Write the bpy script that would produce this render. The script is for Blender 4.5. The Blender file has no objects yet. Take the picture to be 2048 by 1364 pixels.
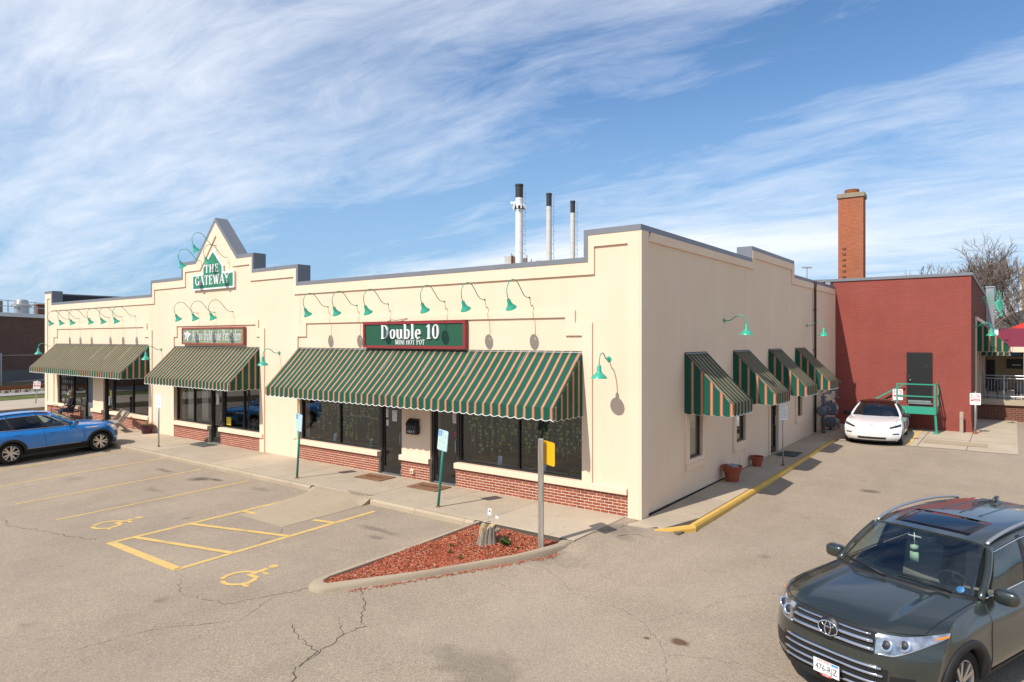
import bpy, math, random
from mathutils import Vector, Matrix
R = math.radians
sc = bpy.context.scene
COL = sc.collection
# ---------------------------------------------------------------- camera
CAM = (6.364, -13.014, 3.85)
cd = bpy.data.cameras.new('camera'); cam = bpy.data.objects.new('camera', cd); COL.objects.link(cam)
cam.location = CAM; cam.rotation_euler = (R(90), 0, R(37.0))
cd.sensor_width = 36; cd.lens = 23.38; cd.shift_y = -4 / 2048; cd.clip_end = 3000; cd.clip_start = .1
sc.camera = cam
# ---------------------------------------------------------------- light
AZ, EL = R(10.5), R(46.5)
sl = bpy.data.lights.new('sun', 'SUN'); sun = bpy.data.objects.new('sun', sl); COL.objects.link(sun)
sl.energy = 2.45; sl.angle = R(.53); sl.color = (1.0, .925, .83)
TR = Vector((math.sin(AZ) * math.cos(EL), math.cos(AZ) * math.cos(EL), -math.sin(EL)))
sun.rotation_euler = TR.to_track_quat('-Z', 'Y').to_euler(); sun.location = (-5, -30, 30)
w = bpy.data.worlds.new('World'); sc.world = w; w.use_nodes = True
nt = w.node_tree; nt.nodes.clear()
def N(t, ty, **kw):
    n = t.nodes.new(ty)
    for k, v in kw.items():
        if k == 'inp':
            for a, b in v.items(): n.inputs[a].default_value = b
        else: setattr(n, k, v)
    return n
def M(t, op, a, b=None, c=None):
    n = t.nodes.new('ShaderNodeMath'); n.operation = op
    for i, x in enumerate((a, b, c)):
        if x is None: continue
        if isinstance(x, (int, float)): n.inputs[i].default_value = x
        else: t.links.new(x, n.inputs[i])
    return n.outputs[0]
def mixc(t, f, a, b, mode='MIX'):
    n = t.nodes.new('ShaderNodeMix'); n.data_type = 'RGBA'; n.blend_type = mode
    for i, x in ((0, f), (6, a), (7, b)):
        if isinstance(x, (int, float)): n.inputs[i].default_value = x
        elif isinstance(x, tuple): n.inputs[i].default_value = (*x, 1) if len(x) == 3 else x
        else: t.links.new(x, n.inputs[i])
    return n.outputs[2]
def ramp(t, f, *stops):
    n = t.nodes.new('ShaderNodeValToRGB'); e = n.color_ramp.elements
    while len(e) < len(stops): e.new(.5)
    for el, (p, c) in zip(e, stops):
        el.position = p; el.color = (c, c, c, 1) if isinstance(c, (int, float)) else (*c, 1)
    t.links.new(f, n.inputs[0]); return n.outputs[0]
def noise(t, vec, scale, detail=4, rough=.55, dist=0.):
    n = N(t, 'ShaderNodeTexNoise', inp={'Scale': scale, 'Detail': detail, 'Roughness': rough, 'Distortion': dist})
    if vec is not None: t.links.new(vec, n.inputs['Vector'])
    return n.outputs['Fac']
def mapping(t, vec, scale=(1, 1, 1), loc=(0, 0, 0), rot=(0, 0, 0)):
    n = N(t, 'ShaderNodeMapping', inp={'Scale': scale, 'Location': loc, 'Rotation': rot}); t.links.new(vec, n.inputs[0]); return n.outputs[0]
def combine(t, x, y, z=0.):
    n = N(t, 'ShaderNodeCombineXYZ')
    for i, v in enumerate((x, y, z)):
        if isinstance(v, (int, float)): n.inputs[i].default_value = v
        else: t.links.new(v, n.inputs[i])
    return n.outputs[0]
sky = N(nt, 'ShaderNodeTexSky', sky_type='NISHITA', sun_disc=False, sun_elevation=EL, sun_rotation=R(190.5), altitude=200, air_density=1.0, dust_density=.6, ozone_density=2.0)
tc = N(nt, 'ShaderNodeTexCoord'); sp = N(nt, 'ShaderNodeSeparateXYZ'); nt.links.new(tc.outputs['Generated'], sp.inputs[0])
zz = M(nt, 'ADD', M(nt, 'MAXIMUM', sp.outputs[2], 0.0), .16)          # cirrus sheet overhead, streaks along the world x axis
u_ = M(nt, 'DIVIDE', sp.outputs[0], zz); v_ = M(nt, 'DIVIDE', sp.outputs[1], zz)
pl = combine(nt, u_, v_)
wv = noise(nt, mapping(nt, pl, (.55, .8, 1)), 1.0, 3, .5)              # slow meander of the streaks
v2 = M(nt, 'ADD', M(nt, 'ADD', v_, M(nt, 'MULTIPLY', u_, -.06)), M(nt, 'MULTIPLY', M(nt, 'SUBTRACT', wv, .5), .6))
band = noise(nt, combine(nt, M(nt, 'MULTIPLY', u_, .28), M(nt, 'MULTIPLY', v2, 1.35), 4.3), 1.0, 6, .56, .25)
fib = noise(nt, combine(nt, M(nt, 'MULTIPLY', u_, 1.9), M(nt, 'MULTIPLY', v2, 5.0), 1.7), 1.0, 9, .70, .4)
big = noise(nt, combine(nt, M(nt, 'MULTIPLY', u_, .30), M(nt, 'MULTIPLY', v_, .30), 2.6), 1.0, 2, .5)
den = M(nt, 'ADD', M(nt, 'ADD', M(nt, 'MULTIPLY', band, .78), M(nt, 'MULTIPLY', fib, .37)), M(nt, 'MULTIPLY', big, .42))
cl = ramp(nt, den, (.668, 0.), (.79, .36), (.97, .90))
hz = ramp(nt, sp.outputs[2], (0., .88), (.16, .62), (.34, .15), (.5, 0.))
skyc = mixc(nt, hz, mixc(nt, 1., sky.outputs[0], (.355, .50, .63), 'MULTIPLY'), (1.55, 2.4, 3.4))
cloudc = mixc(nt, cl, skyc, (4.1, 4.3, 4.65))
bg = N(nt, 'ShaderNodeBackground', inp={'Strength': .115}); nt.links.new(cloudc, bg.inputs[0])
wo = N(nt, 'ShaderNodeOutputWorld'); nt.links.new(bg.outputs[0], wo.inputs[0])
vs = sc.view_settings; vs.view_transform = 'Standard'; vs.look = 'None'; vs.exposure = 1.08; vs.gamma = 1; vs.use_curve_mapping = False
sc.cycles.use_denoising = True; sc.cycles.max_bounces = 8; sc.cycles.transparent_max_bounces = 12
sc.cycles.sample_clamp_indirect = 6; sc.cycles.caustics_reflective = False; sc.cycles.caustics_refractive = False
# ---------------------------------------------------------------- mesh helper
rnd = random.Random(7)
class MB:
    def __init__(s): s.v = []; s.f = []; s.m = []
    def add(s, vs, fs, mi=0):
        o = len(s.v); s.v += [tuple(p) for p in vs]; s.f += [tuple(i + o for i in f) for f in fs]; s.m += [mi] * len(fs); return s
    def box(s, x0, x1, y0, y1, z0, z1, mi=0):
        return s.add([(x0, y0, z0), (x1, y0, z0), (x1, y1, z0), (x0, y1, z0), (x0, y0, z1), (x1, y0, z1), (x1, y1, z1), (x0, y1, z1)],
                     [(0, 3, 2, 1), (4, 5, 6, 7), (0, 1, 5, 4), (1, 2, 6, 5), (2, 3, 7, 6), (3, 0, 4, 7)], mi)
    def bbox(s, x0, x1, y0, y1, z0, z1, b=.01, mi=0):      # box with chamfered edges
        a = [(x0 + b, y0 + b), (x1 - b, y0 + b), (x1 - b, y1 - b), (x0 + b, y1 - b)]
        c = [(x0, y0), (x1, y0), (x1, y1), (x0, y1)]
        vs = [(*p, z0) for p in a] + [(*p, z0 + b) for p in c] + [(*p, z1 - b) for p in c] + [(*p, z1) for p in a]
        fs = [(0, 3, 2, 1), (12, 13, 14, 15)]
        for k in range(3):
            for i in range(4): fs.append((k * 4 + i, k * 4 + (i + 1) % 4, k * 4 + 4 + (i + 1) % 4, k * 4 + 4 + i))
        return s.add(vs, fs, mi)
    def obox(s, M4, sx, sy, sz, mi=0):                     # box of half sizes, transformed
        vs = [M4 @ Vector((a * sx, b * sy, c * sz)) for c in (-1, 1) for a, b in ((-1, -1), (1, -1), (1, 1), (-1, 1))]
        return s.add(vs, [(0, 3, 2, 1), (4, 5, 6, 7), (0, 1, 5, 4), (1, 2, 6, 5), (2, 3, 7, 6), (3, 0, 4, 7)], mi)
    def bar(s, p, q, hx, hy, up=(0, 0, 1), mi=0):          # rectangular bar from p to q
        p, q = Vector(p), Vector(q); d = (q - p).normalized(); u = Vector(up)
        x = d.cross(u)
        if x.length < 1e-4: x = d.cross(Vector((1, 0, 0)))
        x.normalize(); y = x.cross(d)
        vs = [c + a * x * hx + b * y * hy for c in (p, q) for a, b in ((-1, -1), (1, -1), (1, 1), (-1, 1))]
        return s.add(vs, [(0, 1, 2, 3), (7, 6, 5, 4), (0, 4, 5, 1), (1, 5, 6, 2), (2, 6, 7, 3), (3, 7, 4, 0)], mi)
    def tube(s, pts, r, n=8, cap=True, mi=0, ry=None):
        pts = [Vector(p) for p in pts]; k = len(pts); rs = r if isinstance(r, (list, tuple)) else [r] * k
        vs = []; ref = None
        for i in range(k):
            d = (pts[min(i + 1, k - 1)] - pts[max(i - 1, 0)]).normalized()
            if ref is None: ref = Vector((0, 0, 1)) if abs(d.z) < .9 else Vector((1, 0, 0))
            x = d.cross(ref)
            if x.length < 1e-5: x = d.cross(Vector((.3, .9, .1)))
            x.normalize(); y = x.cross(d).normalized(); ref = y
            for j in range(n):
                a = 2 * math.pi * j / n; vs.append(pts[i] + (x * math.cos(a) + y * math.sin(a) * (ry or 1)) * rs[i])
        fs = [(i * n + j, i * n + (j + 1) % n, (i + 1) * n + (j + 1) % n, (i + 1) * n + j) for i in range(k - 1) for j in range(n)]
        if cap: fs += [tuple(range(n))[::-1], tuple((k - 1) * n + j for j in range(n))]
        return s.add(vs, fs, mi)
    def lathe(s, prof, n=24, c=(0, 0, 0), M4=None, mi=0, cap=False):   # prof: (r, z)
        vs = []
        for r, z in prof:
            for j in range(n):
                a = 2 * math.pi * j / n; p = Vector((r * math.cos(a), r * math.sin(a), z))
                vs.append((M4 @ p if M4 else p) + Vector(c))
        k = len(prof)
        fs = [(i * n + j, i * n + (j + 1) % n, (i + 1) * n + (j + 1) % n, (i + 1) * n + j) for i in range(k - 1) for j in range(n)]
        if cap: fs += [tuple(range(n))[::-1], tuple((k - 1) * n + j for j in range(n))]
        return s.add(vs, fs, mi)
    def prism(s, poly, f, mi=0):                           # poly 2-D (ccw), f(p, k) -> 3-D with k in 0, 1
        n = len(poly); vs = [f(p, 0) for p in poly] + [f(p, 1) for p in poly]
        fs = [tuple(range(n))[::-1], tuple(range(n, 2 * n))] + [(i, (i + 1) % n, n + (i + 1) % n, n + i) for i in range(n)]
        return s.add(vs, fs, mi)
    def strip(s, A, B, f, mi=0):                           # band between two 2-D polylines, thick
        n = len(A)
        for i in range(n - 1): s.prism([A[i], A[i + 1], B[i + 1], B[i]], f, mi)
        return s
    def grid(s, fn, us, vs_, mi=0, flip=False):
        nu, nv = len(us), len(vs_); vs = [fn(u, v) for u in us for v in vs_]
        fs = []
        for i in range(nu - 1):
            for j in range(nv - 1):
                f = (i * nv + j, (i + 1) * nv + j, (i + 1) * nv + j + 1, i * nv + j + 1)
                fs.append(f[::-1] if flip else f)
        return s.add(vs, fs, mi)
    def slab(s, fn, us, vs_, off, mi=0):                   # grid with thickness along vector/func off
        nu, nv = len(us), len(vs_)
        A = [Vector(fn(u, v)) for u in us for v in vs_]
        B = []
        for i in range(nu):
            for j in range(nv):
                if callable(off): B.append(A[i * nv + j] + Vector(off(us[i], vs_[j])))
                else: B.append(A[i * nv + j] + Vector(off))
        n = nu * nv; fs = []
        g = lambda i, j: i * nv + j
        for i in range(nu - 1):
            for j in range(nv - 1):
                fs.append((g(i, j), g(i + 1, j), g(i + 1, j + 1), g(i, j + 1))[::-1]); fs.append((n + g(i, j), n + g(i + 1, j), n + g(i + 1, j + 1), n + g(i, j + 1)))
        for i in range(nu - 1):
            fs.append((g(i, 0), g(i + 1, 0), n + g(i + 1, 0), n + g(i, 0))); fs.append((g(i, nv - 1), g(i + 1, nv - 1), n + g(i + 1, nv - 1), n + g(i, nv - 1))[::-1])
        for j in range(nv - 1):
            fs.append((g(0, j), g(0, j + 1), n + g(0, j + 1), n + g(0, j))[::-1]); fs.append((g(nu - 1, j), g(nu - 1, j + 1), n + g(nu - 1, j + 1), n + g(nu - 1, j)))
        return s.add(A + B, fs, mi)
    def build(s, name, mats, parent=None, smooth=False, loc=None, rot=None, recalc=False):
        me = bpy.data.meshes.new(name); me.from_pydata(s.v, [], s.f); me.update()
        if recalc:
            import bmesh
            b = bmesh.new(); b.from_mesh(me); bmesh.ops.recalc_face_normals(b, faces=b.faces); b.to_mesh(me); b.free()
        for m in (mats if isinstance(mats, (list, tuple)) else [mats]): me.materials.append(m)
        if any(s.m): me.polygons.foreach_set('material_index', s.m)
        if smooth:
            me.polygons.foreach_set('use_smooth', [True] * len(s.f))
            if smooth is not True: me.set_sharp_from_angle(angle=R(smooth))
        o = bpy.data.objects.new(name, me); COL.objects.link(o)
        if parent: o.parent = parent
        if loc: o.location = loc
        if rot: o.rotation_euler = rot
        return o
def tag(o, label=None, cat=None, group=None, kind=None):
    if label: o['label'] = label
    if cat: o['category'] = cat
    if group: o['group'] = group
    if kind: o['kind'] = kind
    return o
def thing(name, label, cat, loc=(0, 0, 0), rz=0, group=None):
    o = bpy.data.objects.new(name, None); COL.objects.link(o); o.location = loc; o.rotation_euler = (0, 0, rz); o.empty_display_size = .2
    return tag(o, label, cat, group)
def copy_tree(o, parent=None):
    c = o.copy(); COL.objects.link(c)
    if parent: c.parent = parent
    for ch in list(o.children): copy_tree(ch, c)
    return c
def lin(a, b, n): return [a + (b - a) * i / (n - 1) for i in range(n)]
def sm(a, b, x):
    t = max(0., min(1., (x - a) / (b - a))); return t * t * (3 - 2 * t)
# ---------------------------------------------------------------- materials
def new_mat(name):
    m = bpy.data.materials.new(name); m.use_nodes = True; t = m.node_tree
    return m, t, t.nodes['Principled BSDF']
def pbr(name, col, rough=.6, metal=0., spec=.5, var=.0, vscale=3., bump=0., bscale=60., coat=0., bdist=.01):
    m, t, b = new_mat(name)
    b.inputs['Base Color'].default_value = (*col, 1); b.inputs['Roughness'].default_value = rough; b.inputs['Metallic'].default_value = metal
    b.inputs['Specular IOR Level'].default_value = spec; b.inputs['Coat Weight'].default_value = coat; b.inputs['Coat Roughness'].default_value = .04
    if var or bump: co = N(t, 'ShaderNodeTexCoord').outputs['Object']
    if var:
        f = noise(t, co, vscale, 6, .6); f2 = noise(t, co, vscale * 9, 3, .6)
        k = M(t, 'ADD', M(t, 'MULTIPLY', f, .7), M(t, 'MULTIPLY', f2, .3))
        c = ramp(t, k, (.3, tuple(x * (1 - var) for x in col)), (.7, tuple(min(1, x * (1 + var)) for x in col)))
        t.links.new(c, b.inputs['Base Color'])
        t.links.new(M(t, 'ADD', M(t, 'MULTIPLY', f2, .2), rough - .1), b.inputs['Roughness'])
    if bump:
        bn = N(t, 'ShaderNodeBump', inp={'Strength': bump, 'Distance': bdist}); t.links.new(noise(t, co, bscale, 4, .6), bn.inputs['Height']); t.links.new(bn.outputs[0], b.inputs['Normal'])
    return m
def stucco(name, col, streak=.10):
    m, t, b = new_mat(name); co = N(t, 'ShaderNodeNewGeometry').outputs['Position']
    st = noise(t, mapping(t, co, (1.6, 1.6, .12)), 1.5, 5, .6); bl = noise(t, co, .45, 4, .6); fi = noise(t, co, 22, 3, .6)
    k = M(t, 'ADD', M(t, 'ADD', M(t, 'MULTIPLY', st, .32), M(t, 'MULTIPLY', bl, .53)), M(t, 'MULTIPLY', fi, .15))
    d = tuple(c * (1 - streak) * w_ for c, w_ in zip(col, (1, .985, .95)))
    c = ramp(t, k, (.34, d), (.62, col))
    s1 = ramp(t, M(t, 'MULTIPLY', noise(t, mapping(t, co, (5.5, 5.5, .10)), 1., 4, .6), noise(t, mapping(t, co, (.6, .6, .5), (3, 1, 2)), 1., 3, .6)), (.28, 0.), (.42, .09))
    c = mixc(t, s1, c, tuple(x * y for x, y in zip(col, (.62, .58, .52))))
    pt_ = ramp(t, noise(t, mapping(t, co, (.5, .5, .5), (9, 4, 1)), 1., 2, .4), (.52, 0.), (.56, .16))
    c = mixc(t, pt_, c, tuple(x * y for x, y in zip(col, (.93, .95, .98))))
    t.links.new(c, b.inputs['Base Color']); b.inputs['Roughness'].default_value = .9; b.inputs['Specular IOR Level'].default_value = .2
    bn = N(t, 'ShaderNodeBump', inp={'Strength': .35, 'Distance': .006}); t.links.new(noise(t, co, 90, 5, .7), bn.inputs['Height']); t.links.new(bn.outputs[0], b.inputs['Normal'])
    return m
def emis(name, col, s=1.):
    m, t, b = new_mat(name); b.inputs['Emission Color'].default_value = (*col, 1); b.inputs['Emission Strength'].default_value = s; return m
def glass_mat(name, tint=(.5, .5, .5), ior=1.5, boost=.03, rough=0.0):
    m = bpy.data.materials.new(name); m.use_nodes = True; t = m.node_tree; t.nodes.clear()
    tr = N(t, 'ShaderNodeBsdfTransparent', inp={'Color': (*tint, 1)}); gl = N(t, 'ShaderNodeBsdfGlossy', inp={'Roughness': rough, 'Color': (.95, .97, 1, 1)})
    fr = N(t, 'ShaderNodeFresnel', inp={'IOR': ior}); bf = N(t, 'ShaderNodeNewGeometry').outputs['Backfacing']
    t.links.new(M(t, 'ADD', M(t, 'MULTIPLY', bf, 1 / ior - ior), ior), fr.inputs['IOR'])   # same air-glass reflectance from either face
    mx = N(t, 'ShaderNodeMixShader')
    t.links.new(M(t, 'ADD', fr.outputs[0], boost), mx.inputs[0]); t.links.new(tr.outputs[0], mx.inputs[1]); t.links.new(gl.outputs[0], mx.inputs[2])
    o = N(t, 'ShaderNodeOutputMaterial'); t.links.new(mx.outputs[0], o.inputs[0]); return m
CREAM = (.80, .625, .465)
MAT = {
 'stucco': stucco('cream_stucco', CREAM, .07), 'trim': stucco('cream_trim', (.82, .64, .478), .06),
 'coping': pbr('grey_coping_metal', (.185, .195, .215), .45, .0, .5, .08, 1.2), 'frame': pbr('dark_bronze_frame', (.022, .02, .019), .4),
 'glass': glass_mat('storefront_glass', (.90, .91, .89), 1.5, .01), 'room': pbr('dim_interior', (.12, .115, .10), .9, 0, .2, .2, .8),
 'roof': pbr('dark_roof_membrane', (.06, .06, .065), .9), 'green': pbr('green_lamp_enamel', (.035, .36, .24), .38, 0, .5, .06, 8),
 'lampin': pbr('white_lamp_inside', (.8, .8, .76), .5), 'greensign': pbr('dark_green_sign_board', (.012, .085, .045), .5, 0, .5, .06, 5),
 'maroon': pbr('maroon_sign_frame', (.25, .025, .03), .5), 'white': pbr('white_paint', (.82, .82, .80), .5), 'black': pbr('black_paint', (.012, .012, .013), .45),
 'steel': pbr('galvanised_steel', (.42, .43, .44), .4, .7, .5, .1, 9), 'rust': pbr('rust', (.24, .09, .035), .9, 0, .2, .3, 20),
 'greenpost': pbr('worn_green_post_paint', (.012, .21, .165), .5, 0, .5, .25, 7), 'mortar': pbr('mortar', (.72, .60, .48), .95, 0, .1, .12, 12),
 'darkmetal': pbr('dark_metal', (.035, .035, .037), .5, .3), 'rubber': pbr('tyre_rubber', (.018, .018, .018), .85, 0, .3),
 'plastic': pbr('black_plastic', (.02, .02, .021), .6, 0, .4), 'chrome': pbr('chrome', (.75, .76, .78), .12, 1.), 'alu': pbr('machined_aluminium', (.62, .60, .57), .3, .85),
 'mat': pbr('brown_doormat', (.24, .13, .075), .98, 0, .1, .35, 14, .6, 140), 'greymat': pbr('grey_doormat', (.10, .115, .105), .98, 0, .1, .3, 14, .6, 140),
 'terra': pbr('terracotta', (.33, .085, .045), .75, 0, .3, .14, 6), 'purple': pbr('purple_glazed_pot', (.07, .012, .03), .35), 'soil': pbr('potting_soil', (.03, .022, .017), 1., 0, .1, .4, 30, .8, 60),
 'leaf': pbr('ivy_leaf', (.20, .30, .10), .6, 0, .4, .3, 9), 'drygrass': pbr('dry_plant', (.32, .25, .11), .9, 0, .2, .3, 8), 'weed': pbr('weed_green', (.07, .13, .03), .7, 0, .3, .3, 12),
 'yellowsign': pbr('yellow_sign_face', (.80, .44, .01), .4), 'signmetal': pbr('dull_alu_sign', (.55, .56, .57), .4, .5),
 'paper': pbr('white_paper', (.78, .78, .77), .7), 'redprint': pbr('red_print', (.55, .06, .06), .6), 'blueprint': pbr('blue_print', (.05, .25, .62), .5), 'mint': pbr('pale_mint_print', (.50, .68, .62), .5), 'darkprint': pbr('dark_print', (.05, .05, .05), .6), 'greyprint': pbr('grey_print', (.42, .42, .43), .6),
}
def wood_mat(name, c1, c2, axis=2):
    m, t, b = new_mat(name); co = N(t, 'ShaderNodeTexCoord').outputs['Object']
    s_ = [28, 28, 28]; s_[axis] = 1.6
    f = noise(t, mapping(t, co, tuple(s_)), 1.0, 6, .65, .4)
    t.links.new(ramp(t, f, (.32, c1), (.68, c2)), b.inputs['Base Color']); b.inputs['Roughness'].default_value = .88
    bn = N(t, 'ShaderNodeBump', inp={'Strength': .5, 'Distance': .004}); t.links.new(f, bn.inputs['Height']); t.links.new(bn.outputs[0], b.inputs['Normal']); return m
MAT['wood'] = wood_mat('weathered_grey_wood', (.16, .14, .11), (.40, .36, .30)); MAT['benchwood'] = wood_mat('sun_bleached_bench_wood', (.26, .21, .16), (.46, .40, .32), 0)
MAT['bark'] = wood_mat('stump_bark', (.10, .08, .06), (.36, .31, .25)); MAT['rawwood'] = pbr('split_raw_wood', (.46, .35, .20), .9, 0, .2, .35, 9, .6, 40)
def brick_mat():
    m, t, b = new_mat('red_face_brick'); oi = N(t, 'ShaderNodeObjectInfo').outputs['Random']; co = N(t, 'ShaderNodeNewGeometry').outputs['Position']
    f = M(t, 'ADD', M(t, 'MULTIPLY', noise(t, co, 5.3, 2), .6), M(t, 'MULTIPLY', noise(t, co, 70, 3), .4))
    k = M(t, 'ADD', M(t, 'MULTIPLY', f, .7), M(t, 'MULTIPLY', oi, .3))
    t.links.new(ramp(t, k, (.25, (.20, .044, .020)), (.75, (.35, .092, .042))), b.inputs['Base Color']); b.inputs['Roughness'].default_value = .9
    bn = N(t, 'ShaderNodeBump', inp={'Strength': .4, 'Distance': .004}); t.links.new(noise(t, co, 160, 3), bn.inputs['Height']); t.links.new(bn.outputs[0], b.inputs['Normal']); return m
MAT['brick'] = brick_mat()
def brickwall_mat(name, c1, c2, mo, axis, scale=1., msize=.012, painted=False, vary=.3):
    # coursed masonry too far off to pick its bricks apart; axis: which world axis runs along the wall
    m, t, b = new_mat(name); g = N(t, 'ShaderNodeNewGeometry'); s_ = N(t, 'ShaderNodeSeparateXYZ'); t.links.new(g.outputs['Position'], s_.inputs[0])
    al = s_.outputs[0] if axis == 'x' else (s_.outputs[1] if axis == 'y' else M(t, 'ADD' if axis == 'xy' else 'SUBTRACT', s_.outputs[0], s_.outputs[1]))
    br = N(t, 'ShaderNodeTexBrick', inp={'Color1': (*c1, 1), 'Color2': (*c2, 1), 'Mortar': (*mo, 1), 'Scale': 1., 'Mortar Size': msize, 'Brick Width': .21 * scale, 'Row Height': .0705 * scale, 'Bias': 0., 'Mortar Smooth': .3})
    t.links.new(combine(t, al, s_.outputs[2]), br.inputs['Vector'])
    f = noise(t, g.outputs['Position'], .7, 5, .6); f2 = noise(t, mapping(t, g.outputs['Position'], (1.5, 1.5, .15)), 1.2, 4)
    sh = ramp(t, M(t, 'ADD', M(t, 'MULTIPLY', f, .6), M(t, 'MULTIPLY', f2, .4)), (.3, 1 - vary), (.7, 1.0))
    t.links.new(mixc(t, 1., br.outputs['Color'], sh, 'MULTIPLY'), b.inputs['Base Color']); b.inputs['Roughness'].default_value = .9; b.inputs['Specular IOR Level'].default_value = .2
    bn = N(t, 'ShaderNodeBump', inp={'Strength': .45 if painted else .6, 'Distance': .008}); bn.invert = True; t.links.new(br.outputs['Fac'], bn.inputs['Height']); t.links.new(bn.outputs[0], b.inputs['Normal']); return m
MAT['redpaint_x'] = brickwall_mat('red_painted_brick', (.33, .088, .069), (.305, .08, .062), (.265, .07, .055), 'x', 1., .008, True, .2)
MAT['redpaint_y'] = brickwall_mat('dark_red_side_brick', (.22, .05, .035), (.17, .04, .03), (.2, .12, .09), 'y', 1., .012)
MAT['chim'] = brickwall_mat('orange_chimney_brick', (.46, .135, .06), (.38, .105, .045), (.42, .22, .14), 'xy', 1.0, .010, False, .2)
MAT['brown'] = brickwall_mat('brown_brick', (.16, .08, .058), (.11, .056, .044), (.20, .15, .12), 'x-y', 1.6, .016, False, .2)
MAT['lowbrick'] = brickwall_mat('patio_brick', (.20, .065, .04), (.15, .05, .032), (.25, .17, .12), 'xy', 1.2, .014)
MAT['tan'] = brickwall_mat('tan_brick', (.42, .28, .13), (.36, .24, .11), (.4, .3, .2), 'xy', 1.4, .012)
def awning_mat(name, axis, pitch, fade=0.):
    m, t, b = new_mat(name); s_ = N(t, 'ShaderNodeSeparateXYZ'); t.links.new(N(t, 'ShaderNodeTexCoord').outputs['Object'], s_.inputs[0])
    k = M(t, 'FRACT', M(t, 'ADD', M(t, 'DIVIDE', s_.outputs[axis], pitch), 500.02))
    G = (.012, .088, .058); O = (.46, .215, .125); D = (.15, .045, .045); Y = (.56, .40, .24)
    if fade: G = tuple(a + (c - a) * fade for a, c in zip(G, (.10, .2, .13)))
    st = [(0., D), (.035, O), (.115, (.30, .10, .03)), (.14, Y), (.195, (.30, .10, .03)), (.22, O), (.30, D), (.335, G)]
    n = t.nodes.new('ShaderNodeValToRGB'); n.color_ramp.interpolation = 'CONSTANT'; e = n.color_ramp.elements
    while len(e) < len(st): e.new(.5)
    for el, (p, c) in zip(e, st): el.position = p; el.color = (*c, 1)
    t.links.new(k, n.inputs[0])
    g = N(t, 'ShaderNodeNewGeometry').outputs['Position']
    sh = ramp(t, noise(t, g, 2.2, 5, .6), (.3, .86), (.7, 1.0))
    t.links.new(mixc(t, 1., n.outputs[0], sh, 'MULTIPLY'), b.inputs['Base Color']); b.inputs['Roughness'].default_value = .85; b.inputs['Specular IOR Level'].default_value = .2
    bn = N(t, 'ShaderNodeBump', inp={'Strength': .25, 'Distance': .01}); t.links.new(noise(t, g, 9, 3), bn.inputs['Height']); t.links.new(bn.outputs[0], b.inputs['Normal']); return m
PITCH = .2345
MAT['aw_x'] = awning_mat('green_striped_canvas', 0, PITCH); MAT['aw_y'] = awning_mat('green_striped_canvas_side', 1, PITCH)
# ground materials
def asphalt():
    m, t, b = new_mat('sun_bleached_asphalt'); co = N(t, 'ShaderNodeNewGeometry').outputs['Position']
    big = noise(t, co, .22, 6, .6, .3); mid = noise(t, co, 1.3, 5, .65); ag = noise(t, co, 62, 2, .7); agg = N(t, 'ShaderNodeTexVoronoi', inp={'Scale': 75.}); t.links.new(co, agg.inputs['Vector'])
    base = ramp(t, M(t, 'ADD', M(t, 'MULTIPLY', big, .6), M(t, 'MULTIPLY', mid, .4)), (.30, (.295, .238, .176)), (.5, (.342, .276, .203)), (.70, (.388, .313, .23)))
    pep = ramp(t, M(t, 'ADD', M(t, 'MULTIPLY', ag, .55), M(t, 'MULTIPLY', agg.outputs['Color'], .45)), (.30, .68), (.5, .96), (.72, 1.32))
    c = mixc(t, 1., base, pep, 'MULTIPLY')
    dr = N(t, 'ShaderNodeTexVoronoi', inp={'Scale': .85}); t.links.new(co, dr.inputs['Vector'])       # scattered oil drips
    dk = ramp(t, M(t, 'ADD', dr.outputs['Distance'], M(t, 'MULTIPLY', noise(t, co, 7., 4, .7), .22)), (.14, .42), (.24, 0.))
    c = mixc(t, M(t, 'MULTIPLY', dk, ramp(t, noise(t, co, .6, 2), (.45, 0.), (.6, 1.))), c, (.09, .078, .065))
    sc_ = ramp(t, M(t, 'MULTIPLY', noise(t, mapping(t, co, (.9, .16, 1), rot=(0, 0, .2)), 1.6, 5, .65, .6), noise(t, co, .35, 3)), (.20, .0), (.36, .16))
    c = mixc(t, sc_, c, (.16, .132, .108))
    bl = ramp(t, noise(t, mapping(t, co, (.35, .35, 1), (5, 2, 0)), 1., 4, .6, .5), (.50, 0.), (.66, .16)); c = mixc(t, bl, c, (.44, .365, .285))
    s_ = N(t, 'ShaderNodeSeparateXYZ'); t.links.new(co, s_.inputs[0])
    wob = noise(t, co, 2.4, 4, .6)
    for (x, y, rx, ry, st, colr) in STAINS:
        dx = M(t, 'DIVIDE', M(t, 'SUBTRACT', s_.outputs[0], x), rx); dy = M(t, 'DIVIDE', M(t, 'SUBTRACT', s_.outputs[1], y), ry)
        d = M(t, 'ADD', M(t, 'SQRT', M(t, 'ADD', M(t, 'MULTIPLY', dx, dx), M(t, 'MULTIPLY', dy, dy))), M(t, 'MULTIPLY', M(t, 'SUBTRACT', wob, .5), 2.2))
        f = M(t, 'MULTIPLY', ramp(t, d, (.35, 1.), (1.0, 0.)), st)
        c = mixc(t, f, c, colr)
    t.links.new(c, b.inputs['Base Color']); b.inputs['Roughness'].default_value = .93; b.inputs['Specular IOR Level'].default_value = .25
    bn = N(t, 'ShaderNodeBump', inp={'Strength': .55, 'Distance': .006}); t.links.new(M(t, 'ADD', ag, agg.outputs['Distance']), bn.inputs['Height']); t.links.new(bn.outputs[0], b.inputs['Normal']); return m
DK = (.045, .04, .036); BR = (.10, .045, .018)
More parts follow.
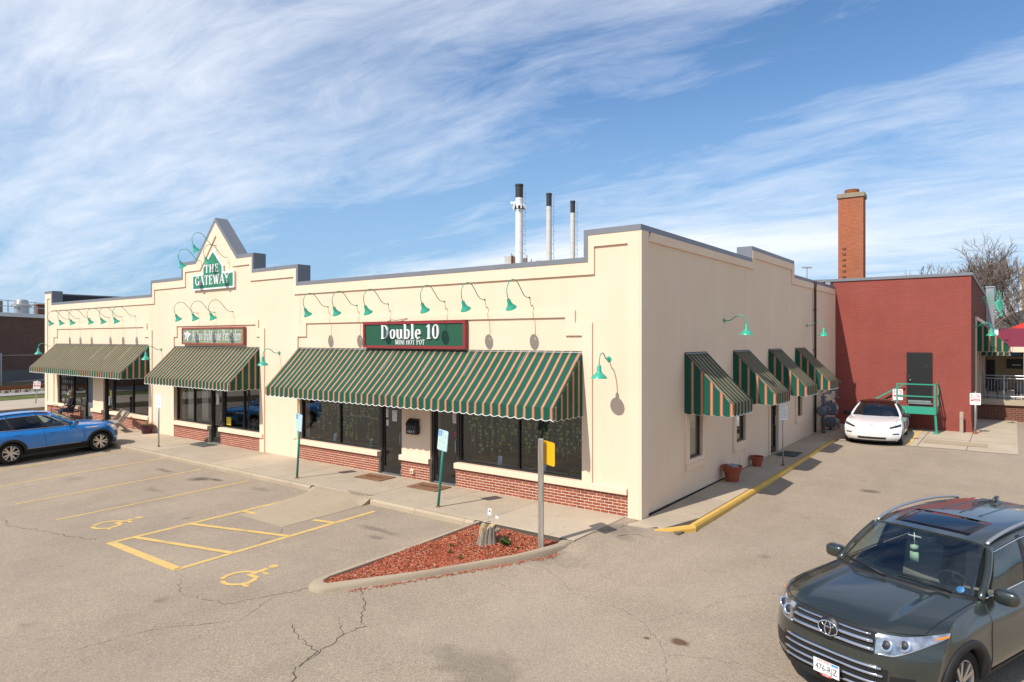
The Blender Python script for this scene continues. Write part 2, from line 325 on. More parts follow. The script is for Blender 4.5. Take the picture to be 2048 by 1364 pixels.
STAINS = [(2.78, -4.5, .13, .09, .85, BR), (2.36, -4.66, .07, .05, .8, BR), (3.43, 6.2, .28, .22, .75, (.06, .05, .035)), (-12.2, -3.2, .55, .32, .75, DK), (-11.6, -3.0, .3, .15, .6, DK),
          (-11.9, -4.6, .5, .2, .35, DK), (-14.3, -3.2, .6, .15, .45, DK), (-4.34, -3.6, .7, .13, .4, DK), (-3.9, -3.95, .28, .13, .4, DK), (1.0, -6.6, .8, .5, .3, DK), (-9.6, -2.95, .5, .2, .3, DK), (-15.4, -5.2, .7, .3, .22, DK),
          (-.05, -1.0, .75, .55, .45, (.12, .11, .10)), (-.45, -2.75, .8, .5, .3, DK), (4.6, 4.0, 2.2, 6., .16, (.34, .27, .19))]
MAT['asphalt'] = asphalt()
def concrete(name, c1, c2, bump=.3):
    m, t, b = new_mat(name); co = N(t, 'ShaderNodeNewGeometry').outputs['Position']; oi = N(t, 'ShaderNodeObjectInfo').outputs['Random']
    k = M(t, 'ADD', M(t, 'ADD', M(t, 'MULTIPLY', noise(t, co, .9, 6, .62), .55), M(t, 'MULTIPLY', noise(t, co, 30, 3, .7), .25)), M(t, 'MULTIPLY', oi, .2))
    c = ramp(t, k, (.28, c1), (.68, c2))
    sp_ = ramp(t, noise(t, co, 3.1, 5, .7), (.28, .72), (.42, 1.))
    t.links.new(mixc(t, 1., c, sp_, 'MULTIPLY'), b.inputs['Base Color']); b.inputs['Roughness'].default_value = .92; b.inputs['Specular IOR Level'].default_value = .2
    bn = N(t, 'ShaderNodeBump', inp={'Strength': bump, 'Distance': .004}); t.links.new(noise(t, co, 110, 4, .7), bn.inputs['Height']); t.links.new(bn.outputs[0], b.inputs['Normal']); return m
MAT['conc'] = concrete('sidewalk_concrete', (.36, .295, .22), (.50, .415, .305)); MAT['kerb'] = concrete('kerb_concrete', (.33, .265, .19), (.47, .38, .265), .6)
MAT['ramp'] = concrete('new_tan_concrete', (.33, .262, .178), (.40, .32, .22)); MAT['joint'] = pbr('dark_joint_dirt', (.10, .08, .06), 1.)
MAT['crack'] = pbr('crack_dark', (.095, .077, .06), 1., 0, .05)
def paint(name, col, wear=.42):
    m, t, b = new_mat(name); co = N(t, 'ShaderNodeNewGeometry').outputs['Position']
    f = ramp(t, M(t, 'ADD', M(t, 'MULTIPLY', noise(t, co, 38, 4, .7), .6), M(t, 'MULTIPLY', noise(t, co, 3, 4), .4)), (wear - .06, 0.), (wear + .04, 1.))
    c = mixc(t, f, (.26, .21, .14), col); t.links.new(c, b.inputs['Base Color']); b.inputs['Roughness'].default_value = .8
    bn = N(t, 'ShaderNodeBump', inp={'Strength': .4, 'Distance': .004}); t.links.new(noise(t, co, 80, 4, .7), bn.inputs['Height']); t.links.new(bn.outputs[0], b.inputs['Normal']); return m
MAT['yellow'] = paint('faded_yellow_line', (.64, .43, .14)); MAT['yellowkerb'] = paint('yellow_kerb_paint', (.66, .41, .085), .40)
MAT['mulch'] = pbr('red_mulch', (.27, .062, .03), .95, 0, .2, .35, 25, 1., 45, bdist=.03)
MAT['chip'] = None
def chip_mat():
    m, t, b = new_mat('red_mulch_chip'); co = N(t, 'ShaderNodeNewGeometry').outputs['Position']
    v = N(t, 'ShaderNodeTexVoronoi', inp={'Scale': 55.}); t.links.new(co, v.inputs['Vector']); s_ = N(t, 'ShaderNodeSeparateColor'); t.links.new(v.outputs['Color'], s_.inputs[0])
    t.links.new(ramp(t, s_.outputs[0], (0., (.17, .038, .018)), (.35, (.34, .075, .034)), (.6, (.46, .11, .046)), (.86, (.55, .17, .075)), (.93, (.62, .42, .27)), (1., (.6, .4, .28))), b.inputs['Base Color']); b.inputs['Roughness'].default_value = .9; return m
MAT['chip'] = chip_mat()
MAT['grass'] = pbr('dry_grass_ground', (.20, .155, .085), 1., 0, .1, .4, .6, .8, 12, bdist=.05); MAT['lawn'] = pbr('short_grass', (.12, .13, .045), 1., 0, .1, .4, .8, .8, 20, bdist=.04)
MAT['gravel'] = pbr('pale_ballast_gravel', (.36, .34, .32), 1., 0, .2, .55, 9, 1., 14, bdist=.06); MAT['path'] = pbr('pale_path_concrete', (.44, .37, .29), .95, 0, .2, .1, .5)
# ================================================================ ground
def lotz(x, y):
    d = max(0., -2.4 - y)
    a = .008 + .028 * sm(-7., -17., x) - .026 * sm(-23., -30., x)
    zl = -.13 - a * min(d, 14)
    zr = -.13 - .022 * max(0., min(-y, 14)) if y < 0 else -.13 + .21 * sm(1., 15., y)
    k = sm(-4.5, .8, x); z = zl * (1 - k) + zr * k
    if -2.8 < y < 1.2 and -.8 < x < 2:                    # asphalt swells up to meet the pavement at the corner
        tri = ((-.34, -2.05), (.42, -.48), (-.34, .1)); dd = 9.; ins = True
        for (ax, ay), (bx, by) in zip(tri, tri[1:] + tri[:1]):
            t = max(0., min(1., ((x - ax) * (bx - ax) + (y - ay) * (by - ay)) / ((bx - ax) ** 2 + (by - ay) ** 2))); dd = min(dd, math.hypot(x - ax - (bx - ax) * t, y - ay - (by - ay) * t))
            if (bx - ax) * (y - ay) - (by - ay) * (x - ax) < 0: ins = False
        k2 = 1. if ins else 1 - sm(0., .85, dd)
        z += (-.010 - z) * k2 * (sm(-.75, -.36, x) if x < -.34 else 1.)
    return z
def axis(*segs):
    o = []
    for a, b, st in segs:
        n = max(1, round((b - a) / st)); o += [a + (b - a) * i / n for i in range(n)]
    return o + [segs[-1][1]]
xs = axis((-75, -40, 5), (-40, -24, 1), (-24, -1.2, .4), (-1.2, 1.6, .1), (1.6, 8, .4), (8, 20, 1), (20, 60, 5)); ys = axis((-60, -24, 6), (-24, -12, 1.5), (-12, -3.2, .4), (-3.2, .8, .1), (.8, 2, .4), (2, 16, .8), (16, 40, 2))
big = MB().box(-900, 900, -900, 900, -2.2, -1.6).build('ground', MAT['grass']); tag(big, kind='structure')
lot = MB().grid(lambda x, y: (x, y, lotz(x, y)), xs, ys).build('parking_lot', MAT['asphalt'], smooth=True); tag(lot, kind='structure')
def on_lot(x, y, o=.004): return (x, y, lotz(x, y) + o)
def line(name, p, q, wd, par=lot, mat='yellow', o=.0045):
    p, q = Vector(p), Vector(q); L = (q - p).length; d = (q - p) / L; n = Vector((-d.y, d.x)); k = max(2, int(L / .4) + 1)
    return MB().grid(lambda u, v: on_lot(*(p + d * u + n * v), o), lin(0, L, k), [-wd / 2, wd / 2], flip=False).build(name, MAT[mat], par)
for x, y0, y1 in ((-18.92, -2.35, -7.3), (-16.3, -2.3, -7.3), (-13.45, -2.5, -7.25), (-10.78, -2.55, -7.25)): line('parking_line', (x, y0), (x, y1), .078)
line('parking_line', (-21.7, -2.4), (-21.7, -7.3), .09)
line('parking_line', (-7.98, -2.55), (-7.85, -7.34), .11); line('parking_line', (-5.42, -2.65), (-5.28, -7.30), .11)
line('parking_line', (-7.88, -7.30), (-5.27, -7.26), .17)
line('hatch_line', (-7.82, -6.86), (-5.30, -6.22), .12, o=.009); line('hatch_line', (-7.92, -5.72), (-5.36, -4.98), .12, o=.009); line('hatch_line', (-7.95, -4.45), (-7.45, -4.40), .12, o=.009); line('hatch_line', (-5.95, -3.95), (-5.38, -3.82), .12, o=.009)
def wheelchair(cx, cy, s, par, f, mat, depth=None):
    # symbol in its own 2-D frame (x right, y up), s = height
    m = MB(); P = lambda x, y: f(cx + x * s, cy + y * s)
    def poly(pts):
        n = len(m.v); m.add([P(*p) for p in pts], [tuple(range(len(pts)))])
    def seg(a, b, w_):
        d = Vector((b[0] - a[0], b[1] - a[1])); n = Vector((-d.y, d.x)).normalized() * w_ / 2
        poly([(a[0] - n.x, a[1] - n.y), (b[0] - n.x, b[1] - n.y), (b[0] + n.x, b[1] + n.y), (a[0] + n.x, a[1] + n.y)])
    for i in range(18):                                   # wheel ring
        if i in (9,): continue
        a0, a1 = R(100 + i * 14.4), R(100 + (i + 1) * 14.4)
        poly([(-.05 + .24 * math.cos(a0), -.2 + .24 * math.sin(a0)), (-.05 + .32 * math.cos(a0), -.2 + .32 * math.sin(a0)), (-.05 + .32 * math.cos(a1), -.2 + .32 * math.sin(a1)), (-.05 + .24 * math.cos(a1), -.2 + .24 * math.sin(a1))])
    poly([(-.1 + .085 * math.cos(i * .628), .42 + .085 * math.sin(i * .628)) for i in range(10)])
    seg((-.09, .30), (-.06, .02), .10); seg((-.015, .16), (.17, .16), .07); seg((-.10, -.035), (.16, -.035), .09); seg((.17, -.06), (.26, -.36), .09); seg((.27, -.345), (.37, -.32), .07)
    return m.build('wheelchair_symbol', mat, par)
wheelchair(-9.25, -6.55, 1.05, lot, lambda x, y: on_lot(x, y, .005), MAT['yellow']); wheelchair(-3.95, -6.62, 1.05, lot, lambda x, y: on_lot(x, y, .005), MAT['yellow'])
# cracks: thin irregular dark seams
def crack(pts, wd=.012, seed=1, jit=.035):
    r = random.Random(seed); P = []
    for a, b in zip(pts, pts[1:]):
        n = max(2, int(math.dist(a, b) / .07))
        for i in range(n):
            t = i / n; P.append((a[0] + (b[0] - a[0]) * t + r.uniform(-jit, jit), a[1] + (b[1] - a[1]) * t + r.uniform(-jit, jit)))
    P.append(pts[-1]); m = MB(); vs = []
    for i, p in enumerate(P):
        q = P[min(i + 1, len(P) - 1)]; o = P[max(i - 1, 0)]; d = Vector((q[0] - o[0], q[1] - o[1])).normalized(); n = Vector((-d.y, d.x)) * wd * r.uniform(.12, .75) / 2
        vs += [on_lot(p[0] - n.x, p[1] - n.y, .005), on_lot(p[0] + n.x, p[1] + n.y, .005)]
    m.add(vs, [(2 * i, 2 * i + 2, 2 * i + 3, 2 * i + 1)[::-1] for i in range(len(P) - 1)]); return m.build('crack', MAT['crack'], lot)
crack([(-2.12, -5.86), (-1.6, -6.2), (-1.25, -6.55), (-1.02, -6.72)], .022, 1); crack([(-1.02, -6.72), (-1.07, -7.05), (-.95, -7.4), (-.85, -7.75), (-.82, -7.95)], .018, 2)
crack([(-1.55, -6.75), (-1.3, -6.9), (-1.07, -7.05)], .012, 9); crack([(-1.9, -7.3), (-1.45, -7.5), (-.98, -7.55), (-.82, -7.95)], .02, 3); crack([(-.82, -7.95), (-.6, -8.2), (-.35, -8.5), (-.1, -8.9)], .026, 4)
crack([(-2.75, -6.27), (-2.9, -6.9), (-2.55, -7.71), (-3.2, -8.6), (-3.4, -9.5)], .009, 5, .02)
crack([(-1.0, -3.25), (-.2, -3.3), (.76, -3.9), (1.5, -4.0), (2.15, -4.25)], .008, 6); crack([(2.15, -4.25), (2.5, -4.6), (2.76, -4.93), (3.1, -5.6), (2.9, -6.4)], .008, 7); crack([(2.15, -4.25), (2.6, -3.4), (2.9, -2.6), (3.6, -1.9)], .007, 8)
crack([(-.02, -.06), (-.1, -.35), (-.05, -.8), (-.35, -1.6), (-.35, -2.3)], .02, 10); crack([(.15, -1.3), (.4, -1.0), (.62, -.9)], .016, 11); crack([(2.76, -4.93), (3.62, -4.61), (4.5, -4.8)], .008, 12)
crack([(-18, -8.0), (-14.5, -7.8), (-11, -8.0), (-8.3, -7.4)], .018, 13, .06); crack([(-4.9, -7.4), (-4.1, -7.8), (-3.2, -7.5), (-2.75, -6.4)], .012, 14, .05); crack([(-5.95, -4.7), (-5.6, -5.1), (-5.45, -5.6)], .015, 15)
crack([(-3.0, -4.4), (-3.6, -4.9), (-4.6, -5.2)], .008, 16, .04)
# ================================================================ sidewalks
sw = MB().box(-33.9, -.32, -2.14, -.002, -.20, -.012).build('sidewalk', MAT['joint']); tag(sw, kind='structure')
def slab(par, x0, x1, y0, y1, z=0., mat='conc', dz=0., th=.1):
    return MB().bbox(x0 + .006, x1 - .006, y0 + .006, y1 - .006, z - th, z + dz, .008).build('slab', MAT[mat], par)
x = -33.9; r_ = random.Random(3)
while x < -.5:
    x1 = min(x + 1.84, -.34)
    if -.34 - x1 < .5: x1 = -.34
    slab(sw, x, x1, -2.14, -.002, 0, 'conc', r_.uniform(-.003, .003)); x = x1
kb = MB().box(-33.9, -.5, -2.27, -2.16, -.6, -.06).build('kerb', MAT['joint']); tag(kb, kind='structure')
def kerbstone(par, p, q, w_=.15, top=0., mat='kerb', bot=-.55, ch=.035):
    p, q = Vector(p), Vector(q); d = (q - p).normalized(); n = Vector((d.y, -d.x))        # n points to the road side
    p = p + d * .004; q = q - d * .004; tz = top if callable(top) else (lambda a: top)
    prof = [(0, bot), (w_, bot), (w_ - .005, -ch * 1.4), (w_ - ch, 0), (0, 0)]
    def f(pt, k):
        b = p if k == 0 else q; o = b + n * pt[0]; return (o.x, o.y, pt[1] + (tz(k) if pt[1] > -.2 else 0))
    return MB().prism(prof, f).build('kerb_stone', MAT[mat], par, recalc=True)
segs = [-33.9, -31, -28, -25, -22.2, -19.4, -16.6, -13.9, -11.1, -8.35, -6.0, -4.5, -3.0, -2.75]
for a, b in zip(segs, segs[1:]):
    if a == -8.35: continue
    kerbstone(kb, (a, -2.145), (b, -2.145))
# accessible ramp
rp = MB()
def rampz(x, y):
    e = min(1., (-6.03 - x) / .42) * min(1., max(.0, (x + 8.3) / .25)); z = -.002 if y > -2.2 else max(lotz(x, y) + .006, -.002 + (y + 2.2) * .062)
    e = 1 - (1 - max(0., e)) * sm(-2.24, -2.55, y)
    g = lotz(x, min(y, -2.42)) + .007; return g + (z - g) * max(0., e)
rp.slab(lambda x, y: (x, y, rampz(x, y)), lin(-8.3, -6.03, 28), lin(-4.66, -2.15, 20), (0, 0, -.3))
pts = [(-7.5, -4.66), (-6.0, -4.66)]
ramp_o = rp.build('kerb_ramp', MAT['ramp'], sw, recalc=True)
for v in ramp_o.data.vertices:                            # tapered plan: narrower at the foot
    t = (v.co.y + 2.15) / -2.51; v.co.x = v.co.x + t * .62 * (1 - (v.co.x + 8.3) / 2.27)
MB().slab(lambda u, v: (-7.2 + u * 1.05, -1.98 - .20 * math.sin(math.pi * u) * v - .02, .004), lin(0, 1, 12), [.0, 1.], (0, 0, .003)).build('asphalt_patch', MAT['asphalt'], sw)
# side walk along the shaded wall
sw2 = MB().box(.03, .98, -.3, 14.1, -.4, -.09).build('sidewalk', MAT['joint']); tag(sw2, kind='structure')
def swz(y): return .0 + .10 * sm(1, 15, y)
for v in sw2.data.vertices:
    if v.co.z > -.1: v.co.z += swz(v.co.y)
ysl = [-.34, .9, 2.7, 4.5, 6.3, 8.1, 9.9, 11.7, 14.1]
for a, b in zip(ysl, ysl[1:]):
    o = slab(sw2, .025, .975, a, b)
    for v in o.data.vertices:
        v.co.z += swz(v.co.y)
        if a < 0 and v.co.y < 0 and v.co.x > .5: v.co.x -= .30
MB().add([(.02, -.30, .001), (.55, -.34, .001), (.32, -.62, -.015), (-.12, -.55, -.008)], [(0, 3, 2, 1)]).build('corner_slab', MAT['conc'], sw2)
kb2 = MB().box(.99, 1.1, .4, 14.1, -.5, -.07).build('kerb', MAT['joint']); tag(kb2, kind='structure')
for a, b in (((.52, -.50), (1.045, .30)), ((1.0, .27), (1.0, 2.6)), ((1.0, 2.6), (1.0, 5.6)), ((1.0, 5.6), (1.0, 8.6)), ((1.0, 8.6), (1.0, 11.6)), ((1.0, 11.6), (1.0, 14.1))):
    y0, y1 = a[1], b[1]; kerbstone(kb2, a, b, .12, (lambda k, y0=y0, y1=y1: swz(y0 if k == 0 else y1) + (-.02 if min(y0, y1) < -.3 and k == 0 else (-.003 if y0 < 0 else 0))), 'yellowkerb')
# concrete apron by the red wall
ap = MB().grid(lambda x, y: (x, y, lotz(x, y) + .012 + .02 * sm(14.2, 19, y)), axis((-.2, 6.5, .67)), axis((14.15, 30., .6))).build('concrete_apron', MAT['conc'], smooth=True); tag(ap, kind='structure')
def az_(x, y): return lotz(x, y) + .012 + .02 * sm(14.2, 19, y)
for p, q, w_ in (((3.66, 14.25), (3.66, 18.6), .025), ((.2, 16.4), (3.6, 16.4), .02), ((6.45, 16.6), (3.7, 16.6), .02), ((5.1, 14.2), (5.1, 18.6), .02)):
    p, q = Vector(p), Vector(q); d = (q - p).normalized(); n = Vector((-d.y, d.x)) * w_ / 2
    MB().grid(lambda u, v: ((p + (q - p) * u + n * v).x, (p + (q - p) * u + n * v).y, az_(*(p + (q - p) * u)) + .004), lin(0, 1, 9), [-1, 1]).build('joint_seam', MAT['joint'], ap)
MB().grid(lambda u, v: (3.30 + u * .12, 14.3 + v * 5.0, az_(3.3, 14.3 + v * 5.) + .006), [0, 1], lin(0, 1, 9)).build('parking_line', MAT['yellow'], ap)
MB().grid(lambda u, v: (3.75 + u * 1.9, 15.2 + v * .95, az_(4, 15.2 + v) + .008), lin(0, 1, 3), lin(0, 1, 3)).build('pale_patch', MAT['ramp'], ap)
# ================================================================ planted island
isl = thing('planting_island', 'long triangular planting bed of red mulch edged by a pale concrete kerb', 'island', (0, 0, 0))
TIPC = Vector((-2.52, -6.22)); 
outer = [(-2.72, -2.30), (-2.86, -4.2), (-2.86, -6.15)]
def arc2(c, r, a0, a1, n): return [(c[0] + r * math.cos(R(a0 + (a1 - a0) * i / n)), c[1] + r * math.sin(R(a0 + (a1 - a0) * i / n))) for i in range(n + 1)]
O_ = [(-2.74, -2.16), (-2.82, -4.2), (-2.85, -6.1)] + arc2((-2.60, -6.2), .25, 180, 325, 6) + [(-1.55, -4.75), (-.80, -3.3), (-.37, -2.45), (-.36, -2.16)]
I_ = [(-2.62, -2.22), (-2.70, -4.2), (-2.73, -6.0)] + arc2((-2.60, -6.12), .09, 180, 325, 6) + [(-1.66, -4.73), (-.91, -3.3), (-.50, -2.50), (-.58, -2.22)]
isz = lambda x, y: -.005 + (lotz(x, y) + .085 + .005) * sm(-2.5, -3.6, y)
m = MB(); n = len(O_)
vs = []
for a, b in zip(O_, I_):
    z = isz(*a); c = (Vector(a) * .78 + Vector(b) * .22)
    vs += [(a[0], a[1], lotz(*a) - .2), (a[0], a[1], z - .045), (c.x, c.y, z), (b[0], b[1], z), (b[0], b[1], z - .25)]
fs = [(i * 5 + k, (i + 1) * 5 + k, (i + 1) * 5 + k + 1, i * 5 + k + 1) for i in range(n - 1) for k in range(4)]
m.add(vs, fs); m.build('kerb', MAT['kerb'], isl, recalc=True, smooth=50)
inner = I_
mb = MB(); cen = (-1.55, -3.4)
def inside(x, y):
    c = False; j = len(inner) - 1
    for i in range(len(inner)):
        xi, yi = inner[i]; xj, yj = inner[j]
        if (yi > y) != (yj > y) and x < (xj - xi) * (y - yi) / (yj - yi) + xi: c = not c
        j = i
    return c
mz = lambda x, y: isz(x, y) - .045 + .03 * math.sin(x * 3.1 + 1) * math.cos(y * 2.3)
ring = [(*p, mz(*p)) for p in inner]; mb.add(ring + [(*cen, mz(*cen) - .012)], [(i, (i + 1) % len(ring), len(ring)) for i in range(len(ring))])
mb.build('mulch_bed', MAT['mulch'], isl, recalc=True)
ch = MB(); r_ = random.Random(11); cnt = 0
def chip(x, y, z, L, w_):
    a = r_.uniform(0, 6.28); d = Vector((math.cos(a), math.sin(a), r_.uniform(-.35, .35))).normalized(); s_ = Vector((-d.y, d.x, r_.uniform(-.3, .3))).normalized(); u = d.cross(s_) * .006
    c = Vector((x, y, z)); q = [c - d * L - s_ * w_, c + d * L - s_ * w_ * .6, c + d * L + s_ * w_ * .6, c - d * L + s_ * w_]
    ch.add(q + [p + u for p in q], [(4, 5, 6, 7), (0, 1, 5, 4), (1, 2, 6, 5), (2, 3, 7, 6), (3, 0, 4, 7)])
while cnt < 9500:
    x, y = r_.uniform(-2.75, -.45), r_.uniform(-6.3, -2.32)
    if not inside(x, y): continue
    chip(x, y, mz(x, y) + r_.uniform(.004, .03), r_.uniform(.012, .04), r_.uniform(.004, .011)); cnt += 1
for i in range(420):                                       # spill along the lane side of the kerb
    t = r_.random() ** 1.3; x = -.45 - t * 1.75; y = -2.62 - t * 3.45; o = abs(r_.gauss(0, .05)) + .02
    x += .90 * o; y -= .43 * o; chip(x, y, lotz(x, y) + .008, r_.uniform(.008, .03), r_.uniform(.003, .008))
tag(ch.build('mulch_chips', MAT['chip'], isl), kind='stuff')
# ================================================================ left side: path, ballast, tracks
TD = Vector((-.55, 2.97)).normalized(); TN = Vector((-TD.y, TD.x))      # tracks run roughly along y
def strip(name, d0, d1, z0, z1, mat, kind='structure', l0=-70, l1=110):
    o = Vector((-34.6, -1.7))
    def f(u, v):
        p = o + TD * u + TN * v; return (p.x, p.y, z0 + (z1 - z0) * ((v - d0) / (d1 - d0)))
    return tag(MB().grid(f, lin(l0, l1, 40), lin(d0, d1, 5), flip=True).build(name, MAT[mat]), kind=kind)
strip('footpath', 1.2, 8.2, .02, .03, 'path'); strip('grass_verge', 8.2, 11.2, .035, .06, 'lawn'); strip('ballast', 11.2, 14.5, .10, .22, 'gravel'); strip('dry_grass', 17.4, 27.5, .12, .0, 'grass'); strip('ballast', 14.5, 17.4, .22, .1, 'gravel'); strip('service_road', 27.5, 36, .02, .02, 'path')
o = Vector((-34.6, -1.7))
kb3 = tag(MB().slab(lambda u, v: tuple((o + TD * u + TN * v).to_3d() + Vector((0, 0, .14))), lin(-60, 60, 30), [.95, 1.2], (0, 0, -.5)).build('kerb', MAT['kerb'], recalc=True), kind='structure')
trk = thing('railway_track', 'rusty railway track on pale ballast beyond the footpath', 'railway')
for d in (13.3, 14.75):
    p, q = o + TD * -60 + TN * d, o + TD * 100 + TN * d
    MB().bar((p.x, p.y, .42), (q.x, q.y, .42), .04, .09).build('rail', MAT['rust'], trk)
sl_ = MB().box(-.12, .12, -1.3, 1.3, -.08, .08)
me = None
for i in range(36):
    p = o + TD * (i * .62 - 4) + TN * 14.02
    if me is None: ob = sl_.build('sleeper', MAT['bark'], trk); me = ob.data
    else: ob = bpy.data.objects.new('sleeper', me); COL.objects.link(ob); ob.parent = trk
    ob.location = (p.x, p.y, .26); ob.rotation_euler = (0, 0, math.atan2(TN.y, TN.x) + math.pi / 2)
# ================================================================ main building
bld = thing('commercial_building', 'long cream stucco shop building with stepped parapet and pointed gable, red brick base', 'building')
XL = -33.75; XC = -17.07
half = [(0, 6.29), (-1.36, 6.29), (-1.36, 5.68), (-12.06, 5.68), (-12.06, 6.25), (-14.6, 6.25), (-14.6, 6.82), (-15.62, 6.82), (XC, 8.29)]
mirr = lambda P: [(2 * XC - x, z) for x, z in P[:-1][::-1]]
OUT = half + mirr(half); OUT = [(max(x, XL), z) for x, z in OUT]
ihalf = [(0., 5.92), (-1.12, 5.92), (-1.12, 5.30), (-12.30, 5.30), (-12.30, 5.87), (-14.84, 5.87), (-14.84, 6.45), (-15.95, 6.45), (XC, 7.66)]
INN = ihalf + mirr(ihalf); INN[-1] = (XL, 5.92)
chalf = [(0.0, 6.18), (-1.27, 6.18), (-1.27, 5.58), (-12.15, 5.58), (-12.15, 6.15), (-14.69, 6.15), (-14.69, 6.71), (-15.66, 6.71), (XC, 8.145)]
CIN = chalf + mirr(chalf); CIN[-1] = (XL, 6.18)
chalf_o = [(0.035, 6.305), (-1.375, 6.305), (-1.375, 5.695), (-12.045, 5.695), (-12.045, 6.265), (-14.585, 6.265), (-14.585, 6.835), (-15.612, 6.835), (XC, 8.313)]
COU = chalf_o + mirr(chalf_o)
Yf = lambda y0, y1: (lambda p, k: (p[0], y0 if k == 0 else y1, p[1]))
TOPO = 2.62
m = MB()                                                    # upper wall (one extruded slab per roof step)
for (xa, za), (xb, zb) in zip(OUT, OUT[1:]):
    if abs(xa - xb) < 1e-6: continue
    m.prism([(xb, TOPO), (xa, TOPO), (xa, za), (xb, zb)], Yf(0., .4))
OPEN = [(-33.75, -32.20), (-22.30, -20.19), (-14.22, -12.03), (-1.43, 0.)]
for a, b in OPEN: m.box(a, b, 0, .4, -.3, TOPO)
PIERS = [(-27.93, -26.80), (-7.31, -6.21)]
for a, b in PIERS: m.box(a, b, 0., .4, .47, TOPO)
m.build('front_wall', MAT['stucco'], bld)
def inner_box():
    pass
m = MB()                                                    # stepped parapet band, corner strips, storefront surrounds
f4 = Yf(-.045, -.002)
m.strip(CIN, INN, f4)
m.box(-.28, -.0, -.045, -.002, -.05, 5.92); m.box(XL, XL + .30, -.045, -.002, -.05, 5.92)
def surround(xa, xb, lo_a, lo_b, st):
    A = [(xb + .26, lo_b), (xb + .26, 4.22), (xb - st * .42, 4.22), (xb - st * .42, 4.51), (xa + st * .42, 4.51), (xa + st * .42, 4.22), (xa - .26, 4.22), (xa - .26, lo_a)]
    B = [(xb, lo_b), (xb, 3.93), (xb - st, 3.93), (xb - st, 4.35), (xa + st, 4.35), (xa + st, 3.93), (xa, 3.93), (xa, lo_a)]
    m.strip(A, B, f4)
surround(-12.08, -1.43, .63, .63, .45); surround(-20.19, -14.22, .0, .0, .24); surround(-32.60, -22.30, .63, .0, .45)
m.build('parapet_band', MAT['trim'], bld)
# lips and sills
m = MB()
for a, b in ((-12.05, -8.22), (-7.33, -6.19), (-5.27, -.285), (-20.2, -17.55), (-16.80, -14.0), (-33.45, -28.92), (-27.95, -26.78), (-25.93, -22.28)):
    MB().bbox(a, b, -.10, .12, .475, .625, .012).build('sill', MAT['trim'], bld)
# coping
CIC = [(.035, 6.18)] + CIN[1:-1] + [(XL - .03, 6.18)]; COU = COU[:-1] + [(XL - .03, 6.305)]
m = MB(); m.strip(COU, CIC, Yf(-.055, .43)); cop = m.build('coping', MAT['coping'], bld, recalc=True)
for x_ in (-3.6, -6.4, -9.2, -24.6, -27.4, -30.2, -13.3, -20.8): MB().box(x_ - .02, x_ + .02, -.058, .435, (5.575 if x_ > -12 or x_ < -22.1 else 6.145), (5.699 if x_ > -12 or x_ < -22.1 else 6.269)).build('coping_clip', MAT['coping'], cop)
# brick base: mortar backing with brick by brick face
PAN = [(-5.27, -.29, 0.), (-7.31, -6.21, 0.), (-12.02, -8.24, 0.), (-16.76, -14.23, 0.), (-20.18, -17.6, 0.), (-25.93, -22.3, 0.), (-27.93, -26.8, 0.), (-33.45, -28.95, 0.)]
BPAN = [(a, b, MB().box(a, b, -.019, .25, -.1, .49).build('brick_panel', MAT['mortar'], bld)) for a, b, _ in PAN]
def panel_at(x): return next((o for a, b, o in BPAN if a - .01 <= x <= b + .01), BPAN[0][2])
BW, BH, J = .205, .0677, .0125
cells = []
for a, b, _ in PAN:
    for r in range(7):
        x = a - (BW / 2 if r % 2 else 0)
        while x < b - .01:
            x0, x1 = max(x + J / 2, a + .002), min(x + BW - J / 2, b - .002)
            if x1 - x0 > .02: cells.append((x0, x1, r * BH + J / 2 + .002, (r + 1) * BH - J / 2 + .002))
            x += BW
cells.sort(key=lambda c: -c[1])
full = MB().bbox(-(BW - J) / 2, (BW - J) / 2, -.011, .03, -(BH - J) / 2, (BH - J) / 2, .004); fme = None
rest = MB(); r_ = random.Random(5)
for i, (x0, x1, z0, z1) in enumerate(cells):
    dy = r_.uniform(-.002, .002)
    bb = panel_at((x0 + x1) / 2)
    if i < 300:
        if abs(x1 - x0 - (BW - J)) < .004:
            if fme is None: o = full.build('brick', MAT['brick'], bb); fme = o.data
            else: o = bpy.data.objects.new('brick', fme); COL.objects.link(o); o.parent = bb
            o.location = ((x0 + x1) / 2, -.013 + dy, (z0 + z1) / 2)
        else: MB().bbox(x0, x1, -.024, .02, z0, z1, .004).build('brick', MAT['brick'], bb)
    else: rest.box(x0, x1, -.022 + dy, .02, z0, z1)
tag(rest.build('brick_rows', MAT['brick'], bld), kind='stuff')
# ---- side wall (x = 0 plane, faces +x) with window openings
SO = [(0.4, 6.29), (7.6, 6.29), (7.6, 6.66), (12.27, 6.66), (12.27, 6.17), (19.5, 6.17)]
Xf = lambda x0, x1: (lambda p, k: (x0 if k == 0 else x1, p[0], p[1]))
SOP = [(2.60, 3.44, .9, 2.25), (6.05, 6.86, .88, 2.25), (9.40, 10.30, .06, 2.3), (12.80, 13.45, 1.0, 2.25)]
m = MB(); TS = 2.62
for (ya, za), (yb, zb) in zip(SO, SO[1:]):
    if yb - ya > .01: m.prism([(ya, TS), (yb, TS), (yb, zb), (ya, za)], Xf(-.4, 0.))
y = .4
for a, b, z0, z1 in SOP:
    m.box(-.4, 0, y, a, -.3, TS); m.box(-.4, 0, a, b, -.3, z0); m.box(-.4, 0, a, b, z1, TS); y = b
m.box(-.4, 0, y, 19.5, -.3, TS); m.build('side_wall', MAT['stucco'], bld)
m = MB(); f4s = Xf(.002, .045)
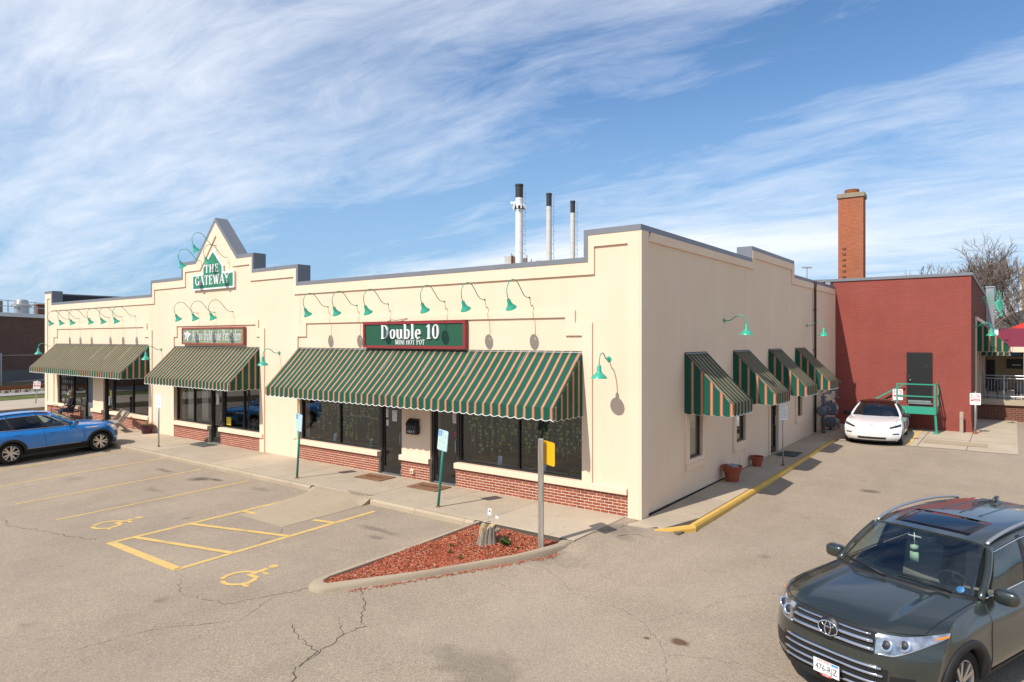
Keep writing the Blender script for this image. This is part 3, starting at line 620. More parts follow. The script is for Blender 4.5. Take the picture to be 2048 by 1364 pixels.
SC = [(.431, 6.18), (7.51, 6.18), (7.51, 6.55), (12.36, 6.55), (12.36, 6.06), (19.3, 6.06)]; SI = [(.30, 5.98), (7.72, 5.98), (7.72, 6.33), (12.08, 6.33), (12.08, 5.83), (19.3, 5.83)]
m.strip(SC, SI, f4s); m.box(.002, .045, -.044, .30, -.05, 6.178); m.box(.002, .045, 19.05, 19.3, -.05, 5.83)
m.build('side_band', MAT['trim'], bld)
m = MB(); SCo = [(.431, 6.305), (7.585, 6.305), (7.585, 6.675), (12.285, 6.675), (12.285, 6.185), (19.5, 6.185)]
for a, b, c, d in zip(SCo, SCo[1:], SC, SC[1:]):
    if b[0] - a[0] > .01: m.prism([(c[0], c[1]), (d[0], d[1]), (b[0], b[1]), (a[0], a[1])], Xf(-.43, .035))
m.box(-.43, .036, 7.50, 7.59, 6.18, 6.675); m.box(-.43, .036, 12.28, 12.37, 6.06, 6.675)
m.build('coping', MAT['coping'], bld, recalc=True)
# ---- left wall, back, roof, floor
m = MB(); m.box(XL, XL + .4, .4, 20, -.3, 6.15); m.box(XL, 0, 19.5, 20, -.3, 5.5); m.build('rear_walls', MAT['stucco'], bld)
MB().box(XL + .4, XL + .42, .42, 17.5, 5.1, 6.14).build('parapet_lining', MAT['roof'], bld); MB().box(XL - .03, XL + .43, .435, 20, 6.152, 6.21).build('coping', MAT['coping'], bld)
MB().box(XL + .42, -.42, .42, 19.4, 4.95, 5.1).build('roof', MAT['roof'], bld)
MB().box(XL + .4, -.4, .42, 19.4, -.25, .0).build('floor', MAT['room'], bld); MB().box(XL + .4, -.4, .42, 19.4, 2.85, 2.95).build('ceiling', MAT['room'], bld)
for x_ in (-12.9, -21.2): MB().box(x_ - .08, x_ + .08, .42, 8, 0, 2.85).build('partition', MAT['room'], bld)
MB().box(XL + .4, -.4, 6.0, 6.1, 0, 2.85).build('partition', MAT['room'], bld)
MB().box(-7.0, -6.45, .42, 3.0, 0, 2.85).build('partition', MAT['room'], bld)
# ---- storefront windows and doors
FY = .13
def window(x0, x1, z0, z1, mull, y=FY, fw=.05):
    f = MB(); f.box(x0, x1, y - .05, y + .05, z1 - fw, z1); f.box(x0, x1, y - .05, y + .05, z0, z0 + fw * .9); f.box(x0, x0 + fw, y - .049, y + .049, z0 + fw * .9, z1 - fw); f.box(x1 - fw, x1, y - .049, y + .049, z0 + fw * .9, z1 - fw)
    o = f.build('window', MAT['frame'], bld)
    e = [x0 + fw] + list(mull) + [x1 - fw]
    for q in mull: MB().box(q - fw / 2, q + fw / 2, y - .048, y + .048, z0 + fw * .9, z1 - fw).build('mullion', MAT['frame'], o)
    for a, b in zip(e, e[1:]): MB().box(a + (fw / 2 if a in mull else 0), b - (fw / 2 if b in mull else 0), y - .006, y + .006, z0 + fw * .9, z1 - fw).build('pane', MAT['glass'], o)
    return o
def door(x0, x1, z0, z1, hside, y=FY, fill=None):
    f = MB(); fw = .09
    f.box(x0, x0 + fw, y - .07, y + .07, z0, z1); f.box(x1 - fw, x1, y - .07, y + .07, z0, z1); f.box(x0 + fw, x1 - fw, y - .07, y + .07, z1 - .3, z1 - .22)
    f.box(x0 + fw, x1 - fw, y - .035, y + .035, z0 + .02, z0 + .20); f.box(x0 + fw, x0 + fw + .05, y - .03, y + .03, z0 + .2, z1 - .3); f.box(x1 - fw - .05, x1 - fw, y - .03, y + .03, z0 + .2, z1 - .3)
    o = f.build('door', MAT['frame'], bld)
    MB().box(x0 + fw + .05, x1 - fw - .05, y - .005, y + .005, z0 + .2, z1 - .3).build('pane', fill or MAT['glass'], o)
    hx = x1 - fw - .025 if hside > 0 else x0 + fw + .025
    MB().tube([(hx, y - .03, z0 + .86), (hx, y - .085, z0 + .88), (hx, y - .085, z0 + 1.2), (hx, y - .03, z0 + 1.22)], .013, 8).build('handle', MAT['steel'], o, True)
    MB().box(x0 + fw, x1 - fw, y - .09, y + .06, z0 - .01, z0 + .018).build('threshold', MAT['steel'], o)
    MB().tube([(hx - .0, y - .05, z0 + .17), (hx, y - .075, z0 + .03)], .009, 6).build('kick_stop', MAT['steel'], o)
    return o
W1 = window(-12.02, -8.26, .625, 2.62, [-10.1]); D1 = door(-8.26, -7.31, 0, 2.6, 1); D2 = door(-6.21, -5.22, 0, 2.6, 1); W2 = window(-5.22, -1.43, .625, 2.62, [-3.3])
W3 = window(-20.18, -17.58, .625, 2.62, [-18.86]); D3 = door(-17.58, -16.72, 0, 2.6, 1); W4 = window(-16.72, -14.23, .625, 2.62, [-15.4])
slate = pbr('grey_door_panel', (.16, .19, .20), .5, 0, .5, .06, 2)
W5 = window(-32.20, -28.92, .625, 2.62, [-30.4]); D4 = door(-28.92, -27.93, 0, 2.6, -1, fill=slate); D5 = door(-26.80, -25.93, 0, 2.6, 1); W6 = window(-25.93, -22.31, .625, 2.62, [-24.05])
# side windows and door (set back in the wall, with stucco casings)
for i, (a, b, z0, z1) in enumerate(SOP):
    if i == 2:
        f = MB(); f.box(-.14, -.04, a, a + .08, z0, z1); f.box(-.14, -.04, b - .08, b, z0, z1); f.box(-.135, -.045, a + .08, b - .08, z0, z0 + .18); f.box(-.135, -.045, a + .08, b - .08, z1 - .12, z1)
        o = f.build('door', MAT['frame'], bld); MB().box(-.085, -.075, a + .08, b - .08, z0 + .18, z1 - .12).build('pane', MAT['glass'], o)
        MB().box(.002, .05, a - .13, a, z0 - .1, z1).build('casing', MAT['trim'], o); MB().box(.002, .05, b, b + .13, z0 - .1, z1).build('casing', MAT['trim'], o)
        MB().tube([(-.06, b - .13, z0 + .9), (-.02, b - .13, z0 + .9), (-.02, b - .13, z0 + 1.2), (-.06, b - .13, z0 + 1.2)], .012, 8).build('handle', MAT['steel'], o)
    else:
        f = MB(); f.box(-.11, -.03, a, a + .04, z0 + .05, z1); f.box(-.11, -.03, b - .06, b, z0 + .05, z1); f.box(-.11, -.03, a, b, z0, z0 + .05); f.box(-.11, -.03, a + .04, b - .06, z1 - .05, z1)
        o = f.build('window', MAT['frame'], bld); MB().box(-.055, -.045, a + .04, b - .06, z0 + .05, z1 - .05).build('pane', MAT['glass'], o)
        c = MB(); c.box(.002, .05, a - .2, a, z0 - .12, z1 + .1); c.box(.002, .05, b, b + .2, z0 - .12, z1 + .1); c.bbox(.003, .07, a - .2, b + .2, z0 - .25, z0 - .12, .008); c.box(.002, .05, a, b, z0 - .12, z0)
        c.build('casing', MAT['trim'], o)
# thin vertical expansion joints in the stucco, strips of a deeper tan
for x_ in (-12.0, -22.1): MB().box(x_ - .006, x_ + .006, -.004, .001, 2.7, 5.28).build('expansion_joint', pbr('tan_joint', (.55, .46, .31), 1.), bld)
MB().box(-.001, .004, 6.85, 6.862, 0.3, 5.95).build('expansion_joint', bpy.data.materials['tan_joint'], bld)
MB().box(-.001, .012, .0, 19.2, -.02, .035).build('base_flashing', MAT['black'], bld)
# ================================================================ awnings
def awning(name, label, w_, zt, zf, zv, d, loc, rz, group):
    a = thing(name, label, 'awning', loc, rz, group); th = .006
    # canopy slope
    sag = lambda x, y: -.030 * math.sin(math.pi * min(1, max(0, -y / d))) * (.35 + .65 * math.sin(x * math.pi / 1.33) ** 2) - .006 * math.sin(x * 7.3 + y * 4) * math.sin(math.pi * min(1, max(0, -y / d)))
    MB().slab(lambda x, y: (x, y, zt + (zf - zt) * (-y / d) + sag(x, y)), lin(0, w_, max(6, int(w_ / .17))), lin(-d, 0, 7), (0, 0, th)).build('canopy', MAT['aw_x'], a, True)
    sc_ = lambda x: zv + .042 * (1 - abs(math.sin(math.pi * x / PITCH)) ** .7) if True else 0
    n = int(w_ / PITCH * 10); xs_ = lin(0, w_, n)
    MB().slab(lambda x, t: (x, -d - .012 + .02 * (1 - t) * math.sin(x * 5) * .5, zf + .004 + (sc_(x) - zf) * (1 - t)), xs_, [0., .5, 1.], (0, .006, 0)).build('valance', MAT['aw_x'], a)
    MB().tube([(x, -d - .012 + .02 * math.sin(x * 5) * .5, sc_(x)) for x in xs_], .0085, 5).build('valance_piping', MAT['white'], a, True)
    for sx in (0, 1):
        X = 0 if sx == 0 else w_; e = -.008 if sx == 0 else .008
        ys_ = lin(-d, 0, 40)
        p = MB().slab(lambda y, t: (X + e, y, zv + .042 * (1 - abs(math.sin(math.pi * y / PITCH)) ** .7) + ((zt + (zf - zt) * (-y / d)) - zv - .04) * t), ys_, [0., 1.], (e, 0, 0))
        p.build('side_panel', MAT['aw_y'], a, recalc=True)
        MB().tube([(X + e, y, zv + .042 * (1 - abs(math.sin(math.pi * y / PITCH)) ** .7)) for y in ys_], .0085, 5).build('side_piping', MAT['white'], a, True)
    fr = MB(); fr.tube([(.02, -d + .02, zf - .03), (w_ - .02, -d + .02, zf - .03)], .014, 6); fr.tube([(.02, -.02, zt - .03), (w_ - .02, -.02, zt - .03)], .014, 6)
    for x in lin(.03, w_ - .03, max(2, int(w_ / 1.4) + 1)):
        fr.tube([(x, -.02, zt - .03), (x, -d + .02, zf - .035)], .012, 6); fr.tube([(x, -d + .02, zf - .03), (x, -.02, zf - .03)], .012, 6)
    fr.build('frame', MAT['steel'], a)
    return a
GA = 'striped awnings over the shopfront'
awning('awning', 'widest green and orange striped awning, below the Double 10 sign', 10.66, 3.57, 2.37, 2.09, 1.18, (-12.09, 0, 0), 0, GA)
awning('awning', 'middle green striped awning on the front, below the Rufus pet salon sign', 5.94, 3.57, 2.39, 2.13, 1.15, (-20.18, 0, 0), 0, GA)
awning('awning', 'leftmost striped awning on the front, the one with no sign above it', 10.1, 3.62, 2.48, 2.22, 1.14, (-32.36, 0, 0), 0, GA)
GS = 'small striped awnings on the shaded side wall'
for y0, lb in ((2.38, 'small striped awning on the shaded side wall, nearest the building corner'), (5.88, 'second small striped awning from the corner on the shaded side wall'), (9.30, 'third small striped awning from the corner, above the side door'), (12.62, 'small striped awning on the side wall nearest the gas meters')):
    awning('awning', lb, 1.42, 3.52, 2.34, 2.03, 1.17, (.008, y0, 0), R(90), GS)
# ================================================================ gooseneck lamps
def shade_prof(r, h): return [(.028, h), (.045, h * .9), (.05, h * .55), (.07, h * .42), (r * .62, h * .30), (r * .92, h * .12), (r, 0.), (r - .006, .0), (r * .9, h * .11), (r * .6, h * .27), (.05, h * .38)]
def bez(P, n=6):
    P = [Vector(p) for p in P]; o = []
    for i in range(len(P) - 1):
        p0, p1, p2, p3 = P[max(i - 1, 0)], P[i], P[i + 1], P[min(i + 2, len(P) - 1)]
        for k in range(n):
            t = k / n; o.append(.5 * ((2 * p1) + (-p0 + p2) * t + (2 * p0 - 5 * p1 + 4 * p2 - p3) * t * t + (-p0 + 3 * p1 - 3 * p2 + p3) * t ** 3))
    o.append(P[-1]); return o
def make_lamp(name, path, rad, hh, tilt, tr=.011, pr_=1.):
    a = thing(name, 'x', 'lamp'); pts = bez([(0, p[0], p[1]) for p in path])
    MB().tube(pts, tr, 8).build('arm', MAT['green'], a, True)
    MB().lathe([(0, .012), (.055 * pr_, .012), (.06 * pr_, 0.)], 16, M4=Matrix.Rotation(R(90), 4, 'X')).build('wall_plate', MAT['green'], a, 40)
    e = pts[-1]; M4 = Matrix.Translation(e) @ Matrix.Rotation(tilt, 4, 'X') @ Matrix.Translation((0, 0, -hh + .01))
    pr = shade_prof(rad, hh); s_ = MB(); s_.lathe(pr[:7], 28, M4=M4); s_.lathe(pr[6:], 28, M4=M4, mi=1)
    s_.build('shade', [MAT['green'], MAT['lampin']], a, 50)
    MB().lathe([(0, .0), (.03, .01), (.035, .05), (.02, .09), (0, .1)], 12, M4=M4 @ Matrix.Translation((0, 0, hh * .12))).build('bulb', MAT['lampin'], a, True)
    return a
HI = make_lamp('gooseneck_lamp', [(0, 0), (-.12, .0), (-.24, .06), (-.38, .22), (-.5, .34), (-.64, .385), (-.79, .33), (-.885, .18), (-.88, .02), (-.835, -.09)], .135, .24, R(30), .011, .4)
LO = make_lamp('gooseneck_lamp', [(0, 0), (-.10, -.005), (-.2, .02), (-.3, .10), (-.42, .14), (-.53, .10), (-.59, .0), (-.60, -.12)], .175, .29, 0, .013)
used = set()
def put(src, loc, rz, label, group):
    o = src if id(src) not in used else copy_tree(src); used.add(id(src))
    o.location = loc; o.rotation_euler = (0, 0, rz); o['label'] = label; o['group'] = group; return o
ORD = ['first', 'second', 'third', 'fourth', 'fifth', 'sixth']
for i, x in enumerate((-10.57, -9.21, -7.86, -5.68, -4.30, -2.91)): put(HI, (x, -.012, 4.85), 0, f'{ORD[i]} from left of six green gooseneck lamps above the widest awning', 'lamps above the Double 10 sign')
for i, x in enumerate((-18.39, -17.17, -15.96)): put(HI, (x, -.012, 4.84), 0, f'{["left", "middle", "right"][i]} one of three green gooseneck lamps above the pet salon sign', 'lamps above the pet salon sign')
for i, x in enumerate((-30.76, -29.48, -28.19, -26.17, -24.89, -23.6)): put(HI, (x, -.012, 4.83), 0, f'{ORD[i]} from left of six green gooseneck lamps above the leftmost awning', 'lamps above the leftmost awning')
for (x, z, lb) in ((-17.10, 7.30, 'topmost green gooseneck lamp, on the pointed gable'), (-18.08, 6.79, 'green gooseneck lamp left of the gable peak, over THE GATEWAY sign'), (-16.30, 6.80, 'green gooseneck lamp right of the gable peak, over THE GATEWAY sign')): put(HI, (x, -.012, z), 0, lb, 'lamps on the gable')
for x, z, lb in ((-32.88, 3.49, 'green barn lamp left of the leftmost awning'), (-21.28, 3.42, 'green barn lamp on the wall between leftmost and middle awnings'), (-13.13, 3.39, 'green barn lamp on the wall between middle and widest awnings'), (-.76, 3.41, 'green barn lamp at the corner right of the widest awning')): put(LO, (x, -.012, z), R(9) if x > -1 else 0, lb, 'barn lamps beside the front awnings')
for y, z, lb in ((5.14, 4.36, 'nearer green barn lamp on the shaded side wall'), (14.31, 4.37, 'farther green barn lamp on the shaded side wall beside the downspout')): put(LO, (.012, y, z), R(90), lb, 'barn lamps on the shaded side wall')
# ================================================================ lettering
def glyphs(T, t):
    # strokes on a unit cap height: v(x,y0,y1,w) h(x0,x1,y,w) d(x0,y0,x1,y1,w) a(cx,cy,rx,ry,a0,a1)
    S = lambda x, y, hw=.13: ('h', x - hw, x + hw, y, t)
    st = lambda x, lo=0., hi=1.: [('v', x, lo, hi, T), S(x, lo + t / 2), S(x, hi - t / 2)]
    X = .68
    return {
     'D': (.86, st(.2) + [('a', .34, .5, .42, .5, -90, 90), ('h', .2, .36, t / 2, t), ('h', .2, .36, 1 - t / 2, t)]),
     'P': (.72, st(.2) + [('a', .38, .74, .27, .26, -90, 90), ('h', .2, .4, .48 + t / 2, t), ('h', .2, .4, 1 - t / 2, t)]),
     'R': (.8, st(.2) + [('a', .38, .74, .25, .26, -90, 90), ('h', .2, .4, .48 + t / 2, t), ('h', .2, .4, 1 - t / 2, t), ('d', .42, .5, .72, 0, T)]),
     'O': (.86, [('a', .43, .5, .38, .5, 0, 360)]), 'C': (.8, [('a', .43, .5, .38, .5, 40, 320), ('v', .72, .68, .9, t)]), 'G': (.86, [('a', .43, .5, .38, .5, 45, 340), ('v', .72, .05, .42, T), S(.72, .42), ('v', .72, .7, .9, t)]),
     'T': (.76, [('v', .38, 0, 1, T), S(.38, t / 2), ('h', .04, .72, 1 - t / 2, t), ('v', .07, .74, 1, t), ('v', .69, .74, 1, t)]),
     'H': (.9, st(.2) + st(.7) + [('h', .2, .7, .52, t)]), 'I': (.4, st(.2)), 'N': (.9, [('v', .18, 0, 1, t * 1.2), ('v', .72, 0, 1, t * 1.2), ('d', .16, 1, .74, 0, T), S(.18, t / 2), S(.72, 1 - t / 2), S(.16, 1 - t / 2)]),
     'M': (1.05, [('v', .16, 0, 1, t * 1.2), ('v', .88, 0, 1, T), ('d', .16, 1, .5, .05, T), ('d', .88, 1, .52, .05, t * 1.3), S(.16, t / 2), S(.88, t / 2), S(.14, 1 - t / 2), S(.9, 1 - t / 2)]),
     'E': (.74, st(.2) + [('h', .2, .64, t / 2, t), ('h', .2, .62, 1 - t / 2, t), ('h', .2, .5, .52, t), ('v', .64, 0, .24, t), ('v', .62, .76, 1, t), ('v', .5, .4, .64, t)]),
     'A': (.84, [('d', .1, 0, .42, 1, t * 1.3), ('d', .74, 0, .42, 1, T), ('h', .22, .6, .34, t), S(.1, t / 2, .1), S(.74, t / 2)]), 'W': (1.1, [('d', .12, 1, .36, 0, T), ('d', .58, 1, .36, 0, t * 1.3), ('d', .52, 1, .78, 0, T), ('d', 1.0, 1, .78, 0, t * 1.3), S(.12, 1 - t / 2), S(.54, 1 - t / 2), S(.98, 1 - t / 2)]),
     'Y': (.82, [('v', .41, 0, .5, T), ('d', .12, 1, .41, .45, T), ('d', .72, 1, .43, .45, t * 1.3), S(.41, t / 2), S(.12, 1 - t / 2), S(.72, 1 - t / 2)]), 'L': (.7, st(.2) + [('h', .2, .62, t / 2, t), ('v', .62, 0, .26, t)]),
     'S': (.64, [('a', .32, .74, .24, .26, 40, 270), ('a', .32, .26, .25, .26, -130, 90), ('v', .53, .72, .92, t), ('v', .1, .08, .3, t)]),
     'o': (.62, [('a', .31, X / 2, .28, X / 2, 0, 360)]), 'u': (.68, [('v', .16, .2, X, T), ('v', .5, 0, X, T), ('a', .33, .22, .17 + T / 2, .22, 180, 320), S(.12, X - t / 2, .09), S(.46, X - t / 2, .09), S(.54, t / 2, .09)]),
     'b': (.66, [('v', .16, 0, 1.04, T), S(.11, 1.04 - t / 2, .08), ('a', .34, X / 2, .27, X / 2, -120, 120)]), 'l': (.34, [('v', .17, 0, 1.04, T), S(.12, 1.04 - t / 2, .08), S(.17, t / 2)]),
     'e': (.58, [('a', .3, X / 2, .26, X / 2, 0, 312), ('h', .08, .54, X * .52, t)]), 'f': (.4, [('v', .17, 0, .86, T), ('a', .31, .84, .2, .2, 60, 180), ('h', .04, .36, X - t / 2, t), S(.17, t / 2)]),
     's': (.48, [('a', .24, X * .74, .17, X * .26, 40, 270), ('a', .24, X * .26, .18, X * .26, -130, 90)]), 'n': (.68, [('v', .16, 0, X, T), ('v', .5, 0, X * .66, T), ('a', .33, X - .24, .17 + T / 2, .24, 0, 150), S(.16, t / 2, .1), S(.5, t / 2, .1), S(.11, X - t / 2, .07)]),
     'd': (.66, [('v', .5, 0, 1.04, T), S(.45, 1.04 - t / 2, .08), ('a', .32, X / 2, .27, X / 2, 60, 300)]), 't': (.4, [('v', .18, .12, .9, T), ('h', .04, .36, X - t / 2, t), ('a', .28, .13, .16, .13, 190, 320)]),
     'a': (.58, [('v', .42, 0, X * .7, T), ('a', .26, X * .66, .2, X * .34, 0, 150), ('a', .26, .18, .2, .19, 20, 330), S(.46, t / 2, .07)]),
     '1': (.5, [('v', .27, 0, 1, T), S(.27, t / 2, .17), ('d', .08, .82, .27, 1., t * 1.6)]), '0': (.68, [('a', .34, .5, .29, .5, 0, 360)]), ' ': (.38, []),
    }
def text_mesh(txt, h, f, T=.17, t=.06, track=.0, sx=1.):
    # f(x, y, d): text plane -> 3-D (d = depth toward the viewer); returns MB and width
    G = glyphs(T, t); m = MB(); x = 0.; k = 0
    def P(pts):
        nonlocal k
        k = (k + 1) % 5; top = 1. + k * .012
        m.prism([(p[0], p[1]) for p in pts], lambda p, q: f((x + p[0] * sx) * h, p[1] * h, top if q else 0.))
    for c in txt:
        wd, st = G[c]
        for s_ in st:
            if s_[0] == 'v': _, a, y0, y1, w_ = s_; P([(a - w_ / 2, y0), (a + w_ / 2, y0), (a + w_ / 2, y1), (a - w_ / 2, y1)])
            elif s_[0] == 'h': _, a, b, y, w_ = s_; P([(a, y - w_ / 2), (b, y - w_ / 2), (b, y + w_ / 2), (a, y + w_ / 2)])
            elif s_[0] == 'd': _, a, y0, b, y1, w_ = s_; P([(a - w_ / 2, y0), (a + w_ / 2, y0), (b + w_ / 2, y1), (b - w_ / 2, y1)][:: 1 if y1 > y0 else -1])
            else:
                _, cx, cy, rx, ry, a0, a1 = s_; n = max(5, int(abs(a1 - a0) / 18))
                for i in range(n):
                    q = []
                    for a in (a0 + (a1 - a0) * i / n, a0 + (a1 - a0) * (i + 1) / n):
                        ca, sa = math.cos(R(a)), math.sin(R(a)); w_ = t + (T - t) * abs(ca) ** 1.3
                        q.append(((cx + (rx) * ca, cy + ry * sa), (cx + (rx - w_) * ca, cy + (ry - (t + (w_ - t) * .3)) * sa)))
                    P([q[0][0], q[1][0], q[1][1], q[0][1]])
        x += (wd + track) * sx
    return m, x * h
def put_text(par, txt, h, cx, z0, y, mat, depth=.03, T=.17, t=.06, track=.0, sx=1., width=None, name='lettering', plane='xz'):
    _, w0 = text_mesh(txt, h, lambda a, b, d: (a, b, d), T, t, track, sx)
    k = 1. if width is None else width / w0
    x = 0.
    for c in txt:                                          # each letter its own part
        m, w_ = text_mesh(c, h, lambda a, b, d: (cx - w0 * k / 2 + (x + a) * k, y - d * depth, z0 + b), T, t, track, sx)
        if m.v: m.build('letter', mat, par, recalc=True)
        x += w_
def bfont(par, txt, h, mat, loc, rot, align='CENTER', name='lettering', sx=1., ext=.001, spacing=1.):
    c = bpy.data.curves.new('t', 'FONT'); c.body = txt; c.size = h; c.align_x = align; c.extrude = ext; c.resolution_u = 2; c.space_character = spacing
    o = bpy.data.objects.new('t', c); COL.objects.link(o); dg = bpy.context.evaluated_depsgraph_get(); me = bpy.data.meshes.new_from_object(o.evaluated_get(dg)); bpy.data.objects.remove(o)
    me.materials.clear(); me.materials.append(mat); ob = bpy.data.objects.new(name, me); COL.objects.link(ob); ob.parent = par; ob.location = loc; ob.rotation_euler = rot; ob.scale = (sx, 1, 1); return ob
# Double 10 sign
s_ = thing('shop_sign', 'large dark green sign reading Double 10 MINI HOT POT in a maroon frame', 'sign', (-6.825, 0, 0))
MB().box(-1.9, 1.9, -.10, -.03, 3.66, 4.27).build('sign_board', MAT['greensign'], s_)
fm = MB(); fm.box(-1.975, 1.975, -.13, -.025, 4.265, 4.335); fm.box(-1.975, 1.975, -.13, -.025, 3.595, 3.665); fm.box(-1.975, -1.895, -.129, -.025, 3.665, 4.265); fm.box(1.895, 1.975, -.129, -.025, 3.665, 4.265); fm.build('sign_frame', MAT['maroon'], s_)
put_text(s_, 'Double 10', .385, -.06, 3.855, -.10, MAT['white'], .04, .17, .055, .03, width=2.30)
put_text(s_, 'MINI HOT POT', .135, -.06, 3.70, -.10, MAT['white'], .008, .15, .075, .05, width=1.15)
MB().tube([(-1.0, -.06, 4.34), (-.8, -.1, 4.39), (-.6, -.09, 4.37), (-.2, -.06, 4.42)], .008, 5).build('cable', MAT['black'], s_)
# Rufus sign
s_ = thing('shop_sign', 'weathered green board sign reading Rufus DuMonde Pet Salon in a red-brown frame', 'sign', (-17.25, 0, 0))
wg = wood_mat('weathered_green_board', (.10, .15, .10), (.34, .38, .26), 0)
for k in range(4): MB().box(-2.09, 2.09, -.10 + .002 * (k % 2), -.03, 3.70 + k * .133, 3.70 + (k + 1) * .133 - .006).build('board', wg, s_)
fm = MB(); fm.box(-2.16, 2.16, -.12, -.025, 4.23, 4.285); fm.box(-2.16, 2.16, -.12, -.025, 3.645, 3.70); fm.box(-2.16, -2.10, -.119, -.025, 3.70, 4.23); fm.box(2.10, 2.16, -.119, -.025, 3.70, 4.23); fm.build('sign_frame', pbr('red_brown_frame', (.30, .07, .045), .6), s_)
put_text(s_, 'Rufus DuMonde Pet Salon', .36, .32, 3.80, -.10, MAT['white'], .01, .10, .055, .08, .7, width=3.35)
d_ = MB(); d_.prism([(-2.02, 4.1), (-1.85, 3.95), (-1.98, 3.82), (-1.80, 3.88), (-1.72, 3.76), (-1.66, 3.93), (-1.48, 4.06), (-1.68, 4.09), (-1.76, 4.16), (-1.85, 4.08)][::-1], Yf(-.106, -.1)); d_.build('white_emblem', MAT['white'], s_); MB().box(-1.80, -1.74, -.109, -.1055, 3.86, 4.08).build('blue_mark', MAT['blueprint'], s_)
# Gateway sign
s_ = thing('gable_sign', 'green pointed sign reading THE GATEWAY with white border on the gable', 'sign', (-17.2, 0, 0))
lg = pbr('mid_green_sign', (.03, .22, .12), .5)
SH = [(-1.44, 5.69), (1.44, 5.69), (1.44, 6.285), (.70, 6.285), (.70, 6.52), (.03, 7.15), (-.69, 6.52), (-.69, 6.285), (-1.44, 6.285)]
SI2 = [(-1.38, 5.75), (1.38, 5.75), (1.38, 6.225), (.64, 6.225), (.64, 6.50), (.03, 7.06), (-.63, 6.50), (-.63, 6.225), (-1.38, 6.225)]
MB().prism(SH, Yf(-.02, -.09)).build('white_board', MAT['white'], s_, recalc=True); MB().prism(SI2, Yf(-.091, -.096)).build('green_face', lg, s_, recalc=True)
put_text(s_, 'THE', .29, .0, 6.31, -.096, MAT['white'], .02, .17, .065, .06, width=1.0); put_text(s_, 'GATEWAY', .345, 0, 5.865, -.096, MAT['white'], .02, .17, .065, .05, width=2.40)
bfont(s_, '600 WILLIAMSON ST.', .085, MAT['darkprint'], (0, -.0965, 5.775), (R(90), 0, 0), name='small_print', ext=.0008)
# ================================================================ posts and small signs
def sheet(par, name, w_, h, mat, at, rz=0, tilt=0, th=.004, rad=.03):
    # rounded plate facing local -y, centred at `at`
    pts = []
    for cx, cy, a0 in ((w_ / 2 - rad, h / 2 - rad, 0), (-w_ / 2 + rad, h / 2 - rad, 90), (-w_ / 2 + rad, -h / 2 + rad, 180), (w_ / 2 - rad, -h / 2 + rad, 270)):
        pts += [(cx + rad * math.cos(R(a0 + k * 30)), cy + rad * math.sin(R(a0 + k * 30))) for k in range(4)]
    return MB().prism(pts, lambda p, k: (p[0], -th * k, p[1])).build(name, mat, par, loc=at, rot=(0, tilt, rz), recalc=True)
def flat(par, name, x0, x1, z0, z1, y, mat): return MB().box(x0, x1, y - .0012, y, z0, z1).build(name, mat, par)
def lines_on(par, name, x0, x1, z1, n, dz, th, y, mat, seed=0, dens=.8):
    r = random.Random(seed); m = MB()
    for i in range(n):
        z = z1 - i * dz; x = x0
        while x < x1 - .01:
            l = r.uniform(.02, .06)
            if r.random() < dens: m.box(x, min(x + l, x1), y - .0012, y, z - th, z)
            x += l + .012
    return tag(m.build(name, mat, par), kind='stuff')
def hc_sign(loc, lean, label):
    a = thing('accessible_parking_sign', label, 'sign', loc, 0, 'accessible parking signs'); a.rotation_euler = (0, lean, R(-4))
    MB().tube([(0, 0, -.1), (0, 0, 1.74)], .03, 10).build('post', MAT['greenpost'], a, True); MB().lathe([(.05, 0), (.06, .012), (.03, .035)], 12).build('rusty_base', MAT['rust'], a)
    p = sheet(a, 'sign_plate', .31, .46, MAT['mint'], (0, -.034, 1.56)); b = sheet(a, 'blue_border', .326, .476, pbr('pale_blue_border', (.30, .42, .75), .5), (0, -.031, 1.56), th=.002)
    flat(p, 'blue_square', -.145, -.04, .10, .215, -.0045, MAT['blueprint']); flat(p, 'blue_rule', -.15, .15, .088, .096, -.0045, MAT['blueprint']); lines_on(p, 'small_print', -.11, .12, .04, 5, .045, .02, -.0045, pbr('faded_green_print', (.33, .52, .48), .6), 3)
    lines_on(p, 'small_print', -.02, .13, .19, 2, .045, .02, -.0045, bpy.data.materials['faded_green_print'], 4)
    wheelchair(-.092, .155, .085, p, lambda x, y: (x, -.0065, y), MAT['white'])
    for zz_ in (.20, -.20): MB().lathe([(0, .006), (.009, .004), (.01, 0)], 8, M4=Matrix.Translation((.0, -.004, zz_)) @ Matrix.Rotation(R(90), 4, 'X')).build('bolt', MAT['darkmetal'], p)
    return a
hc_sign((-9.46, -1.90, 0), R(5.5), 'leaning green post with accessible parking sign left of the hot pot doors')
hc_sign((-4.16, -1.86, 0), R(7.0), 'leaning green post with accessible parking sign in front of the right hot pot door')
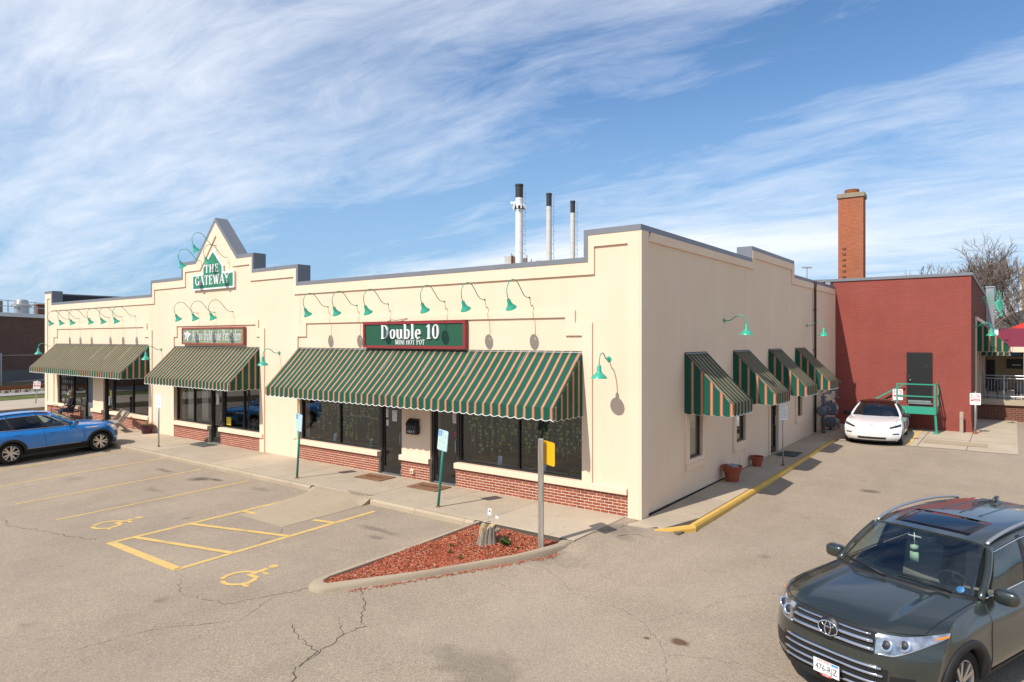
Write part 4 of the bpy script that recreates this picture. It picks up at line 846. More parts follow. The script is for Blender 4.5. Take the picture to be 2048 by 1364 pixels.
def notice(name, label, loc, rz, w_, h, ztop, red, post=.025, group=None, conic=False):
    a = thing(name, label, 'sign', loc, rz, group); MB().tube([(0, 0, -.1), (0, 0, ztop + (.06 if red else 0))], post, 10).build('post', MAT['steel'], a, True)
    p = sheet(a, 'sign_plate', w_, h, MAT['paper'], (0, -post - .004, ztop - h / 2)); x = w_ / 2 - .03
    if red:
        lines_on(p, 'red_print', -x, x, h / 2 - .05, 4, .055, .03, -.0045, MAT['redprint'], 5); flat(p, 'red_band', -x, x, -.09, -.02, -.0045, MAT['redprint']); lines_on(p, 'white_print', -x + .03, x - .03, -.03, 2, .03, .018, -.0062, MAT['white'], 6)
    else: lines_on(p, 'grey_print', -x, x, h / 2 - .04, 7, .055, .022, -.0045, MAT['greyprint'], 7)
    MB().lathe([(.10 if conic else .06, -.01), (.09 if conic else .05, .02), (post + .005, .16 if conic else .03)], 14).build('base', MAT['rust'], a)
    return a
notice('notice_sign', 'white notice on grey post at the kerb before the pet salon', (-18.05, -1.62, 0), R(14), .30, .48, 1.88, False)
notice('notice_sign', 'white notice on grey post beside the yellow kerb at the side door', (.84, 7.85, .05), R(50), .26, .46, 1.83, False, .022)
notice('no_parking_sign', 'red and white no parking sign on a post just behind the white sedan', (2.62, 18.0, .1), R(8), .36, .44, 1.72, True)
notice('no_parking_sign', 'red and white no parking sign with cone base at the red wall corner', (5.17, 18.9, .1), R(8), .36, .46, 1.62, True, .03, None, True)
notice('railway_sign', 'faded red and white warning sign on a leaning dark post by the footpath', (-40.3, 1.6, 0), R(50), .38, .45, 1.32, True, .03).rotation_euler = (0, R(4), R(50))
a = thing('wooden_sign_post', 'grey weathered wooden post with a blank yellow sign at the mulch bed', 'sign post', (-.70, -2.74, -.08))
MB().bbox(-.05, .05, -.05, .05, -.1, 2.06, .006).build('post', MAT['wood'], a, rot=(0, 0, R(28)))
p = MB(); pr = sheet(a, 'sign_plate', .60, .44, MAT['yellowsign'], (0, 0, 1.80), rad=.045); pr.location = (.085, .075, 1.80); pr.rotation_euler = (0, 0, R(-27))
for zz_ in (1.9, 1.7): MB().lathe([(0, .01), (.012, .006), (.014, 0)], 8, M4=Matrix.Rotation(R(90), 4, 'X')).build('bolt', MAT['steel'], a, loc=(-.023, -.047, zz_))
r_ = random.Random(2)
for i in range(7):
    z = r_.uniform(.2, 1.5); MB().lathe([(0, .0015), (.006, .001)], 6, M4=Matrix.Rotation(R(90), 4, 'X')).build('nail_hole', MAT['black'], a, loc=(-.023 + r_.uniform(-.02, .02), -.052, z), rot=(0, 0, R(28)))
# ================================================================ things at the shopfront
mb_ = thing('mailbox', 'black wall mailbox with white numerals between the two hot pot doors', 'mailbox', (-6.79, 0, 1.24))
MB().bbox(-.19, .19, -.16, -.004, 0, .25, .012).build('body', MAT['black'], mb_)
MB().slab(lambda x, t: (x, -.17 + .16 * t, .25 + .16 * t ** .6), lin(-.20, .20, 3), lin(0, 1, 6), (0, 0, .012)).build('lid', MAT['black'], mb_, recalc=True)
MB().box(-.17, -.155, -.15, -.005, .25, .36).build('lid_cheek', MAT['black'], mb_); MB().box(.155, .17, -.15, -.005, .25, .36).build('lid_cheek', MAT['black'], mb_)
for k, c_ in enumerate('600'): bfont(mb_, c_, .085, MAT['white'], (-.10 + k * .06, -.163, .05), (R(90), 0, 0), name='numeral')
bfont(mb_, '9', .085, MAT['white'], (.11, -.163, .05), (R(90), 0, 0), name='numeral')
ob = thing('outlet_box', 'small cream electrical outlet box on the brick between the hot pot doors', 'outlet', (-6.83, -.024, .14)); MB().bbox(-.06, .06, -.07, 0, 0, .13, .01).build('cover', MAT['trim'], ob); MB().box(-.035, .035, -.074, -.069, .03, .10).build('socket_plate', MAT['steel'], ob)
def doormat(label, x, y, w_, d, rz, mat, txt):
    o = thing('doormat', label, 'doormat', (x, y, .0), rz, 'doormats'); MB().bbox(-w_ / 2, w_ / 2, -d / 2, d / 2, .004, .022, .006).build('pile', MAT[mat], o)
    if txt: lines_on_m = MB(); r = random.Random(1); [lines_on_m.box(-.3 + i * .09, -.25 + i * .09, -.05, .05, .021, .0235) for i in range(7)]; lines_on_m.build('dark_print', MAT['soil'], o)
    return o
doormat('brown welcome mat at the left hot pot door', -7.80, -.55, 1.0, .62, R(3), 'mat', True); doormat('brown welcome mat at the right hot pot door', -5.75, -.52, 1.0, .62, R(2), 'mat', True); doormat('grey mat at the pet salon door', -17.15, -.45, .95, .55, 0, 'greymat', False)
o = doormat('dark mat at the side door on the shaded wall', .5, 9.9, .6, .95, 0, 'greymat', False); o.location.z = .075
# papers on glass
def poster(x, z, w_, h, mat, label, y=FY - .012, pr='greyprint', n=5, seed=1):
    o = thing('paper_notice', label, 'notice', (x, y, z)); p = MB().box(-w_ / 2, w_ / 2, -.001, .001, -h / 2, h / 2).build('sheet', mat, o); lines_on(o, 'print', -w_ / 2 + .02, w_ / 2 - .02, h / 2 - .025, n, (h - .04) / n, .014, -.0012, MAT[pr], seed); return o
YD = FY - .012
poster(-7.72, 1.66, .20, .31, MAT['paper'], 'white paper notice on the left hot pot door'); poster(-8.03, 1.72, .10, .25, MAT['paper'], 'narrow pink and white sticker at the left edge of the left hot pot door', pr='redprint'); poster(-8.02, 1.44, .09, .17, MAT['paper'], 'small pale card low at the left edge of the left hot pot door', pr='blueprint', n=2)
poster(-5.42, 1.78, .16, .32, MAT['paper'], 'red lettered opening hours sticker on the right hot pot door', pr='redprint', n=8); poster(-5.40, 1.34, .08, .12, MAT['redprint'], 'small red sticker above the right hot pot door handle', pr='paper', n=1)
poster(-17.2, 1.62, .2, .40, MAT['paper'], 'white paper notice on the pet salon door'); poster(-16.45, .86, .30, .28, pbr('yellow_paper', (.75, .55, .02), .6), 'yellow square sticker low in the pet salon window', y=FY - .008, pr='redprint', n=2)
poster(-26.3, 1.35, .16, .34, pbr('yellow_flyer', (.7, .6, .05), .6), 'yellow flyer on the door under the leftmost awning'); poster(-26.45, 1.05, .14, .4, MAT['paper'], 'tall white flyer on the door under the leftmost awning')
# arched WELCOME on the left hot pot door
for i, c in enumerate('WELCOME'):
    a_ = (i - 3) * .17; cx_, cz_ = -7.79, 1.70
    m, w0 = text_mesh(c, .085, lambda a, b, d: (a, b, d), .16, .09)
    vs_ = []
    px, pz = cx_ + .33 * math.sin(a_), cz_ + .33 * math.cos(a_)
    m.v = [(px + (x - w0 / 2) * math.cos(a_) + z * math.sin(a_) * 1., FY - .008 - .001 * d, pz - (x - w0 / 2) * math.sin(a_) + z * math.cos(a_)) for x, z, d in m.v]
    m.build('lettering', MAT['white'], D1, recalc=True)
bfont(W1, 'Authentic  Fresh  Ingredients', .085, MAT['greyprint'], (-9.15, FY - .008, 2.02), (R(90), 0, 0), ext=.0004)
bfont(W1, 'Dine-in  Takeout  Delivery', .085, MAT['greyprint'], (-9.2, FY - .008, 1.53), (R(90), 0, 0), ext=.0004)
# ivy garlands behind the hot pot glass
def leaf_pts(s): return [(0, -.62 * s), (.42 * s, -.05 * s), (.46 * s, .28 * s), (.22 * s, .42 * s), (0, .26 * s), (-.22 * s, .42 * s), (-.46 * s, .28 * s), (-.42 * s, -.05 * s)]
r_ = random.Random(21); gi = 0
for (xa, xb, dens) in ((-11.9, -8.4, 24), (-5.05, -1.55, 27)):
    for k in range(dens):
        x = xa + (xb - xa) * (k + .5) / dens + r_.uniform(-.05, .05); y = .20 + r_.uniform(0, .1)
        if xa < -8 and k < 3: continue
        g = tag(bpy.data.objects.new('ivy_garland', None), 'string of green ivy leaves hanging behind the hot pot shop glass', 'garland', 'ivy garlands in the hot pot windows'); COL.objects.link(g); g.location = (x, y, 2.55)
        L = r_.uniform(1.2, 1.85); zs = [-(i * .095 + r_.uniform(0, .03)) for i in range(int(L / .095))]
        MB().tube([(math.sin(i * .5 + k) * .02, 0, -i * L / 8) for i in range(9)], .004, 4).build('stem', MAT['leaf'], g)
        m = MB()
        for z in zs:
            if r_.random() < .12: continue
            s_ = r_.uniform(.045, .08); dx = r_.uniform(-.055, .055); rz_ = r_.uniform(-.9, .9); rx_ = r_.uniform(-.5, .5); M4 = Matrix.Translation((dx, r_.uniform(-.03, .03), z)) @ Matrix.Rotation(rz_, 4, 'Z') @ Matrix.Rotation(rx_, 4, 'Y')
            m.add([M4 @ Vector((p[0], 0, p[1])) for p in leaf_pts(s_ * 1.25)], [tuple(range(8))])
        m.build('leaves', MAT['leaf'], g)
# plants and cards on the window ledge inside
def card(x, y, z, w_, h, mat, label): o = thing('table_card', label, 'card', (x, y, z)); MB().box(-w_ / 2, w_ / 2, -.004, .004, 0, h).build('card', mat, o, rot=(R(-12), 0, 0)); return o
pb = pbr('pale_blue_card', (.35, .5, .65), .5)
MB().box(-12.0, -8.28, .2, .55, .56, .63).build('window_ledge', MAT['benchwood'], bld); MB().box(-5.2, -1.45, .2, .55, .56, .63).build('window_ledge', MAT['benchwood'], bld); MB().box(-16.7, -14.25, .2, .7, .5, .60).build('window_ledge', MAT['benchwood'], bld)
for x, lb in ((-10.7, 'pale blue card at the left end of the left hot pot window'), (-9.0, 'pale blue card near the door in the left hot pot window'), (-4.1, 'pale blue card standing in the right hot pot window, left pane'), (-2.75, 'small pale card in the right hot pot window, right pane')): card(x, .34, .632, .13, .24, pb, lb)
def bushy(name, label, cat, loc, rx, h, n, s, mat, pot=None):
    o = thing(name, label, cat, loc); m = MB(); r = random.Random(len(label))
    for i in range(n):
        a, e, q = r.uniform(0, 6.28), r.uniform(.1, 1.), r.random() ** .5; p = Vector((rx * q * math.cos(a), rx * q * math.sin(a), h * e)); M4 = Matrix.Translation(p) @ Matrix.Rotation(r.uniform(0, 6.28), 4, 'Z') @ Matrix.Rotation(r.uniform(-1, 1), 4, 'X')
        m.add([M4 @ Vector((v[0], 0, v[1])) for v in leaf_pts(s * r.uniform(.6, 1.2))], [tuple(range(8))])
    m.build('foliage', mat, o)
    if pot: MB().lathe([(0, -pot[1]), (pot[0] * .7, -pot[1]), (pot[0], 0), (pot[0] * .9, 0), (0, -.02)], 16).build('pot', pot[2], o, 40)
    return o
bushy('window_plant', 'leafy green plant filling the right end of the left hot pot window ledge', 'plant', (-8.7, .36, .64), .3, .2, 60, .07, MAT['weed']); bushy('window_plant', 'leafy plant at the left end of the left hot pot window ledge', 'plant', (-11.4, .36, .64), .22, .18, 40, .07, MAT['weed'])
bushy('window_plant', 'small leafy plant at the right end of the right hot pot window ledge', 'plant', (-1.8, .36, .64), .2, .16, 30, .07, MAT['weed']); bushy('window_plant', 'green plant in a lime pot inside the pet salon window', 'plant', (-14.8, .45, .88), .2, .4, 90, .06, MAT['weed'], (.14, .27, pbr('lime_pot', (.30, .42, .03), .4)))
# curtains in the pet salon and paper covered glass at the left shop
def curtain(x0, x1, z0, z1, y, mat, label):
    o = thing('window_curtain', label, 'curtain', (x0, y, 0)); MB().slab(lambda x, z: (x, .03 * math.sin(x * 34), z), lin(0, x1 - x0, 30), [z0, z1], (0, .004, 0)).build('cloth', mat, o, True); return o
cw = pbr('pale_curtain', (.55, .57, .58), .8)
curtain(-19.75, -19.05, .7, 2.5, .32, cw, 'pale curtain in the left pane of the pet salon window'); curtain(-18.7, -18.2, .7, 2.5, .32, cw, 'pale curtain in the right pane of the pet salon left window')
MB().box(-18.19, -18.14, .3, .36, .7, 2.5).build('curtain_rail_post', MAT['rust'], bld)
dc = thing('window_decals', 'rows of white feather shaped paper cutouts in the left shop window', 'decoration', (-31.3, FY + .02, 0)); r_ = random.Random(8)
for row in range(5):
    for k in range(7):
        if r_.random() < .2: continue
        cx_, cz_, q = -.75 + k * .24 + r_.uniform(-.03, .03), .82 + row * .3, r_.uniform(.8, 1.1); MB().prism([(cx_ - .05 * q, cz_ - .1 * q), (cx_ + .05 * q, cz_ - .1 * q), (cx_ + .065 * q, cz_ + .06), (cx_, cz_ + .13 * q), (cx_ - .065 * q, cz_ + .06)], Yf(.0, .002)).build('paper_cutout', cw, dc, recalc=True)
# ================================================================ vehicles
def cr(tab, t):
    n = len(tab); t = max(0., min(n - 1., t)); i = min(int(t), n - 2); f = t - i
    p0, p1, p2, p3 = tab[max(i - 1, 0)], tab[i], tab[i + 1], tab[min(i + 2, n - 1)]
    return [.5 * (2 * b + (-a + c) * f + (2 * a - 5 * b + 4 * c - d) * f * f + (-a + 3 * b - 3 * c + d) * f ** 3) for a, b, c, d in zip(p0, p1, p2, p3)]
def byx(pts, x):                                            # interpolate a polyline sorted by decreasing x
    if x >= pts[0][0]: return pts[0]
    for p, q in zip(pts, pts[1:]):
        if x >= q[0] - 1e-9:
            t = (p[0] - x) / max(1e-9, p[0] - q[0]); return p + (q - p) * t
    return pts[-1]
class Car:
    def __init__(s, name, label, cat, front, tail, roof, belt, paintm, Rf=4, Rt=4, pw=2.6, bul=.075, sillz=.27, wheels=(1.49, -1.3), wr=.37, ww=.235, track=.80, arch=.06, cladding=True, group=None, crease=.0):
        s.crease = crease; s.F, s.T, s.roofr, s.Rf, s.Rt, s.pw = front, tail, roof, Rf, Rt, pw
        s.root = thing(name, label, cat, group=group); s.paint = paintm; s.bul = bul
        top = [s.S(1, Rf + (len(front) - 1 - Rf) * k / 12.) for k in range(13)] + [Vector(b) for b in belt]
        nt_ = len(tail) - 1 - Rt
        top += [s.E(1, Rt + nt_ * k / 8.) for k in range(8, -1, -1)] if nt_ else [s.E(1, Rt)]
        s.top = top; b0, b1 = s.S(1, 0), s.E(1, 0)
        s.bot = [b0, Vector((b0.x - .25, b0.y + .05, sillz)), Vector((0, abs(belt[len(belt) // 2][1]) - .015, sillz)), Vector((b1.x + .3, b1.y + .05, sillz)), b1]
        s.cow = s.S(1, len(front) - 1); s.tailtop = s.E(1, len(tail) - 1)
        s.wheels, s.wr = wheels, wr
        s.shell(arch, cladding); s.wheelset(wr, ww, track)
    def S(s, a, v):
        x, z, W, bx, bz = cr(s.F, v)
        if s.crease and v > s.Rf: z += s.crease * (sm(.50, .62, abs(a)) - .75 * sm(.62, .95, abs(a))) * sm(s.Rf, s.Rf + .8, v)      # bonnet creases
        return Vector((x - bx * abs(a) ** s.pw, a * W, z - bz * abs(a) ** 2))
    def E(s, a, v):
        x, z, W, bx, bz = cr(s.T, v); return Vector((x - bx * abs(a) ** s.pw, a * W, z - bz * abs(a) ** 2))
    def side(s, t, q, sgn=1):                               # Coons patch, t nose->tail, q bottom->top
        T0, T1 = s.top[0], s.top[-1]; B0, B1 = s.bot[0], s.bot[-1]
        Tt = byx(s.top, T0.x + (T1.x - T0.x) * t); Bt = byx(s.bot, B0.x + (B1.x - B0.x) * t)
        N_, E_ = s.S(1, s.Rf * q), s.E(1, s.Rt * q)
        p = Bt * (1 - q) + Tt * q + N_ * (1 - t) + E_ * t - (B0 * (1 - t) * (1 - q) + B1 * t * (1 - q) + T0 * (1 - t) * q + T1 * t * q)
        g = sm(0, .12, t) * sm(1, .9, t); tab = [0, .62, .86, .80, .74, .80, 1.0, .52, 0]
        p.y += s.bul * g * cr([(v_,) for v_ in tab], q * 8)[0]
        return Vector((p.x, p.y * sgn, p.z))
    def yat(s, x, z):
        if not hasattr(s, 'samp'): s.samp = [s.side(i / 90, j / 24) for i in range(91) for j in range(25)]
        return min(s.samp, key=lambda p: (p.x - x) ** 2 + (p.z - z) ** 2).y
    def part(s, m, name, mat, par=None, smooth=True, recalc=True): return m.build(name, mat, par or s.root, smooth, recalc=recalc)
    def shell(s, arch, cladding):
        m = MB(); A = lin(-1, 1, 53); nf = len(s.F) - 1
        m.grid(s.S, A, lin(0, nf, 37)); m.grid(s.E, A, lin(0, len(s.T) - 1, 25), flip=True)
        Ra = s.wr + arch; s.Ra = Ra
        for sg in (1, -1):
            us, vs_ = lin(0, 1, 141), lin(0, 1, 25); V = [s.side(u, v, sg) for u in us for v in vs_]; F = []
            for i in range(140):
                for j in range(24):
                    f = (i * 25 + j, (i + 1) * 25 + j, (i + 1) * 25 + j + 1, i * 25 + j + 1); c = sum((V[k] for k in f), Vector()) / 4
                    if any((c.x - wx) ** 2 + (c.z - s.wr) ** 2 < (Ra) ** 2 for wx in s.wheels): continue
                    F.append(f if sg < 0 else f[::-1])
            m.add(V, F)
        body = s.part(m, 'body', s.paint, smooth=50)
        s.body = body
        for wx in s.wheels:
            for sg in (1, -1):
                ar = MB(); wl = MB(); pts = []
                for k in range(25):
                    a = R(-12 + 204 * k / 24)
                    ro = Ra + (.055 if cladding else .02); pi_, po = (wx + (Ra - .025) * math.cos(a), s.wr + (Ra - .025) * math.sin(a)), (wx + ro * math.cos(a), s.wr + ro * math.sin(a))
                    y0, y1 = s.yat(*pi_), s.yat(*po); e = .014 if cladding else .004
                    pts.append((Vector((pi_[0], sg * (y1 - .10), pi_[1])), Vector((pi_[0], sg * (max(y0, y1) + e), pi_[1])), Vector((po[0], sg * (y1 + e), po[1])), Vector((po[0], sg * (y1 - .02), po[1]))))
                vs_ = [p for q in pts for p in q]
                ar.add(vs_, [(i * 4 + k, (i + 1) * 4 + k, (i + 1) * 4 + k + 1, i * 4 + k + 1) for i in range(24) for k in range(3)])
                wl.grid(lambda u, v: (wx + (Ra - .012) * math.cos(u), sg * (.35 + v * (s.yat(wx + Ra * math.cos(u), s.wr + Ra * math.sin(u)) - .37)), s.wr + (Ra - .012) * math.sin(u)), lin(R(-8), R(188), 20), [0., .5, 1.])
                wl.add([(wx + (Ra + .02) * math.cos(R(k * 15)), sg * .36, s.wr + (Ra + .02) * math.sin(R(k * 15))) for k in range(24)], [tuple(range(24))])
                s.part(ar, 'arch_trim', MAT['plastic'] if cladding else s.paint); s.part(wl, 'wheel_housing', MAT['black'])
        s.part(MB().box(s.bot[-1].x + .1, s.bot[0].x - .1, -.78, .78, .20, .30), 'underbody', MAT['black'], smooth=False)
        if cladding:
            for sg in (1, -1):
                cm = MB()
                ts = [i / 140 for i in range(141) if s.wheels[1] + Ra < s.side(i / 140, .1).x < s.wheels[0] - Ra]
                cm.slab(lambda u, v: s.side(u, v, sg), ts, lin(0.0, .20, 6), lambda u, v: (0, sg * .012, 0))
                s.part(cm, 'sill_cladding', MAT['plastic'], smooth=50)
    def wheelset(s, wr, ww, track):
        for wx in s.wheels:
            for sg in (1, -1):
                w_ = bpy.data.objects.new('wheel', None); COL.objects.link(w_); w_.parent = s.root; w_.location = (wx, sg * track, wr)
                M4 = Matrix.Rotation(R(-90) * sg, 4, 'X'); h = ww / 2
                MB().lathe([(wr * .66, h * .8), (wr * .72, h), (wr * .93, h * .95), (wr * .985, h * .75), (wr, h * .4), (wr, -h * .4), (wr * .985, -h * .75), (wr * .93, -h), (wr * .66, -h)], 40, M4=M4).build('tyre', MAT['rubber'], w_, 40)
                rm = MB(); rm.lathe([(wr * .70, h * .88), (wr * .66, h * .90), (wr * .62, h * .6), (wr * .60, -h * .5)], 40, M4=M4); rm.lathe([(0, h * .72), (wr * .13, h * .72), (wr * .16, h * .5)], 16, M4=M4)
                s.spokes(rm, wr, h, M4); rm.build('rim', MAT['alu'], w_, 40)
                MB().lathe([(0, h * .1), (wr * .6, h * .1)], 24, M4=M4).build('brake_disc', MAT['darkmetal'], w_)
    def spokes(s, rm, wr, h, M4):
        for k in range(5):
            for da in (-.17, .17):
                a0, a1 = k * 2 * math.pi / 5 + da * .6, k * 2 * math.pi / 5 + da * 1.35
                rm.bar(M4 @ Vector((wr * .1 * math.cos(a0), wr * .1 * math.sin(a0), h * .68)), M4 @ Vector((wr * .65 * math.cos(a1), wr * .65 * math.sin(a1), h * .82)), .022, .012, M4.to_3x3() @ Vector((0, 0, 1)))
    def fpatch(s, name, a0, a1, v0, v1, off, mat, par=None, fn=None, n=10, k=6, vf=None):
        fn = fn or s.S; eps = 1e-3
        def nrm(a, v):
            p = fn(a, v); d = (fn(a + eps, v) - p).cross(fn(a, v + eps) - p); d.normalize()
            if d.x * (1 if fn == s.S else -1) < 0 and abs(d.x) > abs(d.z): d = -d
            elif abs(d.x) <= abs(d.z) and d.z < 0: d = -d
            return d
        vv = vf or (lambda a, u: v0 + (v1 - v0) * u)
        m = MB().slab(lambda a, u: fn(a, vv(a, u)) - nrm(a, vv(a, u)) * .004, lin(a0, a1, n), lin(0, 1, k), lambda a, u: nrm(a, vv(a, u)) * (off + .004))
        return s.part(m, name, mat, par, 40)
    def greenhouse(s, glass, pill, rails, tint_rear=None, seatm=None, roofm=None, pillm=None, wsb=.10):
        s.rf = lambda a: Vector((s.roofr[0][0] - .14 * a * a, a * s.roofr[0][2], s.roofr[0][1] - .035 * a * a))
        nf = len(s.F) - 1
        def WS(a, t):
            p, q = s.S(a, nf), s.rf(a); c = p + (q - p) * t; c += Vector((.6, 0, .8)) * wsb * .5 * math.sin(math.pi * t) * (1 - .4 * a * a); return c
        s.WS = WS
        s.part(MB().slab(WS, lin(-.93, .93, 17), lin(.015, .95, 9), (.003, 0, .004)), 'windscreen', glass, smooth=60)
        nr = len(s.roofr) - 1
        def RO(a, v): x, z, W = cr(s.roofr, v); return Vector((x - (.14 * a * a if v < .01 else .14 * a * a * max(0, 1 - v)), a * W, z - .035 * a * a - .05 * abs(a) ** 6))
        s.RO = RO
        s.part(MB().slab(RO, lin(-1, 1, 21), lin(0, nr, 25), (0, 0, -.025)), 'roof', roofm or s.paint, smooth=50)
        tb = lambda x: byx(s.top, x)
        c0, c1 = s.cow.x, s.tailtop.x; r0 = RO(1, 0); r1 = RO(1, nr)
        def SG(u, q, sg=1):
            b = tb(c0 + (c1 - c0) * u); r = RO(1, nr * u); p = b + (r - b) * q; p.y += .025 * math.sin(math.pi * q); return Vector((p.x, p.y * sg, p.z))
        s.SG = SG
        us = [0.0] + list(pill) + [1.0]
        for sg in (1, -1):
            for i in range(len(us) - 1):
                a, b = us[i] + .02, us[i + 1] - .02
                if i == 0: a = us[0] + .05
                if i == len(us) - 2: b = 1 - .08
                s.part(MB().slab(lambda u, q: SG(u, q, sg), lin(a, b, 9), lin(.04, .92, 7), (0, sg * .004, 0)), 'side_window', (tint_rear if (tint_rear and i > 0) else glass), smooth=60)
            for u in pill:
                s.part(MB().slab(lambda uu, q: SG(uu, q, sg) - Vector((0, sg * .006, 0)), lin(u - .022, u + .022, 3), lin(0, 1, 8), (0, sg * .012, 0)), 'pillar', pillm or MAT['black'])
            s.part(MB().tube([SG(0, q, sg) + Vector((0, -sg * .02, 0)) for q in lin(0, 1, 9)], [.042] * 9, 8), 'front_pillar', s.paint)
            s.part(MB().slab(lambda u, q: SG(u, q, sg), lin(.93, 1., 4), lin(0, 1, 7), (0, -sg * .02, 0)), 'rear_pillar', s.paint)
            s.part(MB().slab(lambda u, q: SG(u, q, sg), lin(0.0, 1, 30), lin(.92, 1.0, 3), (0, -sg * .03, -.0)), 'roof_rail_panel', s.paint)
            s.part(MB().tube([SG(u, .035, sg) + Vector((0, sg * .004, 0)) for u in lin(.02, .97, 30)], .010, 6), 'belt_trim', rails)
            s.part(MB().tube([SG(u, .92, sg) + Vector((0, sg * .004, 0)) for u in lin(.05, .95, 30)], .008, 6), 'window_trim', rails)
        nt_ = len(s.T) - 1
        def RG(a, t): p, q = s.E(a, nt_), RO(a, nr); c = p + (q - p) * t; return c + Vector((-.5, 0, .8)) * .05 * math.sin(math.pi * t)
        s.part(MB().slab(RG, lin(-.9, .9, 13), lin(.05, .94, 7), (-.003, 0, .004)), 'rear_window', tint_rear or glass, smooth=60)
        s.part(MB().slab(RG, lin(-1., 1., 13), lin(.94, 1.0, 3), (.0, 0, -.02)), 'rear_header', s.paint)
        # interior
        se = seatm or pbr('dark_grey_seat', (.05, .05, .052), .8)
        zb = s.cow.z
        d = MB().slab(lambda a, t: Vector((s.S(a * .9, nf).x - .02 - .45 * t, a * .9 * s.F[-1][2], s.S(a * .9, nf).z - .03 + .03 * math.sin(math.pi * t))), lin(-1, 1, 9), lin(0, 1, 5), (0, 0, -.25)); s.part(d, 'dashboard', MAT['plastic'])
        s.part(MB().box(s.tailtop.x + .15, s.cow.x + .1, -.74, .74, .33, .36), 'cabin_floor', MAT['black'], smooth=False)
        for sg in (1, -1): s.part(MB().slab(lambda x, z: Vector((x, sg * (byx(s.top, x).y - .07), z)), lin(s.tailtop.x + .15, s.cow.x + .05, 12), [.36, zb - .05], (0, -sg * .03, 0)), 'door_lining', MAT['plastic'])
        xs0 = s.cow.x - 1.0
        for row, (xx, ys_) in enumerate(((xs0, (-.38, .38)), (xs0 - .85, (-.38, .38)))):
            for y in ys_:
                m = MB(); m.bbox(xx - .22, xx + .28, y - .25, y + .25, .50, .66, .05)
                m.obox(Matrix.Translation((xx - .32, y, .92)) @ Matrix.Rotation(R(-14), 4, 'Y'), .07, .24, .32); m.obox(Matrix.Translation((xx - .42, y, s.roofr[1][1] - .38)) @ Matrix.Rotation(R(-8), 4, 'Y'), .04, .12, .09); m.tube([(xx - .39, y, 1.2), (xx - .42, y, s.roofr[1][1] - .45)], .02, 6)
                s.part(m, 'seat', se, smooth=40)
        M4 = Matrix.Translation((s.cow.x - .46, .38, zb - .04)) @ Matrix.Rotation(R(-62), 4, 'Y')
        m = MB(); m.tube([M4 @ Vector((.18 * math.cos(k * .2618), .18 * math.sin(k * .2618), 0)) for k in range(25)], .014, 6, cap=False); m.tube([M4 @ Vector((-.18, 0, 0)), M4 @ Vector((.18, 0, 0))], .016, 6); m.lathe([(0, .03), (.06, .02), (.065, -.03)], 12, M4=M4)
        s.part(m, 'steering_wheel', MAT['plastic'])
        p = WS(0, .86); s.part(MB().bbox(p.x - .14, p.x - .11, -.12, .12, p.z - .10, p.z - .03, .01), 'rear_view_mirror', MAT['plastic'], smooth=False)
    def mirrors(s, x, z, mat=None, y=None, sc_=1.):
        for sg in (1, -1):
            yy = y or byx(s.top, x).y
            m = MB(); M4 = Matrix.Translation((x, sg * (yy + .15 * sc_), z + .05)) @ Matrix.Diagonal((.085 * sc_, .125 * sc_, .085 * sc_, 1))
            pr = [(math.sin(R(k * 15)), math.cos(R(k * 15))) for k in range(0, 13)]; m.lathe(pr, 20, M4=M4)
            mm = s.part(m, 'side_mirror', mat or s.paint); c_ = M4.translation; S_ = (.085 * sc_, .125 * sc_, .085 * sc_)
            for v in mm.data.vertices:                       # squarer housing than a plain ellipsoid
                for k in range(3):
                    q = (v.co[k] - c_[k]) / S_[k]; v.co[k] = c_[k] + math.copysign(min(1., abs(q)) ** .62, q) * S_[k]
            for v in mm.data.vertices:
                if v.co.x < x - .03: v.co.x = x - .03
            s.part(MB().bar((x - .01, sg * (yy - .03), z - .01), (x, sg * (yy + .10), z + .02), .035, .018), 'mirror_stalk', MAT['plastic'], mm, False)
            s.part(MB().add([(x - .032, sg * (yy + .15 * sc_) + .1 * sc_ * math.cos(k * .524), z + .05 + .062 * sc_ * math.sin(k * .524)) for k in range(12)], [tuple(range(12))]), 'mirror_glass', MAT['chrome'], mm, False)
    def seam(s, x, q0=.1, q1=1., off=.002, slant=0.):
        T0, T1 = s.top[0], s.top[-1]
        for sg in (1, -1):
            pts = []
            for q in lin(q0, q1, 14):
                t = (T0.x - (x + slant * (q - .5))) / (T0.x - T1.x); p = s.side(t, q, sg); pts.append(p + Vector((0, sg * off, 0)))
            s.part(MB().tube(pts, .0045, 5), 'door_seam', MAT['black'])
    def handle(s, x, q):
        T0, T1 = s.top[0], s.top[-1]
        for sg in (1, -1):
            p = s.side((T0.x - x) / (T0.x - T1.x), q, sg); s.part(MB().bbox(p.x - .10, p.x + .10, p.y - .005 if sg > 0 else p.y - .03, p.y + .03 if sg > 0 else p.y + .005, p.z - .014, p.z + .014, .006), 'door_handle', s.paint, smooth=False)
    def place(s, x, y, z, heading, pitch=0., scale=1.):     # heading: direction of the nose, degrees from +x
        s.root.location = (x, y, z); s.root.rotation_euler = (0, -R(pitch), R(heading)); s.root.scale = (scale,) * 3
